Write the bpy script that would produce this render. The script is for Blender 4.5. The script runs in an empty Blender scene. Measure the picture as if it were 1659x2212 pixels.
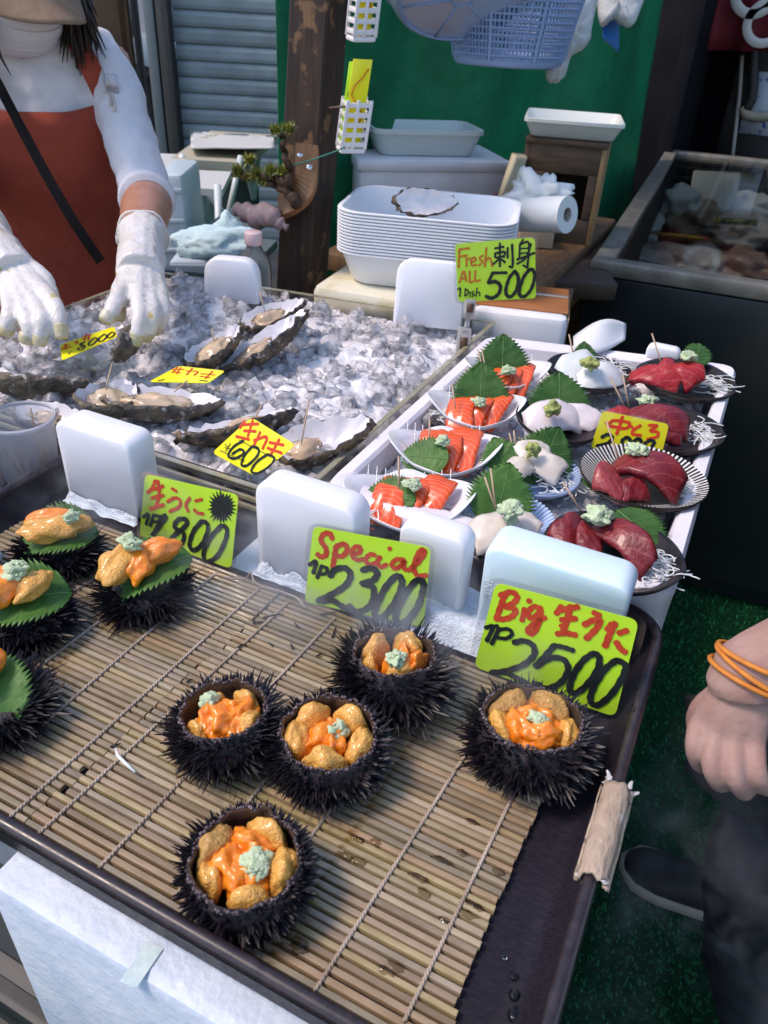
import bpy, bmesh, math, random
import numpy as np
from mathutils import Vector, Matrix, noise
rnd = random.Random(7)
PI = math.pi
SC = bpy.context.scene
COL = SC.collection

# ------------------------------------------------------------------ camera
F = 1660.0                                  # focal length in pixels of a 1659 x 2212 frame
PIT, ROLL, HEAD = math.radians(33.8), math.radians(3.3), math.radians(24.4)
CAM = np.array([0, 0, 1.40])
FW = np.array([-math.sin(HEAD)*math.cos(PIT), math.cos(HEAD)*math.cos(PIT), -math.sin(PIT)])
_r = np.array([math.cos(HEAD), math.sin(HEAD), 0.0]); _u = np.cross(_r, FW)
CR = math.cos(ROLL)*_r + math.sin(ROLL)*_u
CU = -math.sin(ROLL)*_r + math.cos(ROLL)*_u
RH = Vector((math.cos(HEAD), math.sin(HEAD), 0)); FH = Vector((-math.sin(HEAD), math.cos(HEAD), 0)); ZZ = Vector((0, 0, 1))
cd = bpy.data.cameras.new('camera'); cam = bpy.data.objects.new('camera', cd); COL.objects.link(cam)
cd.sensor_fit = 'VERTICAL'; cd.sensor_height = 24.0; cd.lens = 24.0*F/2212; cd.clip_start = 0.02; cd.clip_end = 200
cam.matrix_world = Matrix(((CR[0], CU[0], -FW[0], CAM[0]), (CR[1], CU[1], -FW[1], CAM[1]), (CR[2], CU[2], -FW[2], CAM[2]), (0, 0, 0, 1)))
cd.dof.use_dof = True; cd.dof.focus_distance = 0.78; cd.dof.aperture_fstop = 8.5
SC.camera = cam
# ------------------------------------------------------------------ sky, sun, exposure
SUN_EL, SUN_AZ = math.radians(56), math.radians(238)     # azimuth clockwise from +Y
w = bpy.data.worlds.new('World'); SC.world = w; w.use_nodes = True
nt = w.node_tree; sky = nt.nodes.new('ShaderNodeTexSky'); sky.sky_type = 'NISHITA'; sky.sun_disc = False
sky.sun_elevation = SUN_EL; sky.sun_rotation = SUN_AZ
bg = nt.nodes['Background']; nt.links.new(sky.outputs[0], bg.inputs[0]); bg.inputs[1].default_value = 0.14
sl = bpy.data.lights.new('sun', 'SUN'); sl.energy = 1.5; sl.angle = math.radians(14); sl.color = (1.0, 0.82, 0.70)
so = bpy.data.objects.new('sun', sl); COL.objects.link(so)
sd = Vector((math.sin(SUN_AZ)*math.cos(SUN_EL), math.cos(SUN_AZ)*math.cos(SUN_EL), math.sin(SUN_EL)))
so.location = sd*20; so.rotation_euler = sd.to_track_quat('Z', 'Y').to_euler()
vs = SC.view_settings; vs.view_transform = 'Standard'; vs.look = 'None'; vs.gamma = 1.0; vs.use_curve_mapping = False
vs.exposure = 0.95
SC.render.engine = 'CYCLES'; cy = SC.cycles
cy.use_denoising = True; cy.max_bounces = 10; cy.transparent_max_bounces = 24; cy.transmission_bounces = 8; cy.diffuse_bounces = 4
cy.caustics_reflective = False; cy.caustics_refractive = False; cy.sample_clamp_indirect = 6

# ------------------------------------------------------------------ pixel helpers (D = 1659 x 2212 frame)
def ray(x, y): return (FW*F + CR*(x-829.5) - CU*(y-1106))/F
def P(x, y, z):
    d = ray(x, y); return Vector(CAM + d*((z-CAM[2])/d[2]))
def PY(x, y, yy):
    d = ray(x, y); return Vector(CAM + d*(yy/d[1]))
def PD(x, y, dep): return Vector(CAM + ray(x, y)*dep)
def PL(x, y, p0, n):
    d = Vector(ray(x, y)); c = Vector(CAM); return c + d*((p0-c).dot(n)/d.dot(n))
def ppm(p): return F/(Vector(p)-Vector(CAM)).dot(Vector(FW))
def up_to(b, x, y):
    """height at which the vertical line through b meets the pixel's ray most closely"""
    d = Vector(ray(x, y)).normalized(); w0 = Vector(b)-Vector(CAM); bb = d.z
    return (bb*d.dot(w0) - w0.z)/(1-bb*bb)
KK = 1659/2500
def crop(ox, oy, s): return lambda x, y: ((ox+x*s)*KK, (oy+y*s)*KK)

# ------------------------------------------------------------------ mesh builder
def frame(t):
    t = t.normalized(); a = Vector((0, 0, 1)) if abs(t.z) < 0.9 else Vector((1, 0, 0))
    u = t.cross(a).normalized(); return u, t.cross(u)
class MB:
    def __init__(s): s.v = []; s.f = []; s.uv = {}
    def add(s, vs, fs):
        o = len(s.v); s.v += [tuple(p) for p in vs]; s.f += [tuple(i+o for i in q) for q in fs]; return o
    def loft(s, rings, cap0=True, cap1=True, closed=True):
        o = len(s.v); n = len(rings[0])
        for r in rings: s.v += [tuple(p) for p in r]
        for i in range(len(rings)-1):
            for j in range(n if closed else n-1):
                k = (j+1) % n; a = o+i*n; b = a+n
                s.f.append((a+j, a+k, b+k, b+j))
        if cap0: s.f.append(tuple(o+j for j in reversed(range(n))))
        if cap1: s.f.append(tuple(o+(len(rings)-1)*n+j for j in range(n)))
    def tube(s, pts, r, n=8, cap=True, flat=1.0):
        pts = [Vector(p) for p in pts]; rs = r if isinstance(r, (list, tuple)) else [r]*len(pts)
        rings = []; u = None
        for i, p in enumerate(pts):
            t = (pts[min(i+1, len(pts)-1)]-pts[max(i-1, 0)])
            if t.length < 1e-9: t = Vector((0, 0, 1))
            t.normalize()
            if u is None: u, v = frame(t)
            else:
                u = (u-t*u.dot(t)); u = u.normalized() if u.length > 1e-6 else frame(t)[0]; v = t.cross(u)
            rings.append([p+(u*math.cos(2*PI*j/n)+v*math.sin(2*PI*j/n)*flat)*rs[i] for j in range(n)])
        s.loft(rings, cap, cap)
    def box(s, c, size, ax=None, bev=0.0):
        """box, chamfered when bev > 0; ax = three axis vectors"""
        c = Vector(c); X, Y, Z = ax if ax else (Vector((1, 0, 0)), Vector((0, 1, 0)), Vector((0, 0, 1)))
        hx, hy, hz = size[0]/2, size[1]/2, size[2]/2
        b = min(bev, hx*.95, hy*.95, hz*.95)
        if b <= 0:
            q = [(-hx, -hy), (hx, -hy), (hx, hy), (-hx, hy)]; zs = [(-hz, 0), (hz, 0)]
        else:
            zs = [(-hz, b), (-hz+b*.3, b*.3), (-hz+b, 0), (hz-b, 0), (hz-b*.3, b*.3), (hz, b)]; q = None
        rings = []
        for z, i in zs:
            if q: pts = q
            else:
                pts = []
                ax_, ay_ = hx-i, hy-i; k = max(b-i*.3, b*.35)
                for sx, sy, a0 in ((1, 1, 0), (-1, 1, 1), (-1, -1, 2), (1, -1, 3)):
                    for t in (0, .5, 1):
                        a = (a0+t)*PI/2
                        pts.append((sx*(ax_-k)+k*math.cos(a), sy*(ay_-k)+k*math.sin(a)))
            rings.append([c+X*x+Y*y+Z*z for x, y in pts])
        s.loft(rings)
    def grid(s, fn, nu, nv, th=0.0, wrap=False):
        """sheet fn(u,v) with uv; th>0 gives it thickness"""
        o = len(s.v); pts = [[Vector(fn(i/nu, j/nv)) for j in range(nv+1)] for i in range(nu+1)]
        def put(layer, flip):
            o = len(s.v)
            for i in range(nu+1):
                for j in range(nv+1):
                    s.v.append(tuple(layer[i][j])); s.uv[len(s.v)-1] = (i/nu, j/nv)
            for i in range(nu):
                for j in range(nv):
                    a = o+i*(nv+1)+j; q = (a, a+nv+1, a+nv+2, a+1)
                    s.f.append(q[::-1] if flip else q)
            return o
        a = put(pts, False)
        if th:
            nr = [[None]*(nv+1) for _ in range(nu+1)]
            for i in range(nu+1):
                for j in range(nv+1):
                    du = pts[min(i+1, nu)][j]-pts[max(i-1, 0)][j]; dv = pts[i][min(j+1, nv)]-pts[i][max(j-1, 0)]
                    n = du.cross(dv); nr[i][j] = n.normalized() if n.length > 1e-12 else Vector((0, 0, 1))
            b = put([[pts[i][j]-nr[i][j]*th for j in range(nv+1)] for i in range(nu+1)], True)
            W = nv+1
            for i in range(nu):
                s.f.append((a+i*W, b+i*W, b+(i+1)*W, a+(i+1)*W)); s.f.append((a+i*W+nv, a+(i+1)*W+nv, b+(i+1)*W+nv, b+i*W+nv))
            for j in range(nv):
                s.f.append((a+j, a+j+1, b+j+1, b+j)); s.f.append((a+nu*W+j, b+nu*W+j, b+nu*W+j+1, a+nu*W+j+1))
    def blob(s, c, rad, amp=0.1, fr=2.0, sub=3, seed=0, ax=None, fine=0.0, ffr=12.0):
        vs, fs = ico(sub); c = Vector(c); A = ax if ax else (Vector((1, 0, 0)), Vector((0, 1, 0)), Vector((0, 0, 1)))
        out = []
        for p in vs:
            k = 1+amp*noise.noise(p*fr+Vector((seed*7.3, seed*3.1, seed)))*2
            if fine: k += fine*noise.noise(p*ffr+Vector((seed, 5, 1)))*2
            out.append(c+A[0]*(p.x*rad[0]*k)+A[1]*(p.y*rad[1]*k)+A[2]*(p.z*rad[2]*k))
        s.add(out, fs)
    def lathe(s, c, prof, n=32, sx=1.0, sy=1.0, fn=None, cap0=False, cap1=False):
        """prof = [(r,z)]; fn(angle, r, z) may bend it"""
        c = Vector(c); rings = []
        for r, z in prof:
            ring = []
            for j in range(n):
                a = 2*PI*j/n; rr, zz = (fn(a, r, z) if fn else (r, z))
                ring.append(c+Vector((rr*math.cos(a)*sx, rr*math.sin(a)*sy, zz)))
            rings.append(ring)
        s.loft(rings, cap0, cap1)
    def mesh(s, name, smooth=True, angle=None):
        me = bpy.data.meshes.new(name); me.from_pydata(s.v, [], s.f); me.update()
        if s.uv:
            ul = me.uv_layers.new(name='uv'); li = np.empty(len(me.loops), int); me.loops.foreach_get('vertex_index', li)
            tab = np.zeros((len(s.v), 2)); 
            for i, q in s.uv.items(): tab[i] = q
            ul.data.foreach_set('uv', tab[li].astype('f').ravel())
        me.polygons.foreach_set('use_smooth', [bool(smooth)]*len(me.polygons))
        if smooth and angle: me.set_sharp_from_angle(angle=math.radians(angle))
        return me
_ico = {}
def ico(sub):
    if sub not in _ico:
        bm = bmesh.new(); bmesh.ops.create_icosphere(bm, subdivisions=sub, radius=1.0)
        bm.verts.ensure_lookup_table(); _ico[sub] = ([v.co.copy() for v in bm.verts], [tuple(v.index for v in f.verts) for f in bm.faces]); bm.free()
    return _ico[sub]
def cat_rom(pts, n=6):
    pts = [np.array(p, float) for p in pts]
    if len(pts) < 3: return pts
    q = [2*pts[0]-pts[1]]+pts+[2*pts[-1]-pts[-2]]; out = []
    for i in range(1, len(q)-2):
        for k in range(n):
            t = k/n; a, b, c, d = q[i-1:i+3]
            out.append(.5*((2*b)+(c-a)*t+(2*a-5*b+4*c-d)*t*t+(3*b-a-3*c+d)*t**3))
    out.append(pts[-1]); return out

# ------------------------------------------------------------------ objects
def tag(o, label=None, cat=None, group=None, kind=None):
    if label: o['label'] = label
    if cat: o['category'] = cat
    if group: o['group'] = group
    if kind: o['kind'] = kind
    return o
def thing(name, label, cat, loc=(0, 0, 0), group=None):
    o = bpy.data.objects.new(name, None); COL.objects.link(o); o.location = loc; o.empty_display_size = .02
    return tag(o, label, cat, group)
def obj(name, mb, mat, parent=None, smooth=True, angle=None, kind=None):
    me = mb.mesh(name, smooth, angle) if isinstance(mb, MB) else mb
    if not me.materials: me.materials.append(mat)
    o = bpy.data.objects.new(name, me); COL.objects.link(o)
    if parent is not None: attach(o, parent)
    if kind: o['kind'] = kind
    return o
def wloc(o): return o.location if o.parent is None else wloc(o.parent)
def attach(o, parent):
    o.parent = parent
    if parent.parent is None: o.matrix_parent_inverse = Matrix.Translation(-parent.location)
def solo(name, mb, mat, label, cat, group=None, smooth=True, angle=None):
    return tag(obj(name, mb, mat, None, smooth, angle), label, cat, group)
def struct(name, mb, mat, smooth=False): return tag(obj(name, mb, mat, None, smooth), kind='structure')

# ------------------------------------------------------------------ materials
MATS = {}
def M(name, col, rough=.5, metal=0, col2=None, vs=40, vd=4, vlo=.35, vhi=.65, stretch=None, bump=0, bs=200, bdist=.001, sss=0, sssr=(.01, .004, .002), tr=0, ior=1.45,
      coat=0, rand=0, spots=None, alpha=1, spec=.5, rvar=0, bstretch=None, uv=False, sheen=0):
    if name in MATS: return MATS[name]
    m = bpy.data.materials.new(name); m.use_nodes = True; N = m.node_tree.nodes; L = m.node_tree.links; b = N['Principled BSDF']
    b.inputs['Base Color'].default_value = (*col, 1); b.inputs['Roughness'].default_value = rough; b.inputs['Metallic'].default_value = metal
    b.inputs['IOR'].default_value = ior; b.inputs['Transmission Weight'].default_value = tr; b.inputs['Coat Weight'].default_value = coat; b.inputs['Coat Roughness'].default_value = .08
    b.inputs['Specular IOR Level'].default_value = spec; b.inputs['Alpha'].default_value = alpha; b.inputs['Sheen Weight'].default_value = sheen
    if sss: b.inputs['Subsurface Weight'].default_value = sss; b.inputs['Subsurface Radius'].default_value = sssr; b.inputs['Subsurface Scale'].default_value = 1.0
    tc = N.new('ShaderNodeTexCoord')
    def vec(st):
        if st is None: return tc.outputs['UV' if uv else 'Object']
        mp = N.new('ShaderNodeMapping'); mp.inputs['Scale'].default_value = st; L.new(tc.outputs['UV' if uv else 'Object'], mp.inputs[0]); return mp.outputs[0]
    out = None
    if col2 or rvar:
        n = N.new('ShaderNodeTexNoise'); n.inputs['Scale'].default_value = vs; n.inputs['Detail'].default_value = vd; n.inputs['Roughness'].default_value = .6
        L.new(vec(stretch), n.inputs['Vector'])
        if rand:
            oi = N.new('ShaderNodeObjectInfo'); va = N.new('ShaderNodeVectorMath'); va.operation = 'MULTIPLY_ADD'; cb = N.new('ShaderNodeCombineXYZ')
            for k in range(3): L.new(oi.outputs['Random'], cb.inputs[k])
            va.inputs[1].default_value = (9, 5, 7); L.new(cb.outputs[0], va.inputs[0]); L.new(vec(stretch), va.inputs[2]); L.new(va.outputs[0], n.inputs['Vector'])
        r = N.new('ShaderNodeMapRange'); r.inputs[1].default_value = vlo; r.inputs[2].default_value = vhi; L.new(n.outputs[0], r.inputs[0])
        if col2:
            mx = N.new('ShaderNodeMix'); mx.data_type = 'RGBA'; mx.inputs[6].default_value = (*col, 1); mx.inputs[7].default_value = (*col2, 1)
            L.new(r.outputs[0], mx.inputs[0]); out = mx.outputs[2]
        if rvar:
            rr = N.new('ShaderNodeMapRange'); rr.inputs[3].default_value = max(rough-rvar, .02); rr.inputs[4].default_value = rough+rvar; L.new(r.outputs[0], rr.inputs[0]); L.new(rr.outputs[0], b.inputs['Roughness'])
    if spots:   # (colour, scale, threshold)
        for ci, (sc_, ssc, thr) in enumerate(spots):
            n2 = N.new('ShaderNodeTexNoise'); n2.inputs['Scale'].default_value = ssc; n2.inputs['Detail'].default_value = 3; L.new(tc.outputs['Object'], n2.inputs['Vector'])
            r2 = N.new('ShaderNodeMapRange'); r2.inputs[1].default_value = thr; r2.inputs[2].default_value = thr+.05; L.new(n2.outputs[0], r2.inputs[0])
            m2 = N.new('ShaderNodeMix'); m2.data_type = 'RGBA'; m2.inputs[7].default_value = (*sc_, 1); L.new(r2.outputs[0], m2.inputs[0])
            if out: L.new(out, m2.inputs[6])
            else: m2.inputs[6].default_value = (*col, 1)
            out = m2.outputs[2]
    if rand:
        oi = N.new('ShaderNodeObjectInfo'); hs = N.new('ShaderNodeHueSaturation')
        def ma(mul, add, src):
            q = N.new('ShaderNodeMath'); q.operation = 'MULTIPLY_ADD'; q.inputs[1].default_value = mul; q.inputs[2].default_value = add; L.new(src, q.inputs[0]); return q.outputs[0]
        fr = N.new('ShaderNodeMath'); fr.operation = 'FRACT'; L.new(ma(17.3, .1, oi.outputs['Random']), fr.inputs[0])
        f3 = N.new('ShaderNodeMath'); f3.operation = 'FRACT'; L.new(ma(41.7, .3, oi.outputs['Random']), f3.inputs[0])
        L.new(ma(2*rand, 1-rand, oi.outputs['Random']), hs.inputs['Value']); L.new(ma(rand*1.2, 1-rand*.6, fr.outputs[0]), hs.inputs['Saturation']); L.new(ma(rand*.1, .5-rand*.05, f3.outputs[0]), hs.inputs['Hue'])
        if out: L.new(out, hs.inputs['Color'])
        else: hs.inputs['Color'].default_value = (*col, 1)
        out = hs.outputs[0]
    if out: L.new(out, b.inputs['Base Color'])
    if bump:
        n3 = N.new('ShaderNodeTexNoise'); n3.inputs['Scale'].default_value = bs; n3.inputs['Detail'].default_value = 4; L.new(vec(bstretch or stretch), n3.inputs['Vector'])
        bp = N.new('ShaderNodeBump'); bp.inputs['Strength'].default_value = bump; bp.inputs['Distance'].default_value = bdist; L.new(n3.outputs[0], bp.inputs['Height']); L.new(bp.outputs[0], b.inputs['Normal'])
    MATS[name] = m; return m
def clear_mat(name, tint=(1, 1, 1), gloss=.08, rough=.05):
    """thin clear plastic: transparent sheet with a fresnel reflection"""
    m = bpy.data.materials.new(name); m.use_nodes = True; N = m.node_tree.nodes; L = m.node_tree.links; N.remove(N['Principled BSDF'])
    t = N.new('ShaderNodeBsdfTransparent'); t.inputs[0].default_value = (*tint, 1); g = N.new('ShaderNodeBsdfGlossy'); g.inputs['Roughness'].default_value = rough
    lw = N.new('ShaderNodeLayerWeight'); lw.inputs[0].default_value = gloss*3; mx = N.new('ShaderNodeMixShader'); mr = N.new('ShaderNodeMath'); mr.operation = 'MULTIPLY_ADD'; mr.inputs[1].default_value = .5; mr.inputs[2].default_value = gloss*.4
    L.new(lw.outputs['Fresnel'], mr.inputs[0]); L.new(mr.outputs[0], mx.inputs[0]); L.new(t.outputs[0], mx.inputs[1]); L.new(g.outputs[0], mx.inputs[2]); L.new(mx.outputs[0], N['Material Output'].inputs[0]); return m
# ------------------------------------------------------------------ ground
TURF = M('turf', (.004, .030, .011), .95, spec=.1, col2=(.008, .05, .019), vs=60, bump=.6, bs=500, bdist=.004)
mb = MB(); mb.add([(-40, -30, 0), (40, -30, 0), (40, 60, 0), (-40, 60, 0)], [(0, 1, 2, 3)])
struct('ground', mb, M('asphalt', (.035, .035, .037), .85, col2=(.06, .058, .055), vs=3, bump=.4, bs=300, bdist=.003))
mb = MB(); mb.add([(-1.6, -1.2, .006), (1.6, -1.2, .006), (1.6, 3.1, .006), (-1.6, 3.1, .006)], [(0, 1, 2, 3)])
struct('turf_carpet', mb, TURF)
mb = MB(); rt = random.Random(3)
seamA, seamB = P(1370, 1640, .01), P(1600, 1745, .01)
sdv = (seamB-seamA).normalized(); snv = Vector((-sdv.y, sdv.x, 0))
for i in range(26000):
    x = rt.uniform(-.05, .75); y = rt.uniform(.45, 2.6)
    if rt.random() > 1.25-.35*y: continue
    if abs((Vector((x, y, .01))-seamA).dot(snv)) < .012+.006*math.sin(x*50): continue
    a = rt.uniform(0, 2*PI); h = rt.uniform(.008, .016); wd = .0022; ln = rt.uniform(.002, .009)
    dx, dy = math.cos(a), math.sin(a)
    p = [(x-dy*wd, y+dx*wd, .004), (x+dy*wd, y-dx*wd, .004), (x+dx*ln*.5+dy*wd*.8, y+dy*ln*.5-dx*wd*.8, h*.75), (x+dx*ln*.5-dy*wd*.8, y+dy*ln*.5+dx*wd*.8, h*.75), (x+dx*ln*1.4, y+dy*ln*1.4, h)]
    mb.add(p, [(0, 1, 2, 3), (3, 2, 4)])
o = obj('turf_pile', mb, M('turf_blade', (.009, .085, .028), .8, col2=(.022, .18, .064), vs=90, spec=.15), kind='stuff'); tag(o, 'dark green artificial turf pile on the walkway', 'turf')

# ------------------------------------------------------------------ foam boxes and support below the tray
FOAM_SHADED = M('foam', (.62, .68, .76), .5, col2=(.50, .57, .68), vs=24, vd=8, bump=.6, bs=130, bdist=.002, sss=.15)  # white foam; the blue of its shaded face is painted into the colour
FOAMW = M('foam_white', (.80, .80, .82), .55, col2=(.70, .70, .73), vs=10, bump=.25, bs=420, bdist=.001, sss=.15)
TZ, RZ = .90, .93
X0, X1, Y0, Y1 = -.669, .014, .179, .611
t = thing('foam_box', 'white foam box with painted blue shade under the front of the dark tray, tape on its rim', 'foam box', (-.17, .39, 0))
b = MB(); b.box((-.178, .3765, .735), (.376, .435, .27), bev=.008); fb = obj('box_wall', b, FOAM_SHADED, t, angle=40)
b = MB(); q = [P(265, 2110, .8712), P(312, 2078, .8712), P(290, 2150, .8712), P(318, 2142, .8712)]
b.add([P(318, 2033, .8712), P(352, 2050, .8712), P(295, 2134, .8712), P(258, 2120, .8712)], [(0, 1, 2, 3)])
obj('tape_strip', b, M('tape', (.62, .74, .74), .25, col2=(.5, .62, .64), vs=120), t)
tag(obj('foam_box', (lambda m: (m.box((-.55, .46, .735), (.36, .40, .27), bev=.012), m)[1])(MB()), M('foam_shade_grey', (.36, .39, .42), .6, col2=(.28, .31, .35), vs=20, bump=.3, bs=200), angle=40),  # shadow on this set-back box is painted into its grey
    'foam box with painted grey shade, set back under the left end of the tray', 'foam box')
# dark crate carrying both boxes
t = thing('plastic_crate', 'dark plastic crate on the ground beneath the foam boxes', 'crate', (-.36, .45, 0))
PLD = M('dark_plastic', (.018, .019, .021), .5, bump=.2, bs=80)
b = MB(); b.box((-.36, .43, .30), (.74, .50, .585), bev=.02); obj('crate_body', b, PLD, t, angle=40)
for z in (.14, .30, .46, .57):
    b = MB(); b.box((-.36, .43, z), (.765, .525, .03), bev=.006); obj('rib', b, PLD, t, angle=40)
b = MB(); b.box((-.36, .43, .596), (.70, .46, .008)); obj('crate_top', b, PLD, t)

# ------------------------------------------------------------------ tray
TRAY = M('tray_metal', (.010, .008, .013), .5, col2=(.022, .018, .026), vs=160, vd=6, rvar=.1, spec=.22, bump=.18, bs=260, bdist=.0006, stretch=(1, 8, 1))
def rrect(x0, x1, y0, y1, r, z, n=6):
    out = []
    for cx, cy, a0 in ((x1-r, y1-r, 0), (x0+r, y1-r, 1), (x0+r, y0+r, 2), (x1-r, y0+r, 3)):
        for k in range(n+1):
            a = (a0+k/n)*PI/2; out.append(Vector((cx+r*math.cos(a), cy+r*math.sin(a), z)))
    return out
def inset(d, r, z): return rrect(X0+d, X1-d, Y0+d, Y1-d, r, z)
t = thing('serving_tray', 'large dark metal serving tray holding the bamboo mats and sea urchins', 'tray', ((X0+X1)/2, (Y0+Y1)/2, TZ-.012))
b = MB(); b.loft([inset(.026, .012, TZ-.004), inset(.018, .018, TZ-.003), inset(.012, .024, TZ+.003), inset(.004, .032, RZ-.006), inset(.002, .034, RZ-.001), inset(-.003, .038, RZ-.002), inset(-.005, .04, RZ-.010), inset(-.001, .036, RZ-.018), inset(.003, .034, TZ-.016), inset(.03, .01, TZ-.018)])
obj('pan', b, TRAY, t, angle=50)
b = MB(); ring = inset(-.002, .038, RZ-.002); b.tube(ring+[ring[0]], .0052, 8, False); obj('rolled_rim', b, M('rim_metal', (.02, .014, .017), .32, col2=(.035, .024, .028), vs=90, spec=.6, rvar=.08), t)
# cardboard guard taped round the rim
t = thing('cardboard_guard', 'brown cardboard strip taped around the right rim of the dark tray', 'cardboard', (.014, .40, RZ))
CARDB = M('cardboard', (.46, .35, .26), .75, col2=(.34, .25, .18), vs=45, vd=8, bump=.7, bs=90, bdist=.003, stretch=(3, 1, 3), spots=[((.10, .08, .07), 70, .66), ((.52, .44, .38), 60, .68)])
ya, yb = P(1330, 1690, .935).y, P(1265, 1885, .935).y
def guard(u, v):
    y = yb+(ya-yb)*u; a = -2.2+v*4.0; r = .0074+.0006*noise.noise(Vector((u*4, v*5, 1)))+(.0022 if (v < .12 or v > .9) else 0)
    y += .004*noise.noise(Vector((v*7, 0, 4)))*(2*u-1)+.0015*noise.noise(Vector((v*23, u*3, 4)))
    return (X1+.003-.0+r*math.sin(a)*1.0, y, RZ-.002+r*math.cos(a)*.9)
b = MB(); b.grid(guard, 18, 26, .0026); obj('sleeve', b, CARDB, t)
TAPE = M('clear_tape', (.75, .73, .70), .25, tr=.3, col2=(.6, .56, .52), vs=150)
def fray(y0, sgn, n, seed, L=.016):
    r = random.Random(seed); b = MB()
    for i in range(n):
        a = r.uniform(-1.5, 1.6); p = Vector((X1+.003+.0095*math.sin(a), y0, RZ-.002+.0095*math.cos(a))); pts = [p]
        d = Vector((r.uniform(-.4, .6), sgn*r.uniform(.4, 1), r.uniform(-.2, .7)))
        for k in range(4): d += Vector((r.uniform(-.7, .7), r.uniform(-.5, .5), r.uniform(-.6, .5))); p = p+d.normalized()*L*r.uniform(.12, .4); pts.append(p)
        b.tube(pts, [.0016, .0022, .0018, .0014, .0008], 6, flat=.3)
    return b
obj('tape_end', fray(ya, 1, 7, 1, .007), TAPE, t); obj('tape_end', fray(yb, -1, 4, 2, .002), TAPE, t)

# ------------------------------------------------------------------ bamboo mats: every slat its own piece
BAM = M('bamboo', (.37, .285, .18), .36, col2=(.20, .15, .08), vs=26, vd=5, vlo=.3, vhi=.75, stretch=(1, 3, 3), rand=.26, bump=.25, bs=60, bdist=.0006, bstretch=(1, 14, 14), coat=.6,
        spots=[((.15, .085, .025), 34, .68), ((.05, .03, .015), 330, .74)])
def slat_mesh(L, wd, th, seed):
    r = random.Random(seed); b = MB(); n = 6; rings = []
    prof = [(-.5, 0), (-.5, .72), (-.40, 1.0), (.0, 1.04+.05*r.random()), (.40, 1.0), (.5, .72), (.5, 0)]
    for i in range(n+1):
        u = i/n; k = 1+.05*noise.noise(Vector((u*5, seed, 0))); dy = .0005*noise.noise(Vector((u*3, seed*2.1, 4)))
        rings.append([Vector((u*L-L/2, q*wd*k+dy, h*th)) for q, h in prof])
    b.loft(rings); return b.mesh('slat', True, 30)
MZ = TZ-.0028
def mat_edge(pa, pb):
    a, b_ = P(*pa, MZ+.005), P(*pb, MZ+.005); return lambda y: a.x+(b_.x-a.x)*(y-a.y)/(b_.y-a.y)
joint = mat_edge((464, 1410), (60, 1773)); redge = mat_edge((1180, 1700), (975, 2212))
pitch = .0064; NS = 48; yS = Y0+.0165
slat_var = {}
def lay_mat(name, label, xl, xr, skew, seed, strings):
    r = random.Random(seed); t = thing(name, label, 'bamboo mat', ((xl(.35)+xr(.35))/2, .35, MZ), 'bamboo mats on the dark tray')
    for i in range(NS):
        y = yS+i*pitch; xa = xl(y)+.0012*r.uniform(-1, 1); xb = xr(y)-.0006+.0012*r.uniform(-1, 1)
        L = round(xb-xa, 2); wd = pitch*r.choice([.71, .76, .80]); key = (L, wd, r.randrange(3))
        if key not in slat_var:
            slat_var[key] = slat_mesh(L, wd, .0046, len(slat_var)+seed*10)
        o = obj('slat', slat_var[key], BAM, t); o.location = ((xa+xb)/2, y+r.uniform(-.0003, .0003), MZ+r.uniform(-.0003, .0003)); o.rotation_euler = (r.uniform(-.04, .04), 0, skew+r.uniform(-.0015, .0015))
    for pa, pb in strings:
        A, B = P(*pa, MZ+.0055), P(*pb, MZ+.0055); n = int((B-A).length/(pitch/4)); b = MB(); d = (B-A).normalized(); s = Vector((-d.y, d.x, 0))
        for ph in (0, PI):
            pts = []
            for k in range(n+1):
                p = A.lerp(B, k/n); yy = (p.y-yS)/pitch*PI
                pts.append(p+s*(.0008*math.sin(yy*2+ph))+Vector((0, 0, .0007*math.cos(yy*2+ph)-.0001)))
            b.tube(pts, .0009, 6)
        obj('string', b, STRING, t)
STRING = M('string', (.50, .41, .33), .8, col2=(.30, .23, .17), vs=30, bump=.4, bs=1500, bdist=.0004)
lay_mat('bamboo_mat', 'bamboo mat at the left of the tray, under the leaf-topped urchins', lambda y: X0+.024, joint, 0.004, 1,
        [((4, 1500), (350, 1240)), ((64, 1590), (468, 1236)), ((19, 1767), (562, 1269)), ((0, 1365), (215, 1245))])
lay_mat('bamboo_mat', 'bamboo mat at the right of the tray, under the four open black urchins', joint, redge, -0.002, 2,
        [((82, 1802), (622, 1301)), ((211, 1877), (724, 1334)), ((374, 1940), (815, 1376)), ((523, 2020), (955, 1400)), ((679, 2141), (1120, 1450)), ((872, 2208), (1222, 1482))])
# loose string ends hanging behind the mat and a shred lying on it
b = MB(); b.tube([P(x, y, TZ+.006) for x, y in ((465, 1240), (500, 1250), (530, 1252), (542, 1235), (548, 1255), (565, 1268), (600, 1275), (640, 1290), (660, 1312))], .0011, 6)
solo('string', b, STRING, 'loose white string tail along the far edge of the bamboo mat', 'string')
b = MB(); b.tube([P(x, y, TZ+.008) for x, y in ((250, 1617), (254, 1632), (270, 1648), (292, 1668))], [.0008, .0014, .0014, .001], 6)
solo('daikon_shred', b, M('daikon', (.82, .80, .76), .3, sss=.3), 'single white daikon shred lying on the bamboo slats', 'daikon')

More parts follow.
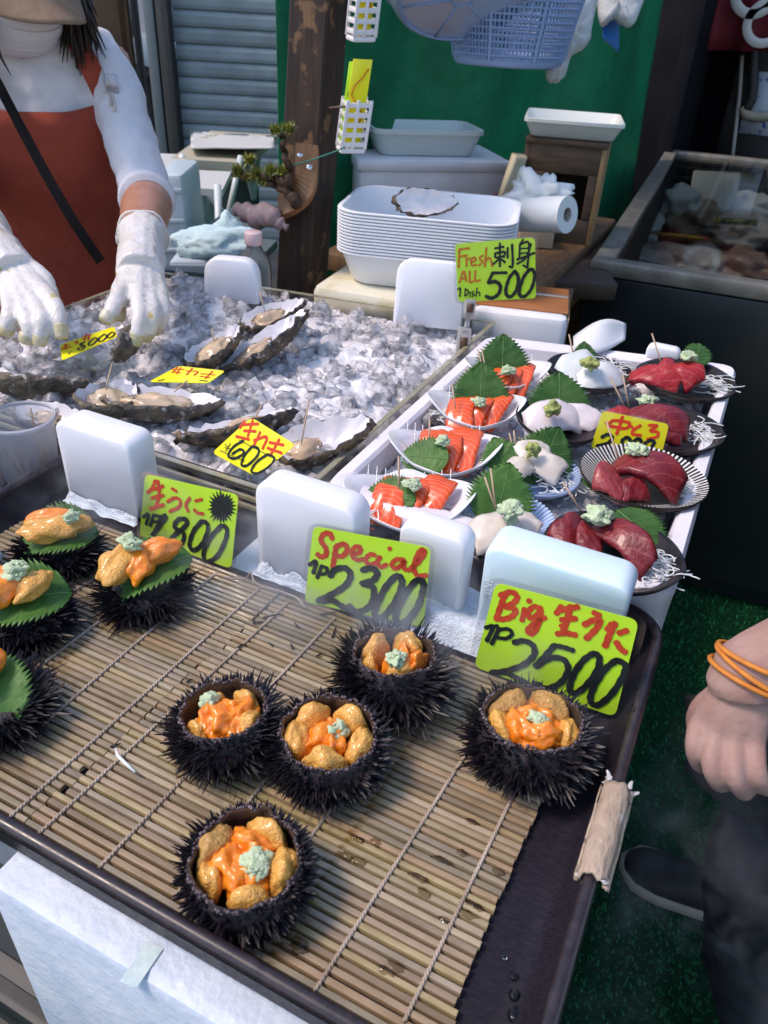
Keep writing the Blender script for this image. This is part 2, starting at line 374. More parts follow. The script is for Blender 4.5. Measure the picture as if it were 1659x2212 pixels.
# ------------------------------------------------------------------ cool packs
PACK = M('pack_plastic', (.80, .80, .84), .42, col2=(.76, .76, .82), vs=8, sss=.35, sssr=(.02, .02, .025), bump=.12, bs=300, bdist=.0006)
PACKB = M('pack_blue', (.66, .80, .88), .38, col2=(.60, .76, .88), vs=8, sss=.35, sssr=(.015, .02, .03), bump=.1, bs=300, bdist=.0006)
FROST = M('frost', (.80, .85, .91), .9, col2=(.68, .78, .90), vs=60, bump=1.0, bs=420, bdist=.003, sss=.2)
def pack_mesh(c, w_, h, th, X, Z, r=.018, bev=.0038, taper=.0):
    """upright slab standing on c (front bottom middle); X width axis, Z height axis, thickness away from the viewer"""
    X, Z = X.normalized(), Z.normalized(); Y = Z.cross(X); b = MB(); rings = []
    for d, i in ((0, bev), (bev*.3, bev*.3), (bev, 0), (th-bev, 0), (th-bev*.3, bev*.3), (th, bev)):
        pts = []; rr = max(r-i*.6, .003)
        for sx, cz, a0, rad in ((1, 1, 0, rr), (-1, 1, 1, rr), (-1, 0, 2, .004), (1, 0, 3, .004)):
            for k in range(6):
                a = (a0+k/5)*PI/2; hw = w_/2-i
                x = sx*(hw-rad)+rad*math.cos(a); z = (h-i-rad if cz else rad+i*.3)+rad*math.sin(a)
                x *= 1+taper*(z/h)
                pts.append(Vector(c)+X*x+Z*z+Y*d)
        rings.append(pts)
    b.loft(rings); return b
def frost_mesh(a, b_, n, hmax, seed, dep=.009):
    b = MB(); d = (b_-a).normalized(); o_ = Vector((d.y, -d.x, 0))
    def fn(u, v):
        p = a.lerp(b_, u); e = math.sin(PI*min(1, u*12))*1.0 if u < .04 else (1 if u < .96 else max(0, (1-u)/.04)); N1 = noise.noise(Vector((u*6, v*3, seed)))
        h = hmax*(.5+.55*N1+.16*noise.noise(Vector((u*40, v*9, seed)))+.12*noise.noise(Vector((u*90, v*20, seed))))*(1-v)**1.3; return p+o_*(dep*v*(1+.5*N1)-.001)+ZZ*(max(0, h)*e-.002)
    b.grid(fn, 90, 10); return b
def pack(label, lp, wd, h, th, mat=PACK, lean=0.0, yaw=0.0, r=.013, taper=.0, frost=0, z=TZ):
    """lp = front left bottom corner"""
    X = Vector((math.cos(yaw), math.sin(yaw), 0)); Yb = Vector((-math.sin(yaw), math.cos(yaw), 0)); Z = ZZ*math.cos(lean)+Yb*math.sin(lean)
    lp = Vector(lp); c = lp+X*wd/2; t = thing('cool_pack', label, 'cool pack', c, 'white cool packs')
    obj('pack_shell', pack_mesh(c, wd, h, th, X, Z, r, taper=taper), mat, t, angle=60)
    if frost: obj('frost', frost_mesh(lp-Yb*.002, lp+X*wd-Yb*.002, 900, frost, int(h*1e4)), FROST, t, kind='stuff')
    return t
la = Vector((PY(150, 1080, .525).x, .525, TZ)); pack('tall white cool pack standing left of the 1800 yen card', la, PY(280, 985, .525).x-PY(150, 1080, .525).x, up_to(la, 126, 905), .040, frost=.016, r=.013)
lb = Vector((-.376, .520, TZ)); pack('white cool pack standing between the 1800 and 2300 yen cards', lb, .112, up_to(lb, 545, 1035), .034, frost=.02, r=.018)
lc = Vector((-.232, .548, TZ)); pack('narrow white cool pack behind the right edge of the 2300 yen card', lc, .068, up_to(lc, 856, 1125), .030, frost=.02, r=.014)
ld = Vector((-.148, .556, TZ)); pack('pale blue frosted cool pack standing behind the 2500 yen card', ld, .132, up_to(ld, 1098, 1180), .042, PACKB, r=.014, lean=-.03)
hd = up_to(ld, 1098, 1180); b = MB()
def crust(u, v):
    k = .36+.26*v*(1+.22*noise.noise(Vector((u*10, 0, 7)))+.25*abs(noise.noise(Vector((u*45, 0, 1)))))
    return Vector((ld.x+.004+.124*u, ld.y-.0014-.0028*(1-v)*abs(.5+noise.noise(Vector((u*50, v*16, 3)))), TZ+hd*k))
b.grid(crust, 130, 16)
tag(obj('frost', b, FROST, kind='stuff'), 'crust of blue frost across the pale blue cool pack', 'frost')
le = Vector((-.645, .375, TZ)); pack('white cool pack cut off by the left edge, below the plastic cups', le, .05, .105, .04, yaw=-.35, lean=-.5)
# frost heap behind the cards
b = MB()
def drift(u, v):
    x = -.41+.385*u; y = .512+.088*v; e = min(1, v*6, (1-v)*6+.2, u*9, (1-u)*9)
    return (x, y, TZ-.004+e*(.013*max(0, .45+noise.noise(Vector((x*13, y*20, 2))))*(1.8 if x > -.2 else .8)+.0022*noise.noise(Vector((x*120, y*120, 2)))))
b.grid(drift, 150, 40)
tag(obj('frost', b, FROST, kind='stuff'), 'drift of loose frost on the tray behind the price cards', 'frost')
# ------------------------------------------------------------------ price cards: strokes traced in crop pixels, laid on each card's own plane
NEON = M('card_green', (.64, 1.0, .035), .45, col2=(.60, .97, .035), vs=6, coat=.3)
NEONY = M('card_yellow', (.98, .90, .01), .45, col2=(.94, .84, .01), vs=6, coat=.3)
REDI = M('ink_red', (.42, .035, .012), .5, col2=(.52, .06, .02), vs=120); ORI = M('ink_orange', (.60, .17, .01), .5, col2=(.5, .10, .01), vs=150)
REDB = M('ink_bright_red', (.70, .05, .01), .5, col2=(.6, .04, .01), vs=150)
BLK = M('ink_black', (.008, .010, .010), .45, col2=(.015, .02, .02), vs=90)
LAM = clear_mat('laminate', (.93, .93, .95), .10, .12)
def rquad(q, r, n=5, grow=0.0):
    """rounded outline of the 3D quad q (TL,TR,BR,BL)"""
    c = sum(q, Vector())/4; q = [p+(p-c).normalized()*grow*1.414 for p in q]; out = []
    for i in range(4):
        p = q[i]; a = (q[i-1]-p).normalized()*r; b_ = (q[(i+1) % 4]-p).normalized()*r
        for k in range(n+1):
            u = k/n; out.append(p+a*(1-u)**2+b_*u**2)
    return out
def ribbon(mb, pts, wd):
    n = len(pts); L = []; R = []
    nr = ribbon.n
    for i, p in enumerate(pts):
        t = (pts[min(i+1, n-1)]-pts[max(i-1, 0)]).normalized(); s = nr.cross(t)
        k = wd/2*(1+.10*math.sin(i*1.7+n)); L.append(p+s*k); R.append(p-s*k)
    t0 = (pts[0]-pts[1]).normalized()*wd*.32; t1 = (pts[-1]-pts[-2]).normalized()*wd*.32
    o = mb.add(L+R, [(i, i+1, n+i+1, n+i) for i in range(n-1)])
    mb.add([L[0], R[0], R[0].lerp(L[0], .25)+t0, L[0].lerp(R[0], .25)+t0], [(0, 1, 2, 3)])
    mb.add([L[-1], R[-1], R[-1].lerp(L[-1], .25)+t1, L[-1].lerp(R[-1], .25)+t1], [(3, 2, 1, 0)])
def card(label, K, corners, z, lean, strokes, mat=NEON, rad=.007, lam=.004, base=None, group='neon price cards', extra=None, plane=None):
    """corners TL,TR,BR,BL in crop pixels; bottom edge stands at height z, leaning back by `lean`"""
    px = [K(*c) for c in corners]
    if plane: p0, n = plane
    else:
        B1, B2 = P(*px[3], z), P(*px[2], z)
        if base: B1, B2 = base
        X = (B2-B1).normalized(); Yb = ZZ.cross(X).normalized(); up = ZZ*math.cos(lean)+Yb*math.sin(lean); n = X.cross(up).normalized(); p0 = B1
    if n.dot(Vector(CAM)-p0) < 0: n = -n
    q = [PL(*c, p0, n) for c in px]
    t = thing('price_card', label, 'price card', (q[2]+q[3])/2, group)
    ol = rquad(q, rad); b = MB(); b.loft([[p-n*.0004 for p in ol], [p+n*.0004 for p in ol]]); obj('card_sheet', b, mat, t, smooth=False)
    if lam:
        ol = rquad(q, rad+lam, 5, lam); b = MB(); b.add([p+n*.0007 for p in ol], [tuple(range(len(ol)))]); b.add([p-n*.0007 for p in ol], [tuple(range(len(ol)))]); obj('laminate', b, LAM, t, smooth=False)
    ribbon.n = n; lay = 0; sc = ppm(sum(q, Vector())/4)
    for nm, m, w_, ss in strokes:
        b = MB()
        for s in ss:
            lay += 1; ww = w_
            if isinstance(s[0], (int, float)): ww = s[0]; s = s[1:]
            pts = cat_rom(s, 6) if len(s) > 2 else [np.array(s[0])*(1-u)+np.array(s[1])*u for u in (0, .5, 1)]
            unit = math.dist(K(0, 0), K(1, 0))
            ribbon(b, [PL(*K(*p), p0, n)+n*(.0008+.00002*lay) for p in pts], ww*unit/sc)
        obj(nm, b, m, t, smooth=False)
    if extra: extra(t, K, p0, n)
    return t
def burst(c, r0, r1, nsp, seed):
    def go(t, K, p0, n):
        r = random.Random(seed); pts = []
        for i in range(nsp*2):
            a = PI*i/nsp; rr = (r1*r.uniform(.82, 1.1) if i % 2 else r0*r.uniform(.9, 1.1)); pts.append(PL(*K(c[0]+rr*math.cos(a)*.95, c[1]+rr*math.sin(a)*1.08), p0, n)+n*.0009)
        m = PL(*K(*c), p0, n)+n*.0009; b = MB(); b.add([m]+pts, [(0, i+1, (i+1) % (2*nsp)+1) for i in range(2*nsp)]); obj('urchin_drawing', b, BLK, t, smooth=False)
    return go
K1 = crop(0, 1500, .5425)
card('neon green card lettered 1800 with a black urchin drawing', K1, [(872, 78), (1432, 205), (1388, 648), (838, 452)], TZ+.004, .22, [
    ('red_lettering', REDI, 24, [[(935, 118), (915, 165), (888, 190)], [(905, 172), (945, 165), (982, 150)], [(912, 225), (965, 205)], [26, (950, 120), (958, 190), (940, 275)], [(905, 288), (945, 275), (985, 262)], [20, (960, 215), (985, 205)],
     [22, (1035, 165), (1062, 182)], [22, (1008, 245), (1050, 222), (1083, 235), (1078, 275), (1020, 303)], [22, (1142, 222), (1118, 262), (1132, 302)], [20, (1175, 240), (1215, 230)], [22, (1168, 292), (1190, 312), (1222, 316)]]),
    ('black_lettering', BLK, 30, [[22, (862, 335), (895, 318), (880, 380)], [22, (925, 322), (905, 388)], [20, (925, 325), (968, 335), (955, 362), (918, 362)],
     [34, (960, 345), (1000, 332), (950, 400), (895, 490)], [(1122, 348), (1075, 350), (1050, 395), (1105, 432), (1095, 490), (1040, 505), (1035, 460), (1105, 400), (1128, 365), (1110, 345)],
     [(1212, 362), (1165, 420), (1140, 500), (1165, 535), (1215, 500), (1250, 420), (1245, 372), (1212, 362)], [(1330, 388), (1270, 455), (1225, 550), (1245, 605), (1310, 565), (1360, 460), (1362, 400), (1330, 388)]])],
    extra=burst((1335, 278), 62, 98, 24, 3))
K2 = crop(700, 1500, .5425)
card('neon green card lettered Special 2300', K2, [(590, 392), (1296, 520), (1250, 1000), (538, 845)], TZ+.004, .20, [
    ('red_lettering', REDI, 34, [[(705, 468), (690, 435), (652, 440), (638, 480), (665, 520), (668, 560), (640, 575), (615, 558)], [(728, 512), (718, 575), (708, 635)], [(728, 512), (775, 498), (795, 530), (770, 568), (735, 570)],
     [30, (835, 560), (872, 545), (868, 515), (838, 518), (822, 560), (850, 592), (895, 588)], [30, (962, 565), (932, 560), (905, 590), (925, 620), (965, 612)], [30, (992, 575), (975, 610), (1000, 635), (1030, 620)], [30, (1046, 522), (1052, 528)],
     [30, (1135, 592), (1090, 590), (1062, 620), (1085, 645), (1125, 615), (1138, 598), (1132, 640), (1165, 655)], [32, (1165, 655), (1225, 600), (1258, 545), (1235, 535), (1205, 590), (1195, 650), (1220, 688), (1270, 684)]]),
    ('black_lettering', BLK, 42, [[28, (568, 622), (608, 602), (592, 672)], [26, (642, 628), (615, 700)], [24, (642, 630), (676, 645), (662, 675), (625, 676)],
     [(692, 690), (722, 652), (782, 642), (815, 680), (790, 740), (710, 795), (618, 840)], [(640, 842), (705, 835), (765, 870), (835, 895)], [46, (805, 868), (845, 905)],
     [(885, 655), (935, 642), (975, 668), (950, 715), (885, 735), (945, 752), (955, 810), (925, 875), (855, 905), (805, 880)],
     [(1082, 690), (1020, 765), (965, 880), (965, 930), (1015, 930), (1085, 840), (1122, 745), (1112, 695), (1082, 690)], [(1212, 712), (1150, 785), (1092, 900), (1090, 955), (1140, 965), (1215, 875), (1250, 770), (1245, 718), (1212, 712)]])])
K3 = crop(1450, 1700, .45208)
card('neon green card lettered Big 2500 beside the tray handle', K3, [(362, 432), (1395, 708), (1222, 1402), (208, 1040)], TZ+.004, .16, [
    ('red_lettering', REDI, 46, [[(432, 515), (400, 600), (370, 690)], [(395, 525), (475, 500), (518, 535), (490, 580), (425, 605)], [(430, 605), (505, 625), (485, 672), (425, 695), (362, 692)], [42, (572, 620), (552, 705)], [44, (598, 562), (612, 566)],
     [42, (692, 618), (635, 605), (595, 655), (622, 690), (685, 640)], [42, (690, 625), (668, 740), (625, 800), (592, 775), (640, 728), (720, 682)],
     [(838, 602), (800, 655)], [(830, 630), (905, 615), (955, 605)], [(835, 700), (940, 690)], [(905, 600), (880, 690), (850, 780)], [(805, 800), (870, 795), (940, 808)], [36, (830, 740), (870, 760)],
     [44, (1068, 645), (1112, 668)], [(1000, 735), (1070, 700), (1115, 705), (1085, 765), (1015, 835)], [(1222, 722), (1185, 800), (1150, 890)], [36, (1160, 770), (1195, 725)], [(1250, 795), (1308, 775)], [(1232, 858), (1262, 905), (1298, 932)]]),
    ('black_lettering', BLK, 48, [[34, (290, 755), (345, 748), (300, 850)], [34, (345, 748), (378, 742)], [34, (388, 765), (335, 872)], [32, (388, 768), (455, 765), (482, 800), (440, 832), (370, 825)],
     [(495, 862), (565, 850), (630, 880), (640, 950), (565, 1020), (440, 1065), (330, 1078)], [(380, 1078), (440, 1078), (520, 1118), (602, 1160)],
     [42, (782, 882), (850, 895), (922, 918)], [(785, 885), (720, 960), (650, 1035)], [(655, 1032), (760, 972), (855, 985), (885, 1060), (830, 1150), (730, 1190), (645, 1160)], [56, (640, 1160), (680, 1165)],
     [(1075, 935), (1000, 985), (925, 1090), (895, 1195), (935, 1225), (1015, 1170), (1095, 1060), (1110, 970), (1075, 935)], [(1235, 985), (1150, 1055), (1070, 1180), (1045, 1275), (1095, 1310), (1190, 1240), (1275, 1115), (1298, 1025), (1235, 985)]])], rad=.008, lam=.006)
# ------------------------------------------------------------------ sea urchins
SHELL = M('urchin_shell', (.016, .012, .016), .4, col2=(.035, .025, .03), vs=220, bump=.8, bs=700, bdist=.0015, spots=[((.35, .30, .30), 520, .70)])
SHELLIN = M('urchin_inside', (.045, .030, .022), .35, col2=(.10, .07, .05), vs=120, coat=.4)
SPINE = M('urchin_spine', (.008, .007, .011), .42, col2=(.016, .011, .018), vs=70, spec=.5)
ROEG = M('roe_grainy', (.82, .46, .105), .38, col2=(.70, .33, .055), vs=330, bump=1.0, bs=520, bdist=.0022, sss=.25, sssr=(.006, .002, .0006), coat=.5)
ROEB = M('roe_brown', (.56, .32, .09), .45, col2=(.40, .21, .05), vs=330, bump=1.0, bs=520, bdist=.0022, sss=.15, sssr=(.005, .002, .0006), coat=.15)
ROEO = M('roe_orange', (.88, .28, .015), .25, col2=(.76, .20, .012), vs=110, bump=.6, bs=240, bdist=.002, sss=.3, sssr=(.008, .002, .0006), coat=.5)
WASA = M('wasabi', (.46, .58, .33), .55, col2=(.58, .68, .46), vs=260, bump=.9, bs=700, bdist=.0016, sss=.3, sssr=(.003, .004, .002))
WASY = M('wasabi_yellow', (.45, .46, .16), .55, col2=(.30, .36, .10), vs=200, bump=.9, bs=700, bdist=.0016, sss=.2, sssr=(.003, .004, .002))
def loc(c, x, y, z=0): return Vector(c)+RH*x+FH*y+ZZ*z           # x right, y away, as seen by the viewer
def wasabi(c, r, label, seed, mat=None, flat=.7):
    b = MB(); q = random.Random(seed)
    ka = q.uniform(.75, 1.15); kb = q.uniform(.7, 1.05); r *= .92
    b.blob(c, (r*ka, r*kb, r*flat), .42, 1.5, 4, seed, fine=.13, ffr=6)
    for i in range(34):
        a = q.uniform(0, 2*PI); e = q.uniform(-.1, 1.3); rr = r*q.uniform(.10, .24)
        b.blob(Vector(c)+Vector((math.cos(a)*math.cos(e)*r*.92*ka, math.sin(a)*math.cos(e)*r*.9*kb, math.sin(e)*r*flat*.85)), (rr, rr, rr*.8), .3, 2, 2, seed+i, fine=.1, ffr=5)
    return solo('wasabi', b, mat or WASA, label, 'wasabi')
def spines(b, c, prof, tilt, n, seed, lo=.016, hi=.030, z0=TZ+.002):
    """prof = [(r, z, slope)] rim to base; slope = upward part of the spine direction"""
    q = random.Random(seed); cum = [0]
    for k in range(len(prof)-1): cum.append(cum[-1]+math.hypot(prof[k+1][0]-prof[k][0], prof[k+1][1]-prof[k][1]))
    for i in range(n):
        a = q.uniform(0, 2*PI); v = q.random()*cum[-1]; r_ = float(np.interp(v, cum, [p[0] for p in prof])); z_ = float(np.interp(v, cum, [p[1] for p in prof])); sl_ = float(np.interp(v, cum, [p[2] for p in prof]))
        d = tilt @ Vector((math.cos(a)+q.gauss(0, .2), math.sin(a)+q.gauss(0, .2), sl_+q.gauss(0, .2))).normalized()
        p = Vector(c)+tilt @ Vector((math.cos(a)*r_, math.sin(a)*r_, z_)); L = q.uniform(lo, hi)*(.45+.55*min(1, v/cum[-1]*4))*(q.uniform(1.2, 1.4) if q.random() < .08 else .86); e = p+d*L
        if e.z < z0+.001: e.z = z0+q.random()*.004
        if p.z < z0: p.z = z0+.001
        u, w2 = frame(e-p); r = q.uniform(.0009, .0015)
        sec = lambda o_, k_: [o_+(u*math.cos(k*2.094)+w2*math.sin(k*2.094))*r*k_ for k in range(3)]
        b.loft([sec(p, 1), sec(p.lerp(e, .6), .75), sec(e, .25)], False, True)
def urchin(label, opx, ow, lobes, seed, tilt=0.0, tiltx=0.0, H=.042, lo=.012, hi=.024, n=850, zo=.0, wz=None, wlabel='', group='open sea urchins on the bamboo mat'):
    """opx = pixel of the opening's centre, ow = opening width in pixels; tilt>0 leans the opening away from the viewer"""
    z0 = TZ+.002; zt = z0+H+zo; o0 = P(*opx, zt); R = ow/2/ppm(o0); Rm = R*1.16
    tm = Matrix.Rotation(-tilt, 3, RH) @ Matrix.Rotation(tiltx, 3, FH)
    c = o0-(tm @ Vector((0, 0, 1)))*H*.50; q = random.Random(seed)
    t = thing('sea_urchin', label, 'sea urchin', Vector((c.x, c.y, z0)), group)
    rim = [1+.09*noise.noise(Vector((math.cos(k*2*PI/48)*2.2, math.sin(k*2*PI/48)*2.2, seed)))+.03*q.uniform(-1, 1) for k in range(48)]
    def ring(r, z, wob=0): return [c+tm @ Vector((math.cos(k*2*PI/48)*r*(rim[k] if wob else 1), math.sin(k*2*PI/48)*r*(rim[k] if wob else 1), z+(wob*.0022*(rim[k]-1)*20))) for k in range(48)]
    Hh = H*.50
    b = MB(); b.loft([ring(Rm*.35, -Hh*.98), ring(Rm*.72, -Hh*.80), ring(Rm*.95, -Hh*.35), ring(Rm, Hh*.1), ring(Rm*.97, Hh*.55), ring(R*1.04, Hh*.93, 1), ring(R, Hh, 1)], True, False); sh = obj('shell', b, SHELL, t)
    b = MB(); b.loft([ring(R, Hh, 1), ring(R*.97, Hh*.9, 1), ring(R*1.03, Hh*.4), ring(R*.98, -Hh*.1), ring(R*.75, -Hh*.5), ring(R*.3, -Hh*.62)], False, True); obj('shell_lining', b, SHELLIN, t)
    b = MB()                                    # knobbly pale rim
    for i in range(120):
        k = i*48//120; a = i*2*PI/120; rr = R*rim[k]*q.uniform(.99, 1.06); s = q.uniform(.0008, .0019)
        b.blob(c+tm @ Vector((math.cos(a)*rr, math.sin(a)*rr, Hh*.97+q.uniform(-.001, .0014))), (s, s, s), .3, 2, 1, i)
    obj('rim_crust', b, M('urchin_crust', (.06, .04, .045), .35, col2=(.32, .25, .25), vs=420, vlo=.5, vhi=.75), t, kind='stuff')
    b = MB(); spines(b, c, [(R*1.02, Hh*.95, 1.0), (Rm*.97, Hh*.55, .55), (Rm, Hh*.1, .12), (Rm*.95, -Hh*.35, -.15), (Rm*.72, -Hh*.8, -.4)], tm, n, seed, lo, hi); obj('spines', b, SPINE, t, smooth=False, kind='stuff')
    for i, (ang, rf, sz, kind) in enumerate(lobes):
        a = math.radians(ang); A = tm @ (RH*math.cos(a)+FH*math.sin(a)); T = tm @ (-RH*math.sin(a)+FH*math.cos(a)); Z = tm @ ZZ
        p = c+A*(R*rf)+Z*(Hh*(.30 if kind != 'o' else .36+.12*q.random()))
        b = MB()
        if kind in 'gb':                        # tongue standing against the wall
            b.blob(p, (R*.25*sz, R*.40*sz, Hh*.78*sz), .13, 1.5, 4, seed*10+i, (A, T, Z), fine=.03, ffr=7)
            obj('roe', b, ROEG if kind == 'g' else ROEB, t)
        else:
            d = math.radians(rnd.choice([70, 100, 130])+ang); A2 = tm @ (RH*math.cos(d)+FH*math.sin(d)); T2 = tm @ (-RH*math.sin(d)+FH*math.cos(d))
            b.blob(p, (R*.42*sz, R*.25*sz, Hh*.62), .26, 1.7, 4, seed*10+i, (A2, T2, Z), fine=.085, ffr=4); obj('roe', b, ROEO, t)
    if wz: wasabi(c+tm @ (RH*(R*wz[0])+FH*(R*wz[1])+ZZ*(Hh*wz[2])), R*wz[3], wlabel, seed)
    return t
urchin('open black urchin nearest the viewer, heaped with orange roe', (530, 1850), 226, [(155, .74, 1.25, 'b'), (205, .72, .95, 'g'), (62, .70, 1.15, 'g'), (-8, .74, 1.2, 'g'), (-75, .70, 1.05, 'g'),
    (190, .30, 1.35, 'o'), (95, .36, 1.1, 'o'), (-40, .38, 1.0, 'o'), (40, .25, .8, 'o'), (-90, .25, .9, 'o')], 11, tilt=-.03, lo=.005, hi=.012, n=900, wz=(.24, -.12, 1.0, .29), wlabel='pale green wasabi on the urchin nearest the viewer')
urchin('open black urchin in the middle of the mat with five roe lobes', (710, 1580), 200, [(125, .70, 1.15, 'g'), (52, .72, 1.15, 'g'), (182, .70, 1.15, 'g'), (-12, .72, 1.2, 'g'), (-92, .62, 1.2, 'g'),
    (150, .12, 1.35, 'o'), (-40, .2, .9, 'o'), (60, .15, .8, 'o')], 12, lo=.006, hi=.015, n=900, wz=(.16, .12, .9, .25), wlabel='pale green wasabi on the middle open urchin')
urchin('open black urchin left of the middle one, full of runny orange roe', (482, 1530), 180, [(55, .70, 1.0, 'g'), (215, .70, .85, 'g'), (-20, .70, 1.0, 'g'), (120, .7, .7, 'g'),
    (180, .35, 1.2, 'o'), (0, .05, 1.5, 'o'), (0, .45, 1.2, 'o'), (-80, .30, 1.2, 'o'), (80, .2, 1.0, 'o')], 13, tilt=.10, tiltx=-.10, lo=.008, hi=.018, n=900, wz=(-.40, .30, .95, .26), wlabel='pale green wasabi on the urchin left of the middle one')
urchin('open black urchin with long spines just below the 2300 yen card', (852, 1406), 172, [(135, .66, 1.1, 'g'), (55, .66, 1.2, 'g'), (195, .62, .8, 'g'), (-70, .5, .9, 'g'), (-10, .55, .9, 'o'), (-60, .3, 1.0, 'o'), (10, .3, .9, 'o')], 14,
       tilt=.16, H=.05, lo=.012, hi=.025, n=900, wz=(.05, -.38, 1.0, .27), wlabel='pale green wasabi on the urchin below the 2300 yen card')
urchin('large open black urchin in front of the 2500 yen card', (1152, 1548), 208, [(128, .66, 1.25, 'b'), (50, .68, 1.25, 'b'), (190, .70, 1.0, 'g'), (-8, .74, .95, 'g'), (215, .35, 1.2, 'o'), (40, .28, 1.3, 'o'), (-60, .35, 1.1, 'o'), (120, .1, 1.0, 'o')], 15,
       tilt=.16, H=.046, lo=.008, hi=.019, n=980, wz=(.10, -.08, 1.0, .22), wlabel='pale green wasabi on the large urchin in front of the 2500 yen card')

# ---- shiso leaves
def leaf_mat(name, a, b_):
    m = M(name, a, .5, col2=b_, vs=25, bump=.35, bs=140, bdist=.0015, sss=.0, spec=.3)
    return m
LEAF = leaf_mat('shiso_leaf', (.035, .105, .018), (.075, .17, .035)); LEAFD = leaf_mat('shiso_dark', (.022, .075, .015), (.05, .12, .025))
def leaf(c, A, T, Nn, L, W, label, mat=LEAF, curl=.15, cup=.2, seed=0, group='shiso leaves'):
    """A stem-to-tip axis, T across, Nn up; c = middle"""
    b = MB(); nu, nv = 36, 12; c = Vector(c); q = random.Random(seed)
    def fn(u, v):
        s = (v-.5)*2; w_ = math.sin(PI*min(1, u**.62*1.0))**.85 if u < .999 else 0
        w_ = (math.sin(PI*u**.72))**.75 if 0 < u < 1 else 0
        w_ *= W/2
        k = int(round(u*nu)); ser = 1+(.13 if k % 2 else -.10)*(abs(s) > .99)
        x = (u-.5)*L+abs(s)*w_*.10*(1 if k % 2 else 0)*(abs(s) > .99)
        y = s*w_*ser
        z = curl*L*(-(2*(u-.45))**2)+cup*abs(y)*(.5+abs(s))*.6+.0015*noise.noise(Vector((u*7, s*3, seed)))+.0018*math.cos(abs(s)*9-u*40)*abs(s)*.4
        return c+A*x+T*y+Nn*z
    b.grid(fn, nu, nv, .0004)
    # midrib and side veins
    t = thing('shiso_leaf', label, 'shiso leaf', c, group); obj('blade', b, mat, t)
    b = MB(); b.tube([fn(u/20, .5)+Nn*.0003 for u in range(0, 20)], [.0007-.00002*k for k in range(20)], 5)
    for k in range(5):
        for sg in (-1, 1): b.tube([Vector(fn(.14+.14*k+.12*j/4, .5+sg*.45*j/4))+Nn*.0002 for j in range(5)], .00028, 4)
    obj('veins', b, M('shiso_vein', (.12, .24, .06), .5), t)
    return t
def roe_tongue(name, c, A, T, Z, L, W, Hh, label, seed, mat=ROEG):
    b = MB(); b.blob(c, (L, W, Hh), .16, 1.5, 4, seed, (A, T, Z), fine=.028, ffr=7)
    vs2 = []
    for p in b.v:                                # groove along the tongue
        d = Vector(p)-Vector(c); k = d.dot(T)/W; g = math.exp(-(k/.13)**2)*Hh*.16 if d.dot(Z) > 0 else 0; vs2.append(tuple(Vector(p)-Z*g))
    b.v = vs2; return solo('urchin_roe', b, mat, label, 'urchin roe', 'orange roe tongues on shiso leaves')
def topped(desc, upx, R, leafrot, L, W, roes, wz, seed, side=0.0, H=.027, mat=LEAF, n=800, lean=-.3):
    z0 = TZ+.002; c = P(*upx, z0+H*.5); q = random.Random(seed)
    t = thing('sea_urchin', f'black urchin {desc}, covered by a shiso leaf', 'sea urchin', Vector((c.x, c.y, z0)), 'leaf-topped sea urchins')
    b = MB(); b.lathe(c, [(R*.3, -H*.5), (R*.8, -H*.38), (R*1.0, 0), (R*.92, H*.3), (R*.7, H*.42)], 40, cap0=True, cap1=True); obj('shell', b, SHELL, t)
    b = MB(); spines(b, c, [(R*.75, H*.42, .9), (R*.92, H*.3, .6), (R, 0, .1), (R*.8, -H*.38, -.3)], Matrix.Identity(3), n, seed, .010, .022); obj('spines', b, SPINE, t, smooth=False, kind='stuff')
    a = math.radians(leafrot); A = RH*math.cos(a)+FH*math.sin(a); Nn = (ZZ+FH*lean+RH*side).normalized(); A = (A-Nn*A.dot(Nn)).normalized(); T = Nn.cross(A)
    lc = c+ZZ*(H*.5+.008); leaf(lc, A, T, Nn, L, W, f'green shiso leaf on the urchin {desc}', mat, curl=.16, cup=.38, seed=seed)
    for i, (x, y, z, rot, l_, w_, h_, m) in enumerate(roes):
        r = math.radians(rot); A2 = RH*math.cos(r)+FH*math.sin(r); T2 = Nn.cross(A2).normalized(); A2 = T2.cross(Nn)
        roe_tongue('urchin_roe', lc+RH*x+FH*y+Nn*(z+h_*.8), A2, T2, Nn, l_, w_, h_, f'{["paler", "brighter", "third"][i]} orange roe tongue on the urchin {desc}', seed*5+i, m)
    wasabi(lc+RH*wz[0]+FH*wz[1]+Nn*wz[2], wz[3], f'pale green wasabi on the urchin {desc}', seed)
topped('farthest left, in front of the tall cool pack', (128, 1192), .033, 200, .080, .062, [(-.002, -.002, .002, 12, .030, .014, .011, ROEG), (-.004, .012, .006, 15, .024, .012, .010, ROEO), (.016, .008, .004, 8, .022, .011, .010, ROEG)], (.022, .004, .026, .0085), 21)
topped('at the foot of the 1800 yen card', (312, 1275), .036, 215, .098, .062, [(-.016, -.002, .004, 65, .026, .016, .013, ROEG), (.010, .014, .006, 30, .030, .014, .013, ROEO), (.004, .0, .004, 80, .020, .012, .012, ROEO)], (-.003, .012, .036, .010), 22, side=-.12)
topped('at the left edge, second row', (52, 1335), .036, 205, .086, .066, [(-.020, .002, .004, 20, .026, .021, .014, ROEO), (.012, .008, .006, 60, .020, .011, .010, ROEG)], (.0, .016, .030, .0095), 23)
topped('cut off by the left edge, lowest', (-12, 1525), .037, 120, .080, .058, [(-.010, .008, .006, 70, .024, .016, .012, ROEO)], (-.022, .016, .030, .008), 24, side=.2)
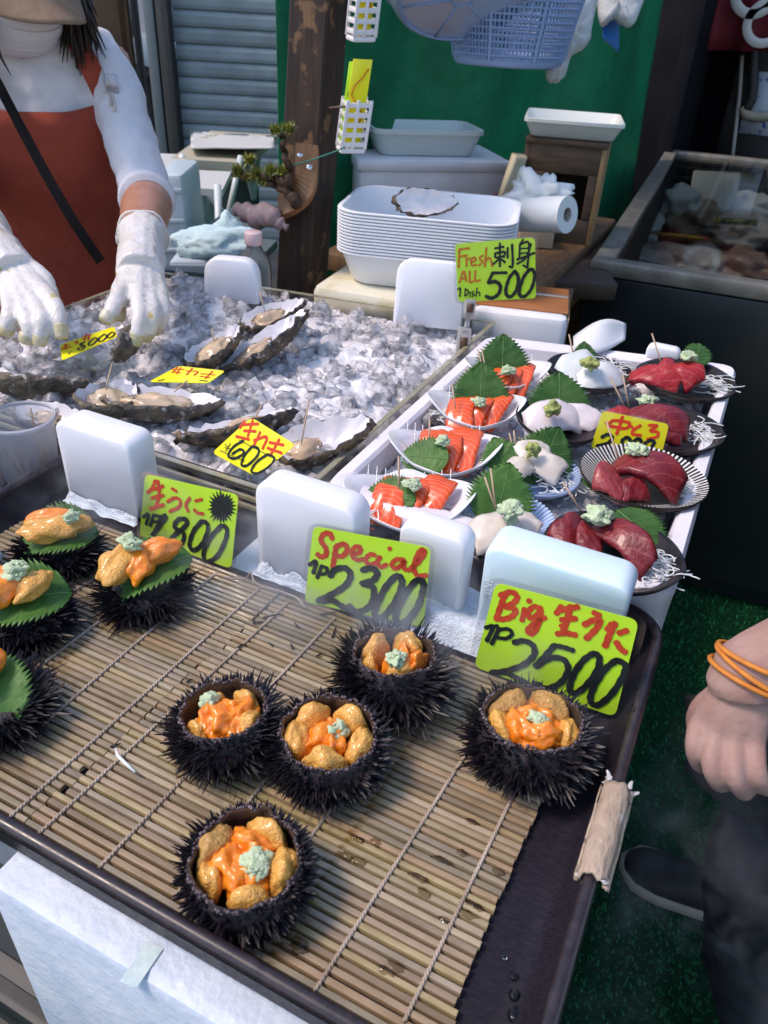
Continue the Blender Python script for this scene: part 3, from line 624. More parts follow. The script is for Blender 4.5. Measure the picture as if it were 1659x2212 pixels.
# broken spines scattered on the slats
for i, (x, y, a, l_) in enumerate([(708, 1240+85, .3, .016), (722, 1365, 1.4, .016), (640, 1350, 2.2, .009), (560, 1345, .2, .012), (590, 1330, .4, .02), (630, 1395, 2.0, .008), (690, 1415, .6, .007), (520, 1395, .9, .008), (585, 1392, 2.5, .006), (410, 1470, .7, .006), (250, 1610, .5, .008), (370, 1560, 1.2, .006)]):
    p = P(x, y, TZ+.0035); d = (RH*math.cos(a)+FH*math.sin(a))*l_; b = MB(); b.tube([p-d*.5, p+d*.1+ZZ*.0006, p+d*.5], [.0010, .0009, .0003], 5)
    solo('broken_spine', b, SPINE, 'small broken black urchin spine lying loose on the bamboo slats', 'urchin spine', 'broken urchin spines on the mat')
DROP = M('water', (1, 1, 1), .02, tr=1, ior=1.33)
for i, (x, y, r) in enumerate([(1110, 2108, .0032), (1112, 2150, .004), (1115, 2195, .0055), (1090, 2068, .0016), (1135, 2203, .002)]):
    b = MB(); b.blob(P(x, y, TZ-.0028), (r, r, r*.5), .05, 1, 2, i); solo('water_drop', b, DROP, 'clear water drop on the bare dark metal of the tray', 'water drop', 'water drops on the tray')
PUD = clear_mat('water_film', (.74, .68, .56), .07, .04); KW = crop(800, 2400, .663)
for i, (x, y, l_) in enumerate([(560, 612, 9), (490, 582, 7), (880, 765, 8), (962, 602, 9), (1062, 568, 6), (985, 900, 7), (1112, 822, 8), (1140, 838, 5), (268, 1002, 8), (255, 1042, 8), (548, 502, 8), (640, 515, 6), (1110, 415, 7), (690, 1150, 9), (850, 690, 10), (740, 1125, 9), (1240, 660, 6), (1095, 870, 9)]):
    p = P(*KW(x, y), TZ+.0019); b = MB(); b.blob(p, (l_*.0007, .0024, .0009), .35, 1.6, 3, i); solo('water_drop', b, PUD, 'flat water drop on a wet bamboo slat right of the front urchin', 'water drop', 'water drops on the slats')
# ------------------------------------------------------------------ foam box of sashimi dishes
BZ = .95
def ring4(q, g, z, r): return [Vector((p.x, p.y, z)) for p in rquad([Vector((*c, z)) for c in q], r, 5, g)]
BQ = [(-.362, 1.168), (.019, 1.262), (.019, .622), (-.362, .622)]
zb = PY(1395, 1505, .622).z
t = thing('foam_box', 'white foam box of ice carrying the small sashimi dishes', 'foam box', (-.17, .9, zb))
b = MB(); b.loft([ring4(BQ, -.008, zb, .02), ring4(BQ, -.0015, zb+.006, .025), ring4(BQ, -.001, BZ-.02, .03), ring4(BQ, 0, BZ-.016, .03), ring4(BQ, 0, BZ-.006, .03), ring4(BQ, -.005, BZ, .028), ring4(BQ, -.022, BZ, .025), ring4(BQ, -.027, BZ-.004, .022), ring4(BQ, -.036, BZ-.10, .02)], True, True)
obj('box_wall', b, M('foam_pink', (.80, .77, .80), .5, col2=(.72, .69, .74), vs=12, bump=.35, bs=330, bdist=.0012, sss=.2), t, angle=40)
b = MB(); b.box((-.19, .93, zb/2-.004), (.27, .50, zb-.01), bev=.01); solo('support_crate', b, PLD, 'dark crate holding up the foam box of sashimi dishes', 'crate', angle=40)
def ice_mat():
    m = bpy.data.materials.new('ice'); m.use_nodes = True; N = m.node_tree.nodes; L = m.node_tree.links; N.remove(N['Principled BSDF'])
    t = N.new('ShaderNodeBsdfTransparent'); t.inputs[0].default_value = (.985, .98, .985, 1); g = N.new('ShaderNodeBsdfGlossy'); g.inputs['Roughness'].default_value = .06; d = N.new('ShaderNodeBsdfDiffuse'); d.inputs[0].default_value = (.92, .90, .92, 1)
    tc = N.new('ShaderNodeTexCoord'); n = N.new('ShaderNodeTexNoise'); n.inputs['Scale'].default_value = 150; n.inputs['Detail'].default_value = 3; L.new(tc.outputs['Object'], n.inputs['Vector'])
    bp = N.new('ShaderNodeBump'); bp.inputs['Strength'].default_value = .8; bp.inputs['Distance'].default_value = .003; L.new(n.outputs[0], bp.inputs['Height']); L.new(bp.outputs[0], g.inputs['Normal'])
    fr = N.new('ShaderNodeFresnel'); fr.inputs[0].default_value = 1.36; L.new(bp.outputs[0], fr.inputs['Normal'])
    n2 = N.new('ShaderNodeTexNoise'); n2.inputs['Scale'].default_value = 60; L.new(tc.outputs['Object'], n2.inputs['Vector']); mr = N.new('ShaderNodeMapRange'); mr.inputs[1].default_value = .35; mr.inputs[2].default_value = .7; mr.inputs[3].default_value = .12; mr.inputs[4].default_value = .50; L.new(n2.outputs[0], mr.inputs[0])
    a = N.new('ShaderNodeMixShader'); L.new(mr.outputs[0], a.inputs[0]); L.new(t.outputs[0], a.inputs[1]); L.new(d.outputs[0], a.inputs[2])
    b = N.new('ShaderNodeMixShader'); L.new(fr.outputs[0], b.inputs[0]); L.new(a.outputs[0], b.inputs[1]); L.new(g.outputs[0], b.inputs[2]); L.new(b.outputs[0], N['Material Output'].inputs[0]); return m
ICE = ice_mat()
ICEB = M('ice_bed', (.84, .81, .82), .16, col2=(.70, .68, .70), vs=30, vd=5, bump=.9, bs=70, bdist=.008, coat=.6)
def ice_chunk(mb, p, s, r):
    vs, fs = ico(2); A = Matrix.Rotation(r.uniform(0, 6.28), 3, 'Z') @ Matrix.Rotation(r.uniform(0, 6.28), 3, 'X'); sd_ = r.uniform(0, 90)
    e = (s*r.uniform(.75, 1.35), s*r.uniform(.7, 1.2), s*r.uniform(.55, 1.0)); out = []
    for v in vs:
        k = (1/max(abs(v.x), abs(v.y), abs(v.z)))**.6*(.80+.6*noise.noise(v*1.2+Vector((sd_, 0, 0)))); out.append(Vector(p)+A @ Vector((v.x*e[0]*k, v.y*e[1]*k, v.z*e[2]*k)))
    mb.add(out, fs)
b = MB(); r = random.Random(5)
def ibed(u, v): 
    x = -.335+.323*u; y = .645+(.53+.07*u)*v; return (x, y, BZ-.034+.006*noise.noise(Vector((x*30, y*30, 0)))+.004*noise.noise(Vector((x*90, y*90, 0))))
b.grid(ibed, 60, 100)
tag(obj('crushed_ice', b, ICEB, kind='stuff'), 'wet crushed ice bedding in the foam box under the sashimi dishes', 'ice')
b = MB()
for i in range(420):
    x = r.uniform(-.33, -.015); y = r.uniform(.65, 1.16); ice_chunk(b, (x, y, BZ-.030+r.uniform(-.002, .004)), r.uniform(.003, .008), r)
tag(obj('crushed_ice', b, ICE, angle=32, kind='stuff'), 'clear ice bits between the sashimi dishes', 'ice')

# ---- food materials
def salmon_mat():
    m = M('salmon', (.80, .10, .015), .25, col2=(.70, .075, .012), vs=60, sss=.3, sssr=(.008, .002, .001), coat=.5, bump=.3, bs=160, bdist=.0008)
    N = m.node_tree.nodes; L = m.node_tree.links; b = N['Principled BSDF']; src = b.inputs['Base Color'].links[0].from_socket
    tc = N.new('ShaderNodeTexCoord'); mp = N.new('ShaderNodeMapping'); mp.inputs['Location'].default_value = (-.25, -.5, 0); mp.inputs['Scale'].default_value = (2.1, 1.0, 1); L.new(tc.outputs['UV'], mp.inputs[0])
    wv = N.new('ShaderNodeTexWave'); wv.wave_type = 'RINGS'; wv.rings_direction = 'Z'; wv.inputs['Scale'].default_value = 1.75; wv.inputs['Distortion'].default_value = 1.4; wv.inputs['Detail'].default_value = 2; wv.inputs['Detail Scale'].default_value = 2.0; L.new(mp.outputs[0], wv.inputs[0])
    r = N.new('ShaderNodeMapRange'); r.inputs[1].default_value = .90; r.inputs[2].default_value = 1.0; r.inputs[4].default_value = .75; L.new(wv.outputs['Fac'], r.inputs[0])
    mx = N.new('ShaderNodeMix'); mx.data_type = 'RGBA'; mx.inputs[7].default_value = (.84, .30, .15, 1); L.new(r.outputs[0], mx.inputs[0]); L.new(src, mx.inputs[6]); L.new(mx.outputs[2], b.inputs['Base Color']); return m
SALMON = salmon_mat()
def tuna_mat(name, a, b_, line):
    m = M(name, a, .40, col2=b_, vs=55, vd=7, sss=.22, sssr=(.008, .0015, .001), coat=.18, bump=.8, bs=190, bdist=.0016)
    N = m.node_tree.nodes; L = m.node_tree.links; b = N['Principled BSDF']; src = b.inputs['Base Color'].links[0].from_socket
    tc = N.new('ShaderNodeTexCoord'); mp = N.new('ShaderNodeMapping'); mp.inputs['Rotation'].default_value = (0, 0, .5); L.new(tc.outputs['UV'], mp.inputs[0])
    wv = N.new('ShaderNodeTexWave'); wv.inputs['Scale'].default_value = 1.6; wv.inputs['Distortion'].default_value = 2.2; wv.inputs['Detail'].default_value = 2; L.new(mp.outputs[0], wv.inputs[0])
    r = N.new('ShaderNodeMapRange'); r.inputs[1].default_value = .965; r.inputs[2].default_value = 1.0; r.inputs[4].default_value = .45; L.new(wv.outputs['Fac'], r.inputs[0])
    mx = N.new('ShaderNodeMix'); mx.data_type = 'RGBA'; mx.inputs[7].default_value = (*line, 1); L.new(r.outputs[0], mx.inputs[0]); L.new(src, mx.inputs[6]); L.new(mx.outputs[2], b.inputs['Base Color']); return m
TUNA = tuna_mat('tuna', (.14, .008, .016), (.22, .018, .022), (.40, .10, .09)); TUNAR = tuna_mat('tuna_red', (.30, .012, .018), (.40, .022, .025), (.60, .18, .16)); TUNAP = tuna_mat('tuna_fatty', (.34, .05, .05), (.24, .022, .03), (.5, .2, .17))
SCAL = M('scallop', (.66, .58, .50), .3, col2=(.74, .66, .58), vs=70, sss=.5, sssr=(.01, .007, .005), coat=.4, bump=.25, bs=130, bdist=.0008)
SQUID = M('squid', (.74, .72, .71), .28, col2=(.70, .74, .74), vs=22, sss=.5, sssr=(.012, .010, .010), coat=.4, bump=.2, bs=80, bdist=.0008)
OCTO = M('squid_pink', (.70, .60, .62), .28, col2=(.76, .70, .70), vs=45, sss=.5, sssr=(.012, .008, .008), coat=.5, bump=.4, bs=160, bdist=.001)
DAIKON = MATS['daikon']
# ---- dishes
WHITE_D = M('porcelain', (.80, .80, .83), .14, coat=.6); BLUE_D = M('porcelain_blue', (.30, .42, .68), .16, coat=.6, col2=(.38, .50, .74), vs=30); BLUE_L = M('porcelain_pale', (.58, .68, .84), .16, coat=.6)
BLACK_D = M('black_glaze', (.010, .008, .009), .36, coat=.08, spec=.3, col2=(.03, .022, .022), vs=60, bump=.35, bs=60, bdist=.002); STRIPE = M('glaze_white', (.66, .66, .64), .25)
def dish(kind, label, px, dia, z=.924, ov=1.0, name='sashimi_dish'):
    if kind in ('black', 'stripe'): z = .936; dia *= .96
    c = P(*px, z+.016); c.z = z; R = dia/2; t = thing(name, label, 'dish', c, 'small sashimi dishes on ice'); b = MB(); n = 96
    if kind == 'white':
        rot = HEAD
        def bend(a, r, zz):
            k = r/R; w4 = math.cos(4*(a-rot)); w2 = math.cos(2*(a-rot))
            return r*(1+k**3*(.07*w4+.09*w2)), zz+k**3*(.003*w4+.008*w2)+.0012*k**4*math.sin(7*a)
        prof = [(R*.0005, .004), (R*.35, .0045), (R*.62, .011), (R*.86, .023), (R*1.0, .031), (R*1.015, .0305), (R*.98, .026), (R*.84, .018), (R*.5, .004), (R*.36, 0), (R*.0005, 0)]
        b.lathe(c, prof, n, fn=bend); obj('bowl', b, WHITE_D, t)
        b = MB()
        for k in range(5):
            for sg in (-1, 1): b.tube([c+RH*(R*(.12+.16*k)*sg)+FH*(R*.36+R*.10*j)+ZZ*(.012+.0045*j+.002*k) for j in range(5)], .0006, 4)
        obj('relief_lines', b, WHITE_D, t)
    else:
        wob = .012 if kind == 'black' else .0
        def bend(a, r, zz):
            k = r/R; return r*(1+k*wob*math.sin(3*a+px[0])+k*wob*.6*math.sin(7*a+px[1])), zz+k*k*wob*.15*math.sin(2*a+px[1])
        h = .022 if kind == 'black' else .020
        prof = [(R*.0005, .004), (R*.5, .0045), (R*.78, .011), (R*.94, h*.9), (R, h), (R*1.01, h-.0008), (R*.97, h*.75), (R*.8, .006), (R*.52, 0), (R*.0005, 0)]
        b.lathe(c, prof, n, fn=bend, sx=ov); obj('bowl', b, {'black': BLACK_D, 'blue': BLUE_D, 'stripe': BLACK_D}[kind], t)
        if kind in ('blue', 'stripe'):
            b = MB(); ns = 60 if kind == 'blue' else 76
            for k in range(ns):
                a = 2*PI*k/ns; d = Vector((math.cos(a), math.sin(a), 0)); s = Vector((-d.y, d.x, 0)); hw = PI*R/ns*(.34 if kind == 'blue' else .46)
                pr = [(R*.66, .0085), (R*.78, .0115), (R*.94, h*.9+.0003), (R*.995, h+.0006)]
                vs_ = []
                for rr, zz in pr: kk = hw*rr/R; vs_ += [c+d*rr+s*kk+ZZ*(zz+.0009), c+d*rr-s*kk+ZZ*(zz+.0009)]
                b.add(vs_, [(0, 1, 3, 2), (2, 3, 5, 4), (4, 5, 7, 6)])
            obj('radial_stripes', b, BLUE_L if kind == 'blue' else STRIPE, t, smooth=False)
    return c
def fslice(label, cat, px, z, yaw, L, W, th, arch, mat, roll=0.0, seed=0, droop=.3, name='sashimi_slice', group=None, twist=0.0, pitch=0.0):
    c = P(*px, z); a = math.radians(yaw); A = RH*math.cos(a)+FH*math.sin(a); B = -RH*math.sin(a)+FH*math.cos(a); b = MB()
    arch *= .62; roll = -roll
    def fn(u, v):
        s = 2*u-1; w_ = (v-.5); tw = twist*s+roll
        zz = arch*(1-abs(s)**2.2)-arch*.5+pitch*s*L/2; ww = W*(1-.16*abs(s)**3)*(1+.12*noise.noise(Vector((u*3, v*2, seed))))
        y = w_*ww*math.cos(tw); zz += w_*ww*math.sin(tw)-(abs(w_)*2)**2.5*th*droop
        zz += .0030*noise.noise(Vector((u*3.2, v*3, seed*1.7)))+.0010*noise.noise(Vector((u*9, v*8, seed*2.3)))
        return c+A*(s*L/2*(1-.12*arch/L))+B*(y+.003*math.sin(u*3+seed))+ZZ*(zz+th/2)
    b.grid(fn, 16, 10, th); return solo(name, b, mat, label, cat, group)
def pick(base, tip, label, group='wooden picks stuck in the food', rad=.0012):
    b = MB(); b.tube([base, Vector(base).lerp(tip, .5), tip], [rad*.6, rad, rad*.85], 6); return solo('wooden_pick', b, PICK, label, 'pick', group)
PICK = M('pick_wood', (.50, .36, .25), .6, col2=(.40, .28, .19), vs=60, stretch=(1, 1, .2))
def daikon(c, rx, ry, n, label, seed, h=.008, curl=1.0):
    b = MB(); q = random.Random(seed)
    for i in range(n):
        p = c+RH*q.uniform(-rx, rx)+FH*q.uniform(-ry, ry)+ZZ*q.uniform(.0, h); a = q.uniform(0, 6.28); e = q.uniform(-.2, .35); da = q.uniform(-.9, .9)*curl; pts = [p]
        for k in range(7):
            a += da*.7+q.uniform(-.25, .25); e = e*.7+q.uniform(-.25, .2); p = p+(RH*math.cos(a)*math.cos(e)+FH*math.sin(a)*math.cos(e)+ZZ*math.sin(e))*.0036; p.z = max(p.z, c.z-.001); pts.append(p)
        b.tube(pts, .00075, 5)
    return tag(obj('daikon_shreds', b, DAIKON, kind='stuff'), label, 'daikon')
def pxpick(a, b_, za, zb_, label):
    base = P(*a, za); d = Vector(ray(*b_)); top = Vector(CAM)+d*((base-Vector(CAM)).dot(Vector(FW)))   # same depth as the foot
    pick(base-(top-base)*.08, top, label)
# ---- four white dishes of salmon, nearest first
SD = [('the nearest white dish, beside the narrow cool pack', (882, 1092), .122, [(846, 1082), (893, 1078), (931, 1076)], (893, 1047), (806, 1072), .030, (862, 1052, 861, 985)),
      ('the second white dish from the front', (958, 985), .118, [(928, 972), (962, 975), (1002, 968)], (957, 953), (885, 985), .030, (928, 955, 928, 905)),
      ('the third white dish from the front', (1025, 893), .112, [(998, 898), (1030, 893), (1063, 885)], (1035, 868), (1040, 852), .072, (984, 880, 976, 830)),
      ('the farthest white dish', (1092, 815), .108, [(1070, 825), (1096, 820), (1122, 815)], (1097, 800), (1088, 785), .074, (1047, 810, 1032, 755))]
for i, (nm, c, dia, sl, wp, lf, ll, pk) in enumerate(SD):
    cc = dish('white', f'white leaf-shaped dish, {nm[4:]}', c, dia)
    for k, p in enumerate(sl):
        fslice(f'{["left", "middle", "right"][k]} salmon slice in {nm}', 'salmon', p, .948+.002*k, 78-8*k, [.060, .054, .058][k], [.036, .033, .038][k], .007, .018, SALMON, roll=.12-.05*k, pitch=.55, seed=i*3+k, group='orange salmon slices')
    if i == 1: fslice(f'small back salmon slice in {nm}', 'salmon', (965, 945), .957, 20, .040, .022, .007, .008, SALMON, seed=91, group='orange salmon slices')
    wasabi(P(*wp, .970 if i < 2 else .968), .0105, f'wasabi on the salmon in {nm}', 30+i, flat=.55)
    Nn = (ZZ*.55-FH*.75).normalized(); A = (ZZ-Nn*ZZ.dot(Nn)).normalized(); T = Nn.cross(A)
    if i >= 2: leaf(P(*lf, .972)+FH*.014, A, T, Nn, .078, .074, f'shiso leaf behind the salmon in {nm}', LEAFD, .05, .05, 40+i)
    else:
        Nn = (ZZ*.7-FH*.5-RH*.3).normalized(); A = (-RH+ZZ*.25); A = (A-Nn*A.dot(Nn)).normalized(); leaf(P(*lf, .952)+RH*.016, A, Nn.cross(A), Nn, .062, .05, f'shiso leaf beside the salmon in {nm}', LEAF, .05, .05, 40+i)
    daikon(loc(cc, .036, -.004, .014), .010, .012, 26, f'shredded daikon at the right side of {nm}', 50+i, .008); daikon(loc(cc, -.034, -.004, .014), .010, .012, 22, f'shredded daikon at the left side of {nm}', 60+i, .008)
    pxpick(pk[:2], pk[2:], .962, 0, f'wooden pick in the salmon of {nm}')
    if i == 3: pxpick((1052, 812), (1040, 752), .962, 0, f'second wooden pick in the salmon of {nm}')
# ---- two blue dishes of scallop
def stand_leaf(px, z, L, W, label, seed, mat=LEAFD, tiltr=0.0, back=.7, curl=.05):
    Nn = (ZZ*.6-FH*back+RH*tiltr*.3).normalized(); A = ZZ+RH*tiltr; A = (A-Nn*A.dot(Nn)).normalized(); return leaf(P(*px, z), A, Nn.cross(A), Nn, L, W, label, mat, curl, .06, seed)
nm = 'the nearer blue dish'; cc = dish('blue', 'blue ribbed dish of scallop, nearer the viewer', (1085, 1125), .112)
stand_leaf((1085, 1068), .965, .074, .070, f'shiso leaf standing in {nm}', 71, LEAF, .2)
for k, (p, z, y, L, W, th, ar) in enumerate([((1075, 1150), .951, 15, .058, .046, .016, .014), ((1120, 1140), .950, -25, .045, .036, .013, .010)]): fslice(f'{["large left", "smaller right"][k]} scallop slice in {nm}', 'scallop', p, z, y, L, W, th, ar, SCAL, roll=-.35, seed=80+k, droop=.5, group='pale scallop slices')
wasabi(P(1103, 1103, .978), .015, f'wasabi heap on the scallop in {nm}', 72, flat=.7); daikon(loc(cc, -.034, -.012, .010), .016, .026, 46, f'shredded daikon on the left of {nm}', 73, .010)
pxpick((1068, 1092), (1047, 1030), .965, 0, f'left wooden pick in the scallop of {nm}'); pxpick((1070, 1092), (1060, 1012), .965, 0, f'right wooden pick in the scallop of {nm}')
nm = 'the farther blue dish'; cc = dish('blue', 'blue ribbed dish of scallop, farther from the viewer', (1150, 1022), .112)
stand_leaf((1180, 985), .955, .084, .072, f'large shiso leaf standing at the back of {nm}', 74, LEAFD, .45); stand_leaf((1082, 985), .955, .05, .05, f'small shiso leaf at the left of {nm}', 75, LEAF, -.4)
for k, (p, z, y, L, W, th, ar) in enumerate([((1122, 1010), .957, 62, .050, .028, .011, .016), ((1170, 1002), .954, -35, .058, .040, .012, .018), ((1150, 972), .962, 20, .046, .034, .010, .010)]): fslice(f'{["left", "right", "back"][k]} scallop slice in {nm}', 'scallop', p, z, y, L, W, th, ar, SCAL, roll=-.3, seed=84+k, droop=.5, group='pale scallop slices')
wasabi(P(1150, 972, .977), .0095, f'wasabi on the scallop in {nm}', 76, WASY, .9); daikon(loc(cc, .030, -.018, .010), .022, .014, 46, f'shredded daikon on the right of {nm}', 77, .010)
pxpick((1110, 975), (1100, 935), .960, 0, f'left wooden pick in the scallop of {nm}'); pxpick((1114, 972), (1110, 930), .960, 0, f'right wooden pick in the scallop of {nm}')
# ---- black dishes of tuna
def tuna(nm, dk, px, dia, sl, wz, dai, picks, mat, ov=1.0, leafs=(), seed=0):
    cc = dish(dk, f'{nm[4:]} holding red tuna' if False else f'{"black white-striped" if dk == "stripe" else "black glazed"} dish of tuna, {nm}', px, dia, ov=ov)
    for k, (w_, p, z, y, L, W, th, ar, ro) in enumerate(sl): fslice(f'{w_} tuna slice in the dish {nm}', 'tuna', (p[0]-5, p[1]+3), z+.009, y, L*.83, W*.82, th, ar, mat[k % len(mat)], roll=ro, seed=seed+k, droop=.35, group='red tuna slices', twist=.30)
    wasabi(P(*wz[:2], wz[2]+.0), wz[3]*.8, f'wasabi on the tuna {nm}', seed+5, flat=.6)
    for k, d in enumerate(dai): daikon(loc(cc, d[0]*.80, d[1], d[2]), d[3]*.8, d[4]*.8, d[5], f'shredded daikon in the tuna dish {nm}', seed+7+k, .012, 1.3)
    for k, (a, b_) in enumerate(picks): pxpick(a, b_, .965, 0, f'{"second " if k else ""}wooden pick in the tuna {nm}')
    for k, l_ in enumerate(leafs): leaf_at(*l_, f'shiso leaf in the tuna dish {nm}', seed+k)
def leaf_at(px, z, ang, L, W, back, label, seed):
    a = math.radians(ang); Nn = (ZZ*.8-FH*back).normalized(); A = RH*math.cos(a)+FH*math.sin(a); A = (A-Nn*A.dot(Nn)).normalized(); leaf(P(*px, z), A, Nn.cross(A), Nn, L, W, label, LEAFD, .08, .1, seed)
tuna('nearest the pale blue cool pack', 'black', (1322, 1196), .142, [('left', (1238, 1150), .950, 35, .058, .040, .010, .014, -.5), ('middle', (1285, 1165), .951, 70, .050, .036, .010, .018, -.4), ('long right', (1345, 1170), .958, -52, .096, .040, .010, .030, -.45)],
     (1292, 1112, .985, .0175), [(.048, -.016, .012, .014, .030, 60)], [((1256, 1105), (1215, 1040))], [TUNA, TUNA, TUNA], seed=200, leafs=[((1385, 1150), .955, -60, .075, .055, .25)])
tuna('second from the front on the right', 'stripe', (1388, 1032), .150, [('left', (1330, 1040), .952, 62, .060, .050, .011, .022, -.5), ('middle', (1372, 1060), .949, 20, .044, .036, .010, .008, -.4), ('long draped', (1405, 1015), .964, -32, .104, .050, .011, .034, -.35)],
     (1378, 972, .992, .0155), [(.046, -.010, .012, .012, .024, 46)], [((1338, 1000), (1310, 910))], [TUNAP, TUNA, TUNA], seed=220, leafs=[((1300, 1045), .944, 150, .05, .045, .1)])
tuna('partly behind the yellow 2000 card', 'black', (1438, 926), .150, [('left', (1350, 905), .953, 40, .060, .040, .011, .016, -.4), ('long', (1425, 905), .960, -14, .098, .046, .012, .024, -.45), ('lower', (1435, 935), .950, -10, .060, .034, .011, .008, -.4)],
     (1398, 866, .982, .017), [(.054, -.008, .012, .014, .026, 40)], [((1350, 880), (1318, 815)), ((1358, 875), (1345, 808))], [TUNAR, TUNA, TUNA], seed=240)
tuna('farthest, at the corner of the foam box', 'black', (1478, 822), .148, [('left', (1420, 815), .955, -28, .088, .044, .011, .022, -.5), ('folded', (1485, 805), .962, -70, .070, .046, .012, .034, -.3), ('middle', (1450, 795), .960, 30, .050, .034, .010, .018, -.4)],
     (1488, 768, .996, .0135), [(.052, -.012, .012, .018, .022, 60)], [((1432, 795), (1408, 720))], [TUNAR, TUNAR, TUNAR], seed=260, leafs=[((1508, 762), .975, 75, .05, .04, .4)])
# ---- squid and octopus
nm = 'the farther white squid dish'; cc = dish('black', 'black dish of folded white squid near the far edge', (1272, 806), .138, ov=.95)
for k, (p, z, y, L, W, th, ar, ro) in enumerate([((1262, 800), .962, 35, .085, .060, .009, .026, -.55), ((1298, 820), .958, 12, .080, .044, .010, .026, -.65)]): fslice(f'{["back", "front"][k]} squid sheet in {nm}', 'squid', p, z, y, L, W, th, ar, SQUID, roll=ro, seed=280+k, droop=.6, name='squid_slice', group='white squid slices')
wasabi(P(1275, 785, .985), .0125, f'yellow green wasabi in {nm}', 290, WASY, .7); daikon(loc(cc, .040, .010, .014), .012, .024, 50, f'shredded daikon in {nm}', 291, .014); pxpick((1240, 772), (1229, 722), .965, 0, f'wooden pick in {nm}')
stand_leaf((1262, 770), .96, .05, .04, f'tip of a shiso leaf behind the squid in {nm}', 292)
nm = 'the pinkish squid dish'; cc = dish('black', 'black dish of pinkish squid in front of the folded squid', (1212, 912), .126, ov=.98)
for k, (p, z, y, L, W, th, ar, ro) in enumerate([((1195, 905), .956, 8, .082, .046, .010, .024, -.6), ((1245, 905), .952, -12, .070, .042, .010, .018, -.5), ((1160, 925), .945, 40, .036, .022, .010, .010, -.4)]): fslice(f'{["large", "right", "small left"][k]} pink squid slice in {nm}', 'squid', p, z, y, L, W, th, ar, OCTO, roll=ro, seed=300+k, droop=.6, name='squid_slice', group='pinkish squid slices')
stand_leaf((1208, 862), .962, .080, .082, f'broad shiso leaf behind {nm}', 302, LEAFD, 0); wasabi(P(1195, 882, .980), .0115, f'wasabi on {nm}', 303, WASY, .9)
daikon(loc((P(1040, 905, .94)), 0, 0, 0), .03, .01, 6, 'stray daikon shreds between the white dishes', 304, .01)
# ---- yellow 2000 card among the tuna dishes
K7 = crop(1650, 1000, .45208)
card('yellow card lettered 2000 between the tuna dishes', K7, [(690, 745), (1168, 842), (1108, 1085), (600, 1012)], .945, .25, [
    ('red_lettering', REDB, 24, [[(742, 832), (772, 815), (878, 832), (855, 872), (745, 855)], [(832, 788), (812, 850), (790, 912)], [(715, 828), (735, 858)], [20, (892, 852), (920, 885)], [22, (962, 850), (912, 882), (905, 912), (965, 922)], [22, (1022, 850), (1080, 852), (1032, 888), (1085, 898), (1078, 932), (1010, 948)]]),
    ('black_lettering', BLK, 26, [[(682, 935), (725, 915), (758, 935), (725, 978), (645, 998)], [(650, 998), (700, 988), (760, 1005)], [(862, 935), (830, 960), (835, 1005), (870, 990), (885, 950), (862, 935)], [(942, 945), (910, 970), (912, 1012), (948, 1000), (965, 960), (942, 945)], [(1030, 955), (990, 985), (995, 1025), (1035, 1010), (1060, 970), (1030, 955)]])], NEONY, rad=.006, lam=.003)
# ---- white scraps standing at the far end of the box
b = MB(); b.grid(lambda u, v: P(1240+110*u, 735-30*u+(-6+34*v)+14*math.sin(u*3), .955)+ZZ*(.028*math.sin(PI*u)*(1-v)), 14, 6, .0025); solo('plastic_scoop', b, PACK, 'white curved plastic scoop lying at the far end of the foam box', 'scoop')
pack('low white cool pack behind the farthest tuna dish', P(1392, 772, .95), .05, .022, .02, z=.95, r=.01)
# ------------------------------------------------------------------ acrylic bin of crushed ice with oysters
IZ = .935
ACR = clear_mat('acrylic', (.96, .96, .95), .12, .04); ACRE = M('acrylic_edge', (.40, .36, .20), .15, tr=.4, col2=(.55, .52, .42), vs=40, coat=.3)
IQ = [(-1.03, 1.158), (-.383, 1.262), (-.383, .603), (-1.03, .603)]
t = thing('ice_bin', 'clear acrylic bin heaped with crushed ice and oysters', 'ice bin', (-.7, .9, .72))
def wall(a, b_, z0, z1, th=.006):
    A, B = Vector((*a, 0)), Vector((*b_, 0)); d = (B-A).normalized(); n = Vector((-d.y, d.x, 0)); m = MB(); m.box((A+B)/2+ZZ*(z0+z1)/2, ((B-A).length, th, z1-z0), (d, n, ZZ)); return m
for i in range(4):
    nm = ('back_panel', 'right_panel', 'front_panel', 'left_panel')[i]; A, B = IQ[i], IQ[(i+1) % 4]
    p = obj(nm, wall(A, B, .80, IZ), ACR, t, smooth=False)
    m = wall(A, B, IZ+.0005, IZ+.0025, .007); obj('polished_edge', m, ACRE, p, smooth=False)
    if i == 2:
        for dz in (.012, .022): obj('edge_strip', wall((A[0], A[1]-.006-dz*.2), (B[0], B[1]-.006-dz*.2), IZ-dz, IZ-dz+.004, .005), ACRE, t, smooth=False)
b = MB(); b.loft([[Vector((x, y, z)) for x, y in IQ] for z in (.70, .797)]); obj('base', b, FOAMW, t, smooth=False)
b = MB(); b.box((-.70, .91, .35), (.60, .50, .695), bev=.01); solo('stand', b, PLD, 'dark stand under the acrylic ice bin', 'stand', angle=40)
def ice_z(x, y):
    k = min(1, min(x+1.03, -.383-x, y-.603, 1.2-y)/.05)
    return IZ-.022+.016*max(0, k)+.026*math.exp(-((x+.86)**2+(y-1.03)**2)/.028)+.012*noise.noise(Vector((x*11, y*11, 0)))+.009*noise.noise(Vector((x*38, y*38, 3)))+.004*noise.noise(Vector((x*90, y*90, 5)))
b = MB(); b.grid(lambda u, v: (-1.024+.636*u, .609+(.545+.100*u)*v, ice_z(-1.024+.636*u, .609+(.545+.1*u)*v)-.004), 170, 170)
tag(obj('crushed_ice', b, ICEB, kind='stuff'), 'packed crushed ice filling the acrylic bin', 'ice')
b = MB(); r = random.Random(8)
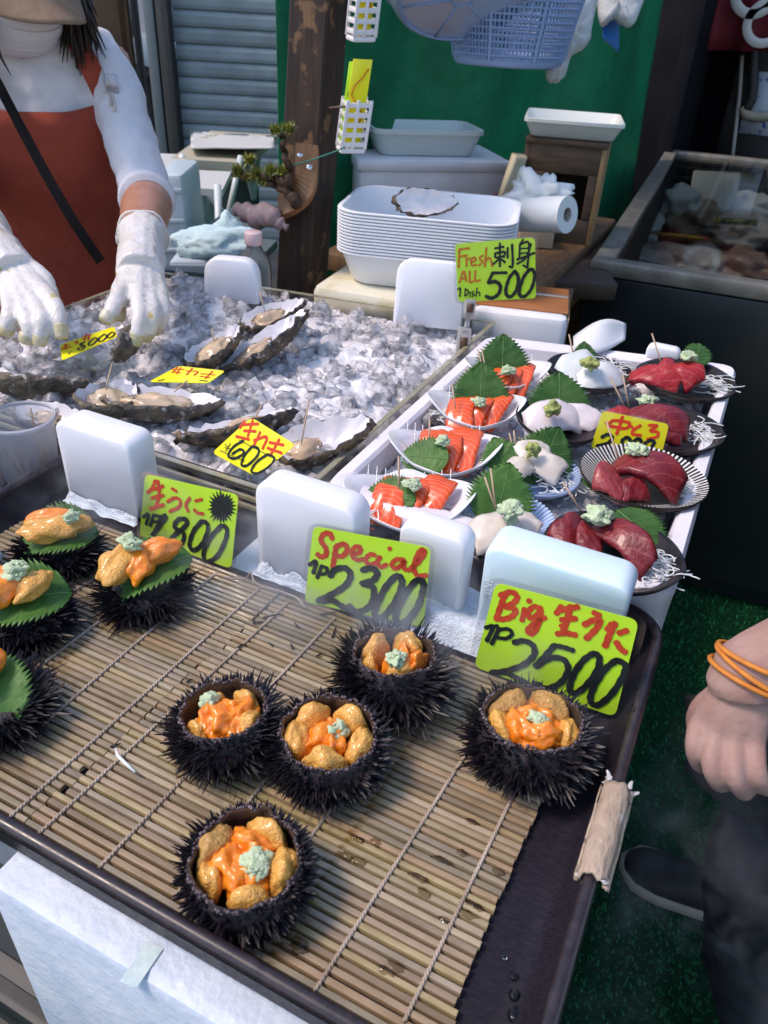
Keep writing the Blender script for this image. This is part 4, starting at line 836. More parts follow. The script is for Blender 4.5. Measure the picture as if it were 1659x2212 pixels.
for i in range(900):
    u, v = r.random(), r.random(); x = -1.018+.624*u; y = .612+(.535+.10*u)*v; s = r.choice([r.uniform(.005, .010), r.uniform(.010, .021)]); ice_chunk(b, (x, y, ice_z(x, y)+r.uniform(-.006, .0)), s, r)
tag(obj('crushed_ice', b, ICE, angle=48, kind='stuff'), 'loose clear ice chunks on top of the bin', 'ice')
# ---- oysters
OYO = M('oyster_outer', (.19, .135, .085), .75, col2=(.035, .033, .033), vs=55, vd=6, vlo=.4, vhi=.6, bump=1.0, bs=120, bdist=.005, spots=[((.42, .38, .34), 90, .62)])
OYD = M('oyster_outer_dark', (.06, .055, .05), .7, col2=(.20, .16, .11), vs=60, vd=6, bump=1.0, bs=120, bdist=.005, spots=[((.4, .37, .34), 80, .62)])
OYI = M('oyster_nacre', (.74, .70, .70), .2, col2=(.60, .58, .62), vs=35, coat=.5, bump=.25, bs=60, bdist=.002, spots=[((.30, .26, .22), 26, .70)])
MEAT = M('oyster_meat', (.64, .48, .31), .15, col2=(.46, .34, .22), vs=60, sss=.4, sssr=(.01, .005, .002), coat=.6, bump=.4, bs=110, bdist=.0015); MEATD = M('oyster_mantle', (.20, .15, .10), .25, col2=(.34, .26, .18), vs=90, coat=.5)
def oyster(label, c, L, W, yaw, nrm, seed, dark=False, meats=((.0, 0, .36),), group='open oysters on the ice', depth=.5):
    """nrm = (right, away, up) direction the open side faces"""
    c = Vector(c); Nn = (RH*nrm[0]+FH*nrm[1]+ZZ*nrm[2]).normalized(); a = math.radians(yaw); A = RH*math.cos(a)+FH*math.sin(a); A = (A-Nn*A.dot(Nn)).normalized(); T = Nn.cross(A)
    t = thing('oyster', label, 'oyster', c, group); W *= .86; D = W*depth*.66; nph, nr = 56, 10
    def outl(ph): 
        k = 1+.10*noise.noise(Vector((math.cos(ph)*2, math.sin(ph)*2, seed)))+.05*noise.noise(Vector((math.cos(ph)*7, math.sin(ph)*7, seed+3)))
        return L/2*math.cos(ph)*k, W/2*math.sin(ph)*(1-.32*math.cos(ph))*k
    def pt(u, ph, off, ext):
        x, y = outl(ph); ruf = noise.noise(Vector((math.cos(ph)*5, math.sin(ph)*5, seed*2)))*.007*u**3
        z = -D*(1-u**2.4)+ruf
        return c+A*x*u*ext+T*y*u*ext+Nn*(z-off)
    for nm, off, ext, m in (('shell_inner', 0, .96, OYI), ('shell_outer', .008, 1.05, OYD if dark else OYO)):
        b = MB(); rings = []
        for i in range(nr+1):
            u = max(i/nr, .02); rings.append([pt(u, 2*PI*j/nph, off*(1.6-u)+(.008*noise.noise(Vector((u*8, j*.35, seed)))*u if off else 0), ext*(1+(.11*noise.noise(Vector((j*.7, u*5, seed+1))) if off else 0))) for j in range(nph)])
        if nm == 'shell_outer': rings.append([pt(1, 2*PI*j/nph, .0005, .97) for j in range(nph)])
        b.loft(rings, True, False); obj(nm, b, m, t)
    for i, (mx, my, s) in enumerate(meats):
        b = MB(); b.blob(c+A*(L*mx)+T*(W*my)-Nn*D*.45, (L*s*.64, W*s*.76, D*.50), .20, 1.6, 4, seed+i, (A, T, Nn), fine=.03, ffr=6); mt = obj('meat', b, MEAT, t)
        b = MB(); pts = [c+A*(L*mx+L*s*.74*math.cos(q*PI/14))+T*(W*my+W*s*.82*math.sin(q*PI/14))-Nn*(D*.30+.001*math.sin(q*2.3)) for q in range(-2, 15)]; b.tube(pts, [.0018+.0007*math.sin(q*1.9) for q in range(17)], 6); obj('mantle', b, MEATD, mt)
    return t
oyster('large open oyster with pale meat behind the tall cool pack', P(352, 856, .964), .150, .085, 8, (.05, .12, 1), 1, True, ((-.05, -.02, .40),)); 
oyster('small open oyster at the left of the large one', P(240, 846, .966), .090, .080, 80, (.1, .05, 1), 2, True, ((-.06, .0, .42),))
oyster('dark closed-looking oyster at the far left of the ice', P(78, 815, .955), .150, .070, -14, (.0, .55, .8), 3, True, ())
oyster('white ruffled oyster half hidden behind the tall cool pack', P(118, 895, .945), .120, .062, -18, (.0, .0, 1), 4, True, ((-.1, 0, .2),))
oyster('open oyster with glossy meat, nearest the gloved hand on its right', P(463, 742, .972), .110, .066, 52, (-.30, -.12, 1), 5, False, ((-.05, 0, .40),))
oyster('long narrow open oyster beside the bare ice', P(572, 728, .970), .170, .070, 44, (-.42, -.05, 1), 6, False, ((-.18, 0, .30),))
oyster('open oyster behind the long narrow one', P(590, 672, .975), .110, .070, 30, (-.2, -.2, 1), 7, False, ((-.1, 0, .34),))
oyster('brown oyster behind the yellow 600 card', P(510, 918, .955)+FH*.012, .155, .070, 32, (-.25, .35, 1), 8, False, ((.1, 0, .3),))
oyster('open oyster with white nacre at the right of the 600 card', P(698, 940, .952), .125, .078, 20, (-.2, -.2, 1), 9, False, ((-.25, -.05, .28),))
oyster('oyster held upright under the gloved hand', P(262, 735, .99), .090, .050, 95, (-.9, .0, .3), 10, True, ())
for lab, a, b_, z in [('pick in the small oyster left of the large one', (226, 852), (242, 785), .965), ('pick leaning in the large oyster', (378, 845), (405, 822), .965), ('pick in the oyster right of the 600 card', (652, 952), (668, 862), .955), ('pick in the brown oyster behind the 600 card', (550, 905), (566, 873), .955),
                      ('pick in the white ruffled oyster behind the cool pack', (210, 893), (196, 863), .95), ('pick in the oyster behind the long narrow one', (572, 672), (561, 630), .98), ('pick in the oyster nearest the gloved hand', (462, 735), (458, 708), .975)]: pxpick(a, b_, z, 0, 'wooden '+lab)
# ---- cards on the ice
K5 = crop(600, 700, .6028)
card('yellow card lettered 600 propped on the ice', K5, [(362, 1092), (602, 1242), (388, 1412), (150, 1284)], .948, .42, [
    ('red_lettering', REDB, 17, [[(328, 1112), (302, 1150)], [(318, 1132), (402, 1128)], [(325, 1165), (388, 1168)], [(372, 1108), (345, 1195)], [(282, 1195), (352, 1212)], [(378, 1218), (448, 1198), (425, 1262)], [(412, 1172), (378, 1245)], [(462, 1228), (538, 1242)], [(452, 1258), (528, 1285)], [(515, 1212), (470, 1292)]]),
    ('black_lettering', BLK, 15, [[5, (222, 1238), (240, 1252), (252, 1232)], [5, (240, 1252), (226, 1276)], [5, (222, 1256), (248, 1262)], [4, (196, 1272), (330, 1330)], [(322, 1218), (268, 1252), (240, 1298), (275, 1315), (325, 1285), (305, 1265), (262, 1290)], [(368, 1250), (328, 1298), (312, 1348), (345, 1350), (398, 1298), (402, 1260), (368, 1250)], [(452, 1292), (395, 1332), (365, 1382), (402, 1394), (468, 1352), (488, 1312), (452, 1292)], [4, (300, 1215), (520, 1330)]])],
    NEONY, rad=.008, lam=0)
K8 = crop(0, 1000, .42194); n8 = (ZZ+FH*.02-RH*.0).normalized()
card('yellow card lettered 800 between the gloved hands', K8, [(462, 292), (880, 150), (905, 228), (478, 412)], .98, 0, [
    ('red_lettering', REDB, 14, [[(485, 318), (535, 292)], [(505, 288), (512, 328)], [(470, 335), (555, 308)], [(575, 275), (600, 265), (590, 290)], [(640, 232), (705, 215)], [(668, 208), (650, 262)], [(690, 215), (682, 258)], [(632, 250), (690, 238)]]),
    ('black_lettering', BLK, 15, [[5, (522, 348), (538, 358), (550, 340)], [5, (538, 358), (532, 372)], [(655, 272), (618, 288), (635, 305), (600, 325), (628, 335), (655, 305), (628, 292), (655, 272)], [(735, 238), (690, 275), (690, 300), (725, 285), (752, 250), (735, 238)], [(805, 212), (765, 245), (768, 270), (800, 258), (825, 225), (805, 212)], [(865, 195), (832, 222), (835, 242), (865, 232), (885, 208), (865, 195)]])],
    NEONY, rad=.006, lam=0, plane=(P(280, 745, .972), n8))
K4 = crop(0, 700, .5425)
card('yellow card lying flat behind the large oyster', K4, [(1072, 906), (1352, 936), (1250, 1010), (893, 1002)], .96, 0, [
    ('red_lettering', REDB, 11, [[(1065, 915), (1040, 945)], [(1035, 928), (1105, 930)], [(1028, 945), (1085, 950)], [(1085, 918), (1060, 955)], [(1118, 938), (1185, 942), (1165, 965)], [(1155, 922), (1120, 962)], [(1205, 955), (1290, 962)], [(1200, 970), (1260, 978)], [(1275, 940), (1232, 985)]]),
    ('black_lettering', BLK, 10, [[(950, 998), (985, 990)], [(1200, 995), (1245, 1000)]])], NEONY, rad=.006, lam=0, plane=(P(400, 820, .962), ZZ.copy()))
K6 = crop(1350, 650, .36166); sb = P(1000, 745, .935); n6 = (-FH+ZZ*.12+RH*.05).normalized()
t6 = card('neon green card lettered Fresh ALL 1.Dish 500 on a clip stand', K6, [(362, 398), (1082, 338), (1092, 888), (388, 920)], .95, 0, [
    ('red_lettering', ORI, 20, [[(402, 448), (395, 608)], [(400, 448), (490, 436)], [(402, 512), (470, 502)], [17, (465, 522), (465, 600)], [17, (465, 548), (500, 522)], [16, (512, 562), (550, 545), (535, 518), (508, 545), (515, 590), (560, 585)], [16, (612, 500), (582, 528), (610, 560), (575, 592)], [18, (645, 432), (630, 602)], [17, (636, 552), (668, 522), (688, 550), (695, 600)],
     [18, (402, 745), (440, 642), (465, 735)], [16, (412, 712), (460, 705)], [18, (495, 642), (495, 738), (530, 732)], [18, (545, 640), (545, 728), (590, 722)]]),
    ('black_lettering', BLK, 20, [[15, (385, 808), (410, 796), (405, 870)], [14, (455, 800), (450, 866)], [14, (455, 802), (482, 822), (475, 850), (450, 866)], [12, (500, 828), (497, 870)], [12, (530, 822), (515, 840), (535, 855), (515, 870)], [13, (560, 792), (550, 870)], [12, (552, 842), (580, 832), (585, 866)],
     [(720, 438), (800, 422)], [(765, 392), (765, 600)], [(722, 482), (730, 520), (805, 506)], [(725, 482), (810, 470), (800, 515)], [(762, 530), (705, 580)], [(772, 532), (812, 562)], [(835, 432), (835, 522)], [22, (875, 402), (880, 590), (850, 600)],
     [(975, 358), (950, 395)], [(945, 402), (940, 530)], [(945, 402), (1025, 392), (1012, 612)], [15, (950, 440), (1020, 435)], [15, (950, 482), (1018, 476)], [22, (920, 538), (1000, 510), (1075, 478)], [(1045, 397), (1000, 520), (920, 578)], [(1012, 612), (975, 590)],
     [28, (695, 658), (825, 656)], [30, (700, 660), (660, 745)], [34, (660, 745), (730, 738), (770, 780), (750, 850), (690, 885), (640, 868)], [32, (900, 642), (852, 700), (820, 800), (828, 860), (870, 868), (918, 800), (930, 695), (900, 642)], [32, (1030, 628), (982, 690), (942, 800), (945, 860), (990, 868), (1048, 800), (1078, 690), (1062, 632), (1030, 628)]])],
    NEON, rad=.008, lam=.004, plane=(sb+FH*.012, n6))
t = thing('card_clip', 'clear plastic clip stand holding the Fresh card on the bin wall', 'clip', sb)
CLIP = M('clip_plastic', (.70, .68, .66), .15, tr=.6); CLIPB = M('clip_brown', (.10, .05, .03), .4)
g = Vector(sb); top = PL(1016, 655, sb, n6)
b = MB(); b.box(g+ZZ*.004, (.022, .016, .05), (RH, FH, ZZ), .003); obj('base_clip', b, CLIP, t, angle=40)
b = MB(); b.box(g+ZZ*.006-FH*.0095, (.012, .003, .02), (RH, FH, ZZ)); obj('spring', b, CLIPB, t)
b = MB(); b.tube([g+ZZ*.02, g.lerp(top, .5)+RH*.001, top], .0045, 8); obj('arm', b, CLIP, t)
b = MB(); ax = (top-g).normalized(); b.box(top-ax*.008-FH*.004, (.018, .010, .032), (RH, FH, ZZ), .003); hc = obj('head_clip', b, CLIP, t, angle=40)
b = MB(); b.box(top-ax*.004-FH*.0105, (.010, .003, .014), (RH, FH, ZZ)); obj('spring', b, CLIPB, t)
b = MB(); p = P(928, 905, IZ); b.box(p+ZZ*.002, (.010, .030, .012), bev=.002); solo('spare_clip', b, CLIP, 'small clear clip on the right wall of the ice bin', 'clip', angle=40)
# ---- packs standing in the ice
lg = P(848, 700, .93); pack('white cool pack leaning against the stack of foam trays', lg, .118, up_to(lg, 845, 560), .03, yaw=HEAD-.12, lean=.2, r=.026, z=.93)
lf = P(440, 648, .95); pack('pinkish white cool pack in the ice before the bottle', lf, .098, up_to(lf, 462, 555), .03, yaw=HEAD-.1, lean=.05, r=.026, taper=-.1, z=.95)
# ---- bottle behind the bin
bc = P(552, 612, .93); bc.z = .86; hb = up_to(bc, 548, 500); t = thing('plastic_bottle', 'clear plastic bottle with pink cap behind the ice bin', 'bottle', bc)
b = MB(); b.lathe(bc, [(.030, 0), (.032, .006), (.032, hb*.60), (.029, hb*.70), (.017, hb*.80), (.0125, hb*.86), (.0125, hb*.90)], 28, cap0=True); obj('bottle_body', b, M('pet', (.75, .82, .82), .06, tr=.85, ior=1.3), t)
b = MB(); b.lathe(bc, [(.0155, hb*.86), (.0165, hb*.87), (.0165, hb*.985), (.015, hb)], 28, fn=lambda a, r_, z: (r_*(1+.02*math.sin(a*40)), z), cap0=True, cap1=True); obj('cap', b, M('cap_pink', (.72, .52, .52), .45), t)
# ---- cups and picks left of the tray
b = MB(); b.box((-.80, .56, .44), (.24, .44, .885), bev=.008); solo('side_table', b, M('dark_wood', (.03, .024, .022), .6), 'dark side table left of the tray carrying plastic cups', 'table', angle=40)
CUP = M('cup_plastic', (.80, .78, .82), .25, tr=.35, ior=1.2, sss=.0); cc = Vector((-.722, .545, .884))
t = thing('plastic_cup', 'wide clear plastic cup of wooden picks beside the tray', 'cup', cc)
CUPC = M('cup_clear', (.80, .78, .82), .3, alpha=.38)
b = MB(); b.lathe(cc, [(.0005, .001), (.030, .001), (.038, .085), (.0395, .087), (.0385, .089)], 40); obj('cup_wall', b, CUPC, t)
b = MB(); b.lathe(cc, [(.0395, .084), (.041, .087), (.0395, .090), (.0385, .087), (.0395, .084)], 40); obj('cup_lip', b, CUP, t)
q = random.Random(3)
for i in range(11):
    a = q.uniform(0, 6.28); rr = q.uniform(.004, .024); p = cc+Vector((math.cos(a)*rr, math.sin(a)*rr, .003)); e = q.uniform(0, 6.28); tip = p+Vector((math.cos(e)*.012, math.sin(e)*.012, .045 if i else .085)); pick(p, tip, 'wooden pick standing in the plastic cup beside the tray', 'picks in the cup', .0011)
cb = Vector((-.775, .505, .884)); t = thing('plastic_cup', 'frosted cup stack with crumpled film at the left edge', 'cup', cb)
b = MB(); b.lathe(cb, [(.0005, .001), (.034, .001), (.041, .125), (.043, .128), (.042, .130)], 40); obj('cup_wall', b, CUP, t)
b = MB(); b.lathe(cb, [(.040, .126), (.042, .15), (.046, .178)], 48, fn=lambda a, r_, z: (r_*(1+.10*math.sin(a*9)+.06*math.sin(a*23)), z+.014*math.sin(a*5+1)*(z > .13))); obj('film', b, CUPC, t)
# ------------------------------------------------------------------ behind the bin: foam boxes, tray stack, post
def slab_px(a, b_, zt, dep, h, bev=.012, yaw=None):
    """box whose front top edge runs from pixel a to pixel b at height zt"""
    A, B = P(*a, zt), P(*b_, zt); X = (B-A); L = X.length; X.normalize(); Y = ZZ.cross(X); m = MB(); m.box((A+B)/2+Y*dep/2-ZZ*h/2, (L, dep, h), (X, Y, ZZ), bev); return m, (A+B)/2+Y*dep/2, X, Y, L
FOAMY = M('foam_worn', (.70, .66, .52), .6, col2=(.55, .45, .22), vs=22, vlo=.5, vhi=.75, bump=.4, bs=200, bdist=.0015)
m, cA, XA, YA, LA = slab_px((672, 616), (1012, 672), .95, .30, .30, .014)
t = thing('foam_box', 'worn yellowed foam box under the stack of white trays', 'foam box', cA-ZZ*.30); obj('box_body', m, FOAMY, t, angle=40)
t2 = thing('foam_box', 'white foam box with orange taped lid behind the sashimi', 'foam box', P(1130, 690, .95)-ZZ*.2)
m, cB, XB, YB, LB = slab_px((1020, 668), (1228, 692), .95, .17, .20, .012); obj('box_body', m, FOAMW, t2, angle=40)
ORT = M('orange_tape', (.42, .16, .05), .35, col2=(.36, .13, .04), vs=30)
m = MB(); m.box(cB+ZZ*.0018+YB*.012, (LB*.99, .14, .0036), (XB, YB, ZZ), .0015); lid = obj('taped_lid', m, ORT, t2, angle=40)
m = MB(); m.box(cB+XB*(LB/2+.0012)-ZZ*.10+YB*.012, (.003, .14, .19), (XB, YB, ZZ)); obj('side_tape', m, M('brown_tape', (.34, .20, .10), .4), t2)
m = MB(); m.box(cB+ZZ*.0044+YB*.03, (LB*.98, .012, .001), (XB, YB, ZZ)); obj('clear_strip', m, M('tape_pale', (.62, .50, .42), .3), lid)
# table under these
b = MB(); b.box((-.60, 1.50, .40), (.90, .50, .50), bev=.01); solo('bench', b, M('bench_wood', (.05, .032, .022), .6, col2=(.08, .05, .03), vs=20), 'dark low bench carrying the foam boxes behind the bin', 'bench', angle=40)
# stack of nested white foam trays
TRW = M('tray_white', (.80, .80, .82), .5, bump=.1, bs=300, sss=.1)
def rr2(c, X, Y, wx, wy, r, z, n=6):
    out = []
    for sx, sy, a0 in ((1, 1, 0), (-1, 1, 1), (-1, -1, 2), (1, -1, 3)):
        for k in range(n+1):
            a = (a0+k/n)*PI/2; out.append(c+X*(sx*(wx/2-r)+r*math.cos(a))+Y*(sy*(wy/2-r)+r*math.sin(a))+ZZ*z)
    return out
def foam_tray_mesh(c, X, Y, wx, wy, h, z, lip=.007, r=.05, th=.004):
    b = MB(); b.loft([rr2(c, X, Y, wx*.80, wy*.76, r*.8, z), rr2(c, X, Y, wx*.84, wy*.81, r*.85, z+.004), rr2(c, X, Y, wx*.965, wy*.955, r, z+h-lip), rr2(c, X, Y, wx, wy, r, z+h-lip), rr2(c, X, Y, wx, wy, r, z+h-.001), rr2(c, X, Y, wx*.985, wy*.98, r, z+h), rr2(c, X, Y, wx*.955, wy*.945, r, z+h-.001), rr2(c, X, Y, wx*.82, wy*.79, r*.8, z+.007), rr2(c, X, Y, wx*.7, wy*.66, r*.6, z+.006)], True, True); return b
Xs = Vector((math.cos(HEAD-.16), math.sin(HEAD-.16), 0)); Ys = ZZ.cross(Xs)
sc = P(905, 600, .98)+Ys*.115; sc.z = 0
zs = .951; hh = up_to(Vector((sc.x, sc.y, zs))-Ys*.12, 900, 470); NT = 14; step = (hh-.062)/(NT-1)
ORD = ['lowest white foam tray of the tall stack behind the ice']+[f'{w} white foam tray from the bottom of the tall nested stack' for w in 'second third fourth fifth sixth seventh eighth ninth tenth eleventh twelfth thirteenth'.split()]+['topmost white foam tray of the stack, an oyster shell in it']
for i in range(NT):
    solo('foam_tray', foam_tray_mesh(sc, Xs, Ys, .325, .245, .062, zs+i*step, step*.58), TRW, ORD[i], 'foam tray', 'nested white foam trays', angle=50)
zt = zs+(NT-1)*step+.010
oyster('empty grey oyster shell standing in the top foam tray', sc+Xs*(-.01)+Ys*.0+ZZ*(zt+.055), .135, .062, 28, (.35, -.55, .6), 33, False, (), depth=.35)
# leaning wooden post
WOOD = M('post_wood', (.055, .030, .018), .7, col2=(.022, .013, .010), vs=14, vd=8, stretch=(6, 6, .5), bump=.6, bs=30, bdist=.004, bstretch=(5, 5, .4), spots=[((.17, .095, .045), 22, .62)])
pb = P(652, 612, .9); pd = (pb-Vector(CAM)).dot(Vector(FW)); lean_v = (ZZ+RH*.075).normalized()
PX, PYv = Vector((1, 0, 0)), Vector((0, 1, 0))
def post_pt(z): return Vector((pb.x, pb.y, 0))+lean_v*((z-.9)/lean_v.z)+ZZ*.9
b = MB(); rings = []
for k in range(30):
    z = k*.08; c = post_pt(z); q = .0385+.0018*noise.noise(Vector((0, 0, z*4))); rings.append([c+PX*(sx*q+.0012*noise.noise(Vector((sx*3, sy, z*9))))+PYv*(sy*q) for sx, sy in ((-1, -.9), (-.9, -1), (0, -1.01), (.9, -1), (1, -.9), (1.01, 0), (1, .9), (.9, 1), (-.9, 1), (-1, .9))])
b.loft(rings); solo('wooden_post', b, WOOD, 'dark leaning wooden post rising behind the ice bin', 'post', angle=30)
# bracket with bonsai
fdep = pd-.088
def pf(x, y, d=0.0): return PY(x, y, pb.y-.055+d)
t = thing('wooden_bracket', 'curved brown wooden bracket screwed to the post', 'bracket', pf(655, 400)); BW = M('bracket_wood', (.33, .17, .08), .5, col2=(.24, .115, .055), vs=30, stretch=(4, 4, 1))
path = [(664, 318), (663, 350), (662, 385), (655, 412), (640, 430), (618, 443), (602, 448)]
b = MB(); rings = []
for i, (x, y) in enumerate(cat_rom(path, 3)):
    p = pf(x, y); rings.append(p)
R2 = []
for i, p in enumerate(rings):
    tg = (rings[min(i+1, len(rings)-1)]-rings[max(i-1, 0)]).normalized(); vd_ = Vector(FW); s = tg.cross(vd_).normalized(); R2.append([p+s*.020-vd_*.012, p+s*.020+vd_*.012, p-s*.020+vd_*.012, p-s*.020-vd_*.012])
b.loft(R2); obj('arm', b, BW, t, smooth=False)
for x, y in ((648, 333), (668, 360)):
    b = MB(); b.lathe((0, 0, 0), [(.0005, .002), (.005, .0018), (.006, 0)], 14); b.v = [tuple(pf(x, y, -.0125)+Vector(CR)*v[0]+Vector(CU)*v[1]-Vector(FW)*v[2]) for v in b.v]; obj('screw', b, M('zinc', (.6, .6, .62), .25, metal=1), t)
t = thing('bonsai_branch', 'twisted pine branch with yellow green needle tufts on the bracket', 'bonsai', pf(610, 430)); BARK = M('bark', (.09, .045, .022), .8, col2=(.035, .02, .012), vs=60, bump=.8, bs=120, bdist=.003); NEED = M('pine_needle', (.34, .32, .05), .5, col2=(.13, .17, .04), vs=80)
for pts, r0, r1 in (([(640, 440), (625, 415), (612, 392), (590, 385), (560, 380), (530, 382), (505, 378)], .011, .003), ([(618, 400), (625, 370), (618, 345), (612, 322), (612, 300), (605, 290)], .008, .003), ([(625, 420), (600, 402), (580, 398), (555, 390)], .008, .003)):
    cr = cat_rom(pts, 4); b = MB(); b.tube([pf(x+3*math.sin(i*1.3), y+2*math.cos(i*2.1), -.02-.01*math.sin(i)) for i, (x, y) in enumerate(cr)], [r0+(r1-r0)*i/len(cr) for i in range(len(cr))], 8); obj('branch', b, BARK, t)
q = random.Random(6)
for cx, cy, rr in ((515, 372, 22), (540, 348, 20), (555, 378, 24), (585, 372, 26), (610, 372, 20), (595, 284, 20), (622, 280, 22), (570, 392, 18), (535, 385, 16)):
    b = MB(); c = pf(cx, cy, -.025)
    for i in range(190):
        d = Vector((q.gauss(0, 1), q.gauss(0, 1), q.gauss(.6, .7))).normalized(); L = rr/ppm(c)*q.uniform(.5, 1.1); p = c+Vector((q.uniform(-1, 1), q.uniform(-1, 1), q.uniform(-.4, .4)))*.006; u, v = frame(d); w_ = .0014
        b.add([p+u*w_, p-u*w_, p+d*L*.6-u*w_*.8, p+d*L*.6+u*w_*.8, p+d*L], [(0, 1, 2, 3), (3, 2, 4)])
    obj('needle_tuft', b, NEED, t, smooth=False, kind='stuff')
b = MB(); cr = cat_rom([(505, 450), (530, 458), (555, 468), (580, 462), (600, 480), (620, 492)], 4); b.tube([pf(x, y, -.03) for x, y in cr], [(.007+.014*math.sin(PI*min(1, i/len(cr)*1.15))**.7+.003*math.sin(i*1.9)) for i in range(len(cr))], 10)
solo('driftwood', b, M('driftwood', (.34, .25, .25), .8, col2=(.24, .17, .17), vs=30, bump=.6, bs=70, bdist=.004), 'pinkish grey knobbly driftwood hanging under the bracket', 'driftwood')
b = MB(); b.tube([pf(x, y, -.02) for x, y in ((612, 362), (640, 355), (670, 347), (700, 336), (722, 328), (745, 318))], .0014, 6); solo('green_twine', b, M('twine_green', (.02, .16, .12), .5), 'green twine tied from the bonsai across the post', 'twine')
# white wire baskets of spare cards on the post
WP = M('white_plastic', (.74, .70, .70), .4)
def card_basket(label, x0, y0, x1, y1, dx, rows, cards):
    A, B, C2 = PY(x0, y1, pb.y-.03), PY(x1, y1, pb.y-.0), PY(x0+dx, y0, pb.y-.03); X = (B-A); wd = X.length; X.normalize(); Z = (C2-A); h = Z.length; Z.normalize(); Y = Z.cross(X); dp = .03
    t = thing('card_basket', label, 'basket', A, 'white baskets hung on the post')
    for k in range(rows):
        z = h*(k+.5)/rows
        for yy in (-dp/2, dp/2):
            m = MB(); m.box(A+X*wd/2+Z*z+Y*yy, (wd, .003, h/rows*.5), (X, Y, Z), .0008); obj('slat', m, WP, t, angle=40)
        for xx in (0, wd):
            m = MB(); m.box(A+X*xx+Z*z, (.003, dp, h/rows*.5), (X, Y, Z), .0008); obj('slat', m, WP, t, angle=40)
    for xx in (0, wd*.45, wd):
        for yy in (-dp/2, dp/2):
            m = MB(); m.box(A+X*xx+Z*h/2+Y*yy*1.06, (.006, .003, h), (X, Y, Z), .0008); obj('upright', m, WP, t, angle=40)
    m = MB(); m.box(A+X*wd/2-Z*.003, (wd+.004, dp+.004, .008), (X, Y, Z), .003); obj('bottom', m, WP, t, angle=40)
    for i, (cx, hh_, mt, lb) in enumerate(cards):
        tt = thing('price_card', lb, 'price card', A, 'spare cards in the white baskets'); c = A+X*(wd*cx)+Z*(hh_/2+.006)+Y*(-.006+.007*i); m = MB(); m.box(c, (wd*.8, .0012, hh_), (X, Y, Z), .0005); obj('card_sheet', m, mt, tt)
        m = MB(); m.tube([c-Y*.001+X*(wd*.3*math.sin(k*1.1))+Z*(hh_*(-.3+.1*k)) for k in range(8)], .003, 4, flat=.2); obj('lettering', m, (REDB, BLK)[i % 2], tt)
card_basket('white slatted basket of spare cards midway up the post', 733, 212, 782, 318, 14, 5, [(.45, .135, NEONY, 'yellow spare card at the back of the middle basket'), (.35, .13, NEON, 'green spare card at the front of the middle basket')])
card_basket('white slatted basket of cards high on the post', 757, -40, 802, 78, 12, 5, [(.45, .11, NEONY, 'yellow spare card in the upper basket on the post')])
b = MB(); b.tube([PY(712, 233, pb.y-.04), PY(745, 230, pb.y-.05)], .002, 6); solo('nail', b, M('rust', (.12, .08, .06), .6), 'rusty nail sticking out of the post above the lower basket', 'nail')
# ------------------------------------------------------------------ green tarpaulin
GREEN = M('tarp_green', (.006, .19, .075), .5, col2=(.004, .115, .045), vs=4, bump=.5, bs=9, bdist=.02, spec=.3)
ta, tb = Vector((-1.12, 1.72, 0)), Vector((-.60, 3.55, 0)); td = (tb-ta).normalized(); tn = Vector((td.y, -td.x, 0))
def tarp(u, v):
    s = u*u*.0+u; p = ta.lerp(tb, s)+ZZ*(.35+1.6*v); return p+tn*(.035*math.sin(s*17+.6*v)*(.4+.6*v)+.025*noise.noise(Vector((s*5, v*2, 1)))+.10*(1-v)*s)
b = MB(); b.grid(tarp, 70, 24, .002); solo('green_tarpaulin', b, GREEN, 'green tarpaulin sheet hanging behind the post and boxes', 'tarpaulin')
# ------------------------------------------------------------------ back counter with boxes
CZ = .90
CW = M('counter_wood', (.16, .085, .035), .6, col2=(.09, .05, .025), vs=18, stretch=(6, 1, 1), bump=.3, bs=30, bdist=.002)
b = MB(); b.box((-.66, 1.98, CZ-.02), (.52, .80, .04), bev=.004); t = thing('back_counter', 'brown wooden counter beside the freezer holding boxes', 'counter', (-.66, 1.98, 0)); obj('top_board', b, CW, t, angle=40)
for x in (-.87, -.44):
    for y in (1.63, 2.33): b = MB(); b.box((x, y, (CZ-.04)/2), (.05, .05, CZ-.04)); obj('leg', b, CW, t)
b = MB(); b.box((-.385, 2.0, CZ-.06), (.05, .9, .05)); obj('side_rail', b, CW, t)
def box_px(bl, br, z, topy, dep, bev):
    A, B = P(*bl, z), P(*br, z); X = (B-A); L = X.length; X.normalize(); Y = ZZ.cross(X); h = up_to((A+B)/2, (bl[0]+br[0])/2, topy); m = MB(); m.box((A+B)/2+Y*dep/2+ZZ*h/2, (L, dep, h), (X, Y, ZZ), bev); return m, (A+B)/2, X, Y, L, h
m, c, X, Y, L, h = box_px((775, 455), (1088, 455), .93, 348, .26, .012)
t = thing('foam_box', 'large white foam box with a lid before the tarpaulin', 'foam box', c); obj('box_body', m, FOAMW, t, angle=40)
m = MB(); m.box(c+Y*.13+ZZ*(h-.012), (L+.012, .272, .03), (X, Y, ZZ), .008); obj('lid', m, FOAMW, t, angle=40)
m = MB(); m.box(c+X*(L*.44)+ZZ*(h*.30)-Y*.0015, (.026, .002, .012), (X, Y, ZZ)); obj('red_print', m, REDI, t)
tc1 = c+Y*.13+X*(-.01)+ZZ*(h+.004); tt = solo('foam_tray', foam_tray_mesh(Vector((tc1.x, tc1.y, 0)), X, Y, .30, .20, .065, tc1.z, .012, .03), M('tray_grey', (.62, .68, .66), .5), 'pale grey green tray on the large foam box', 'foam tray', angle=50)
m, c, X, Y, L, h = box_px((1118, 512), (1262, 530), CZ, 312, .20, .004)
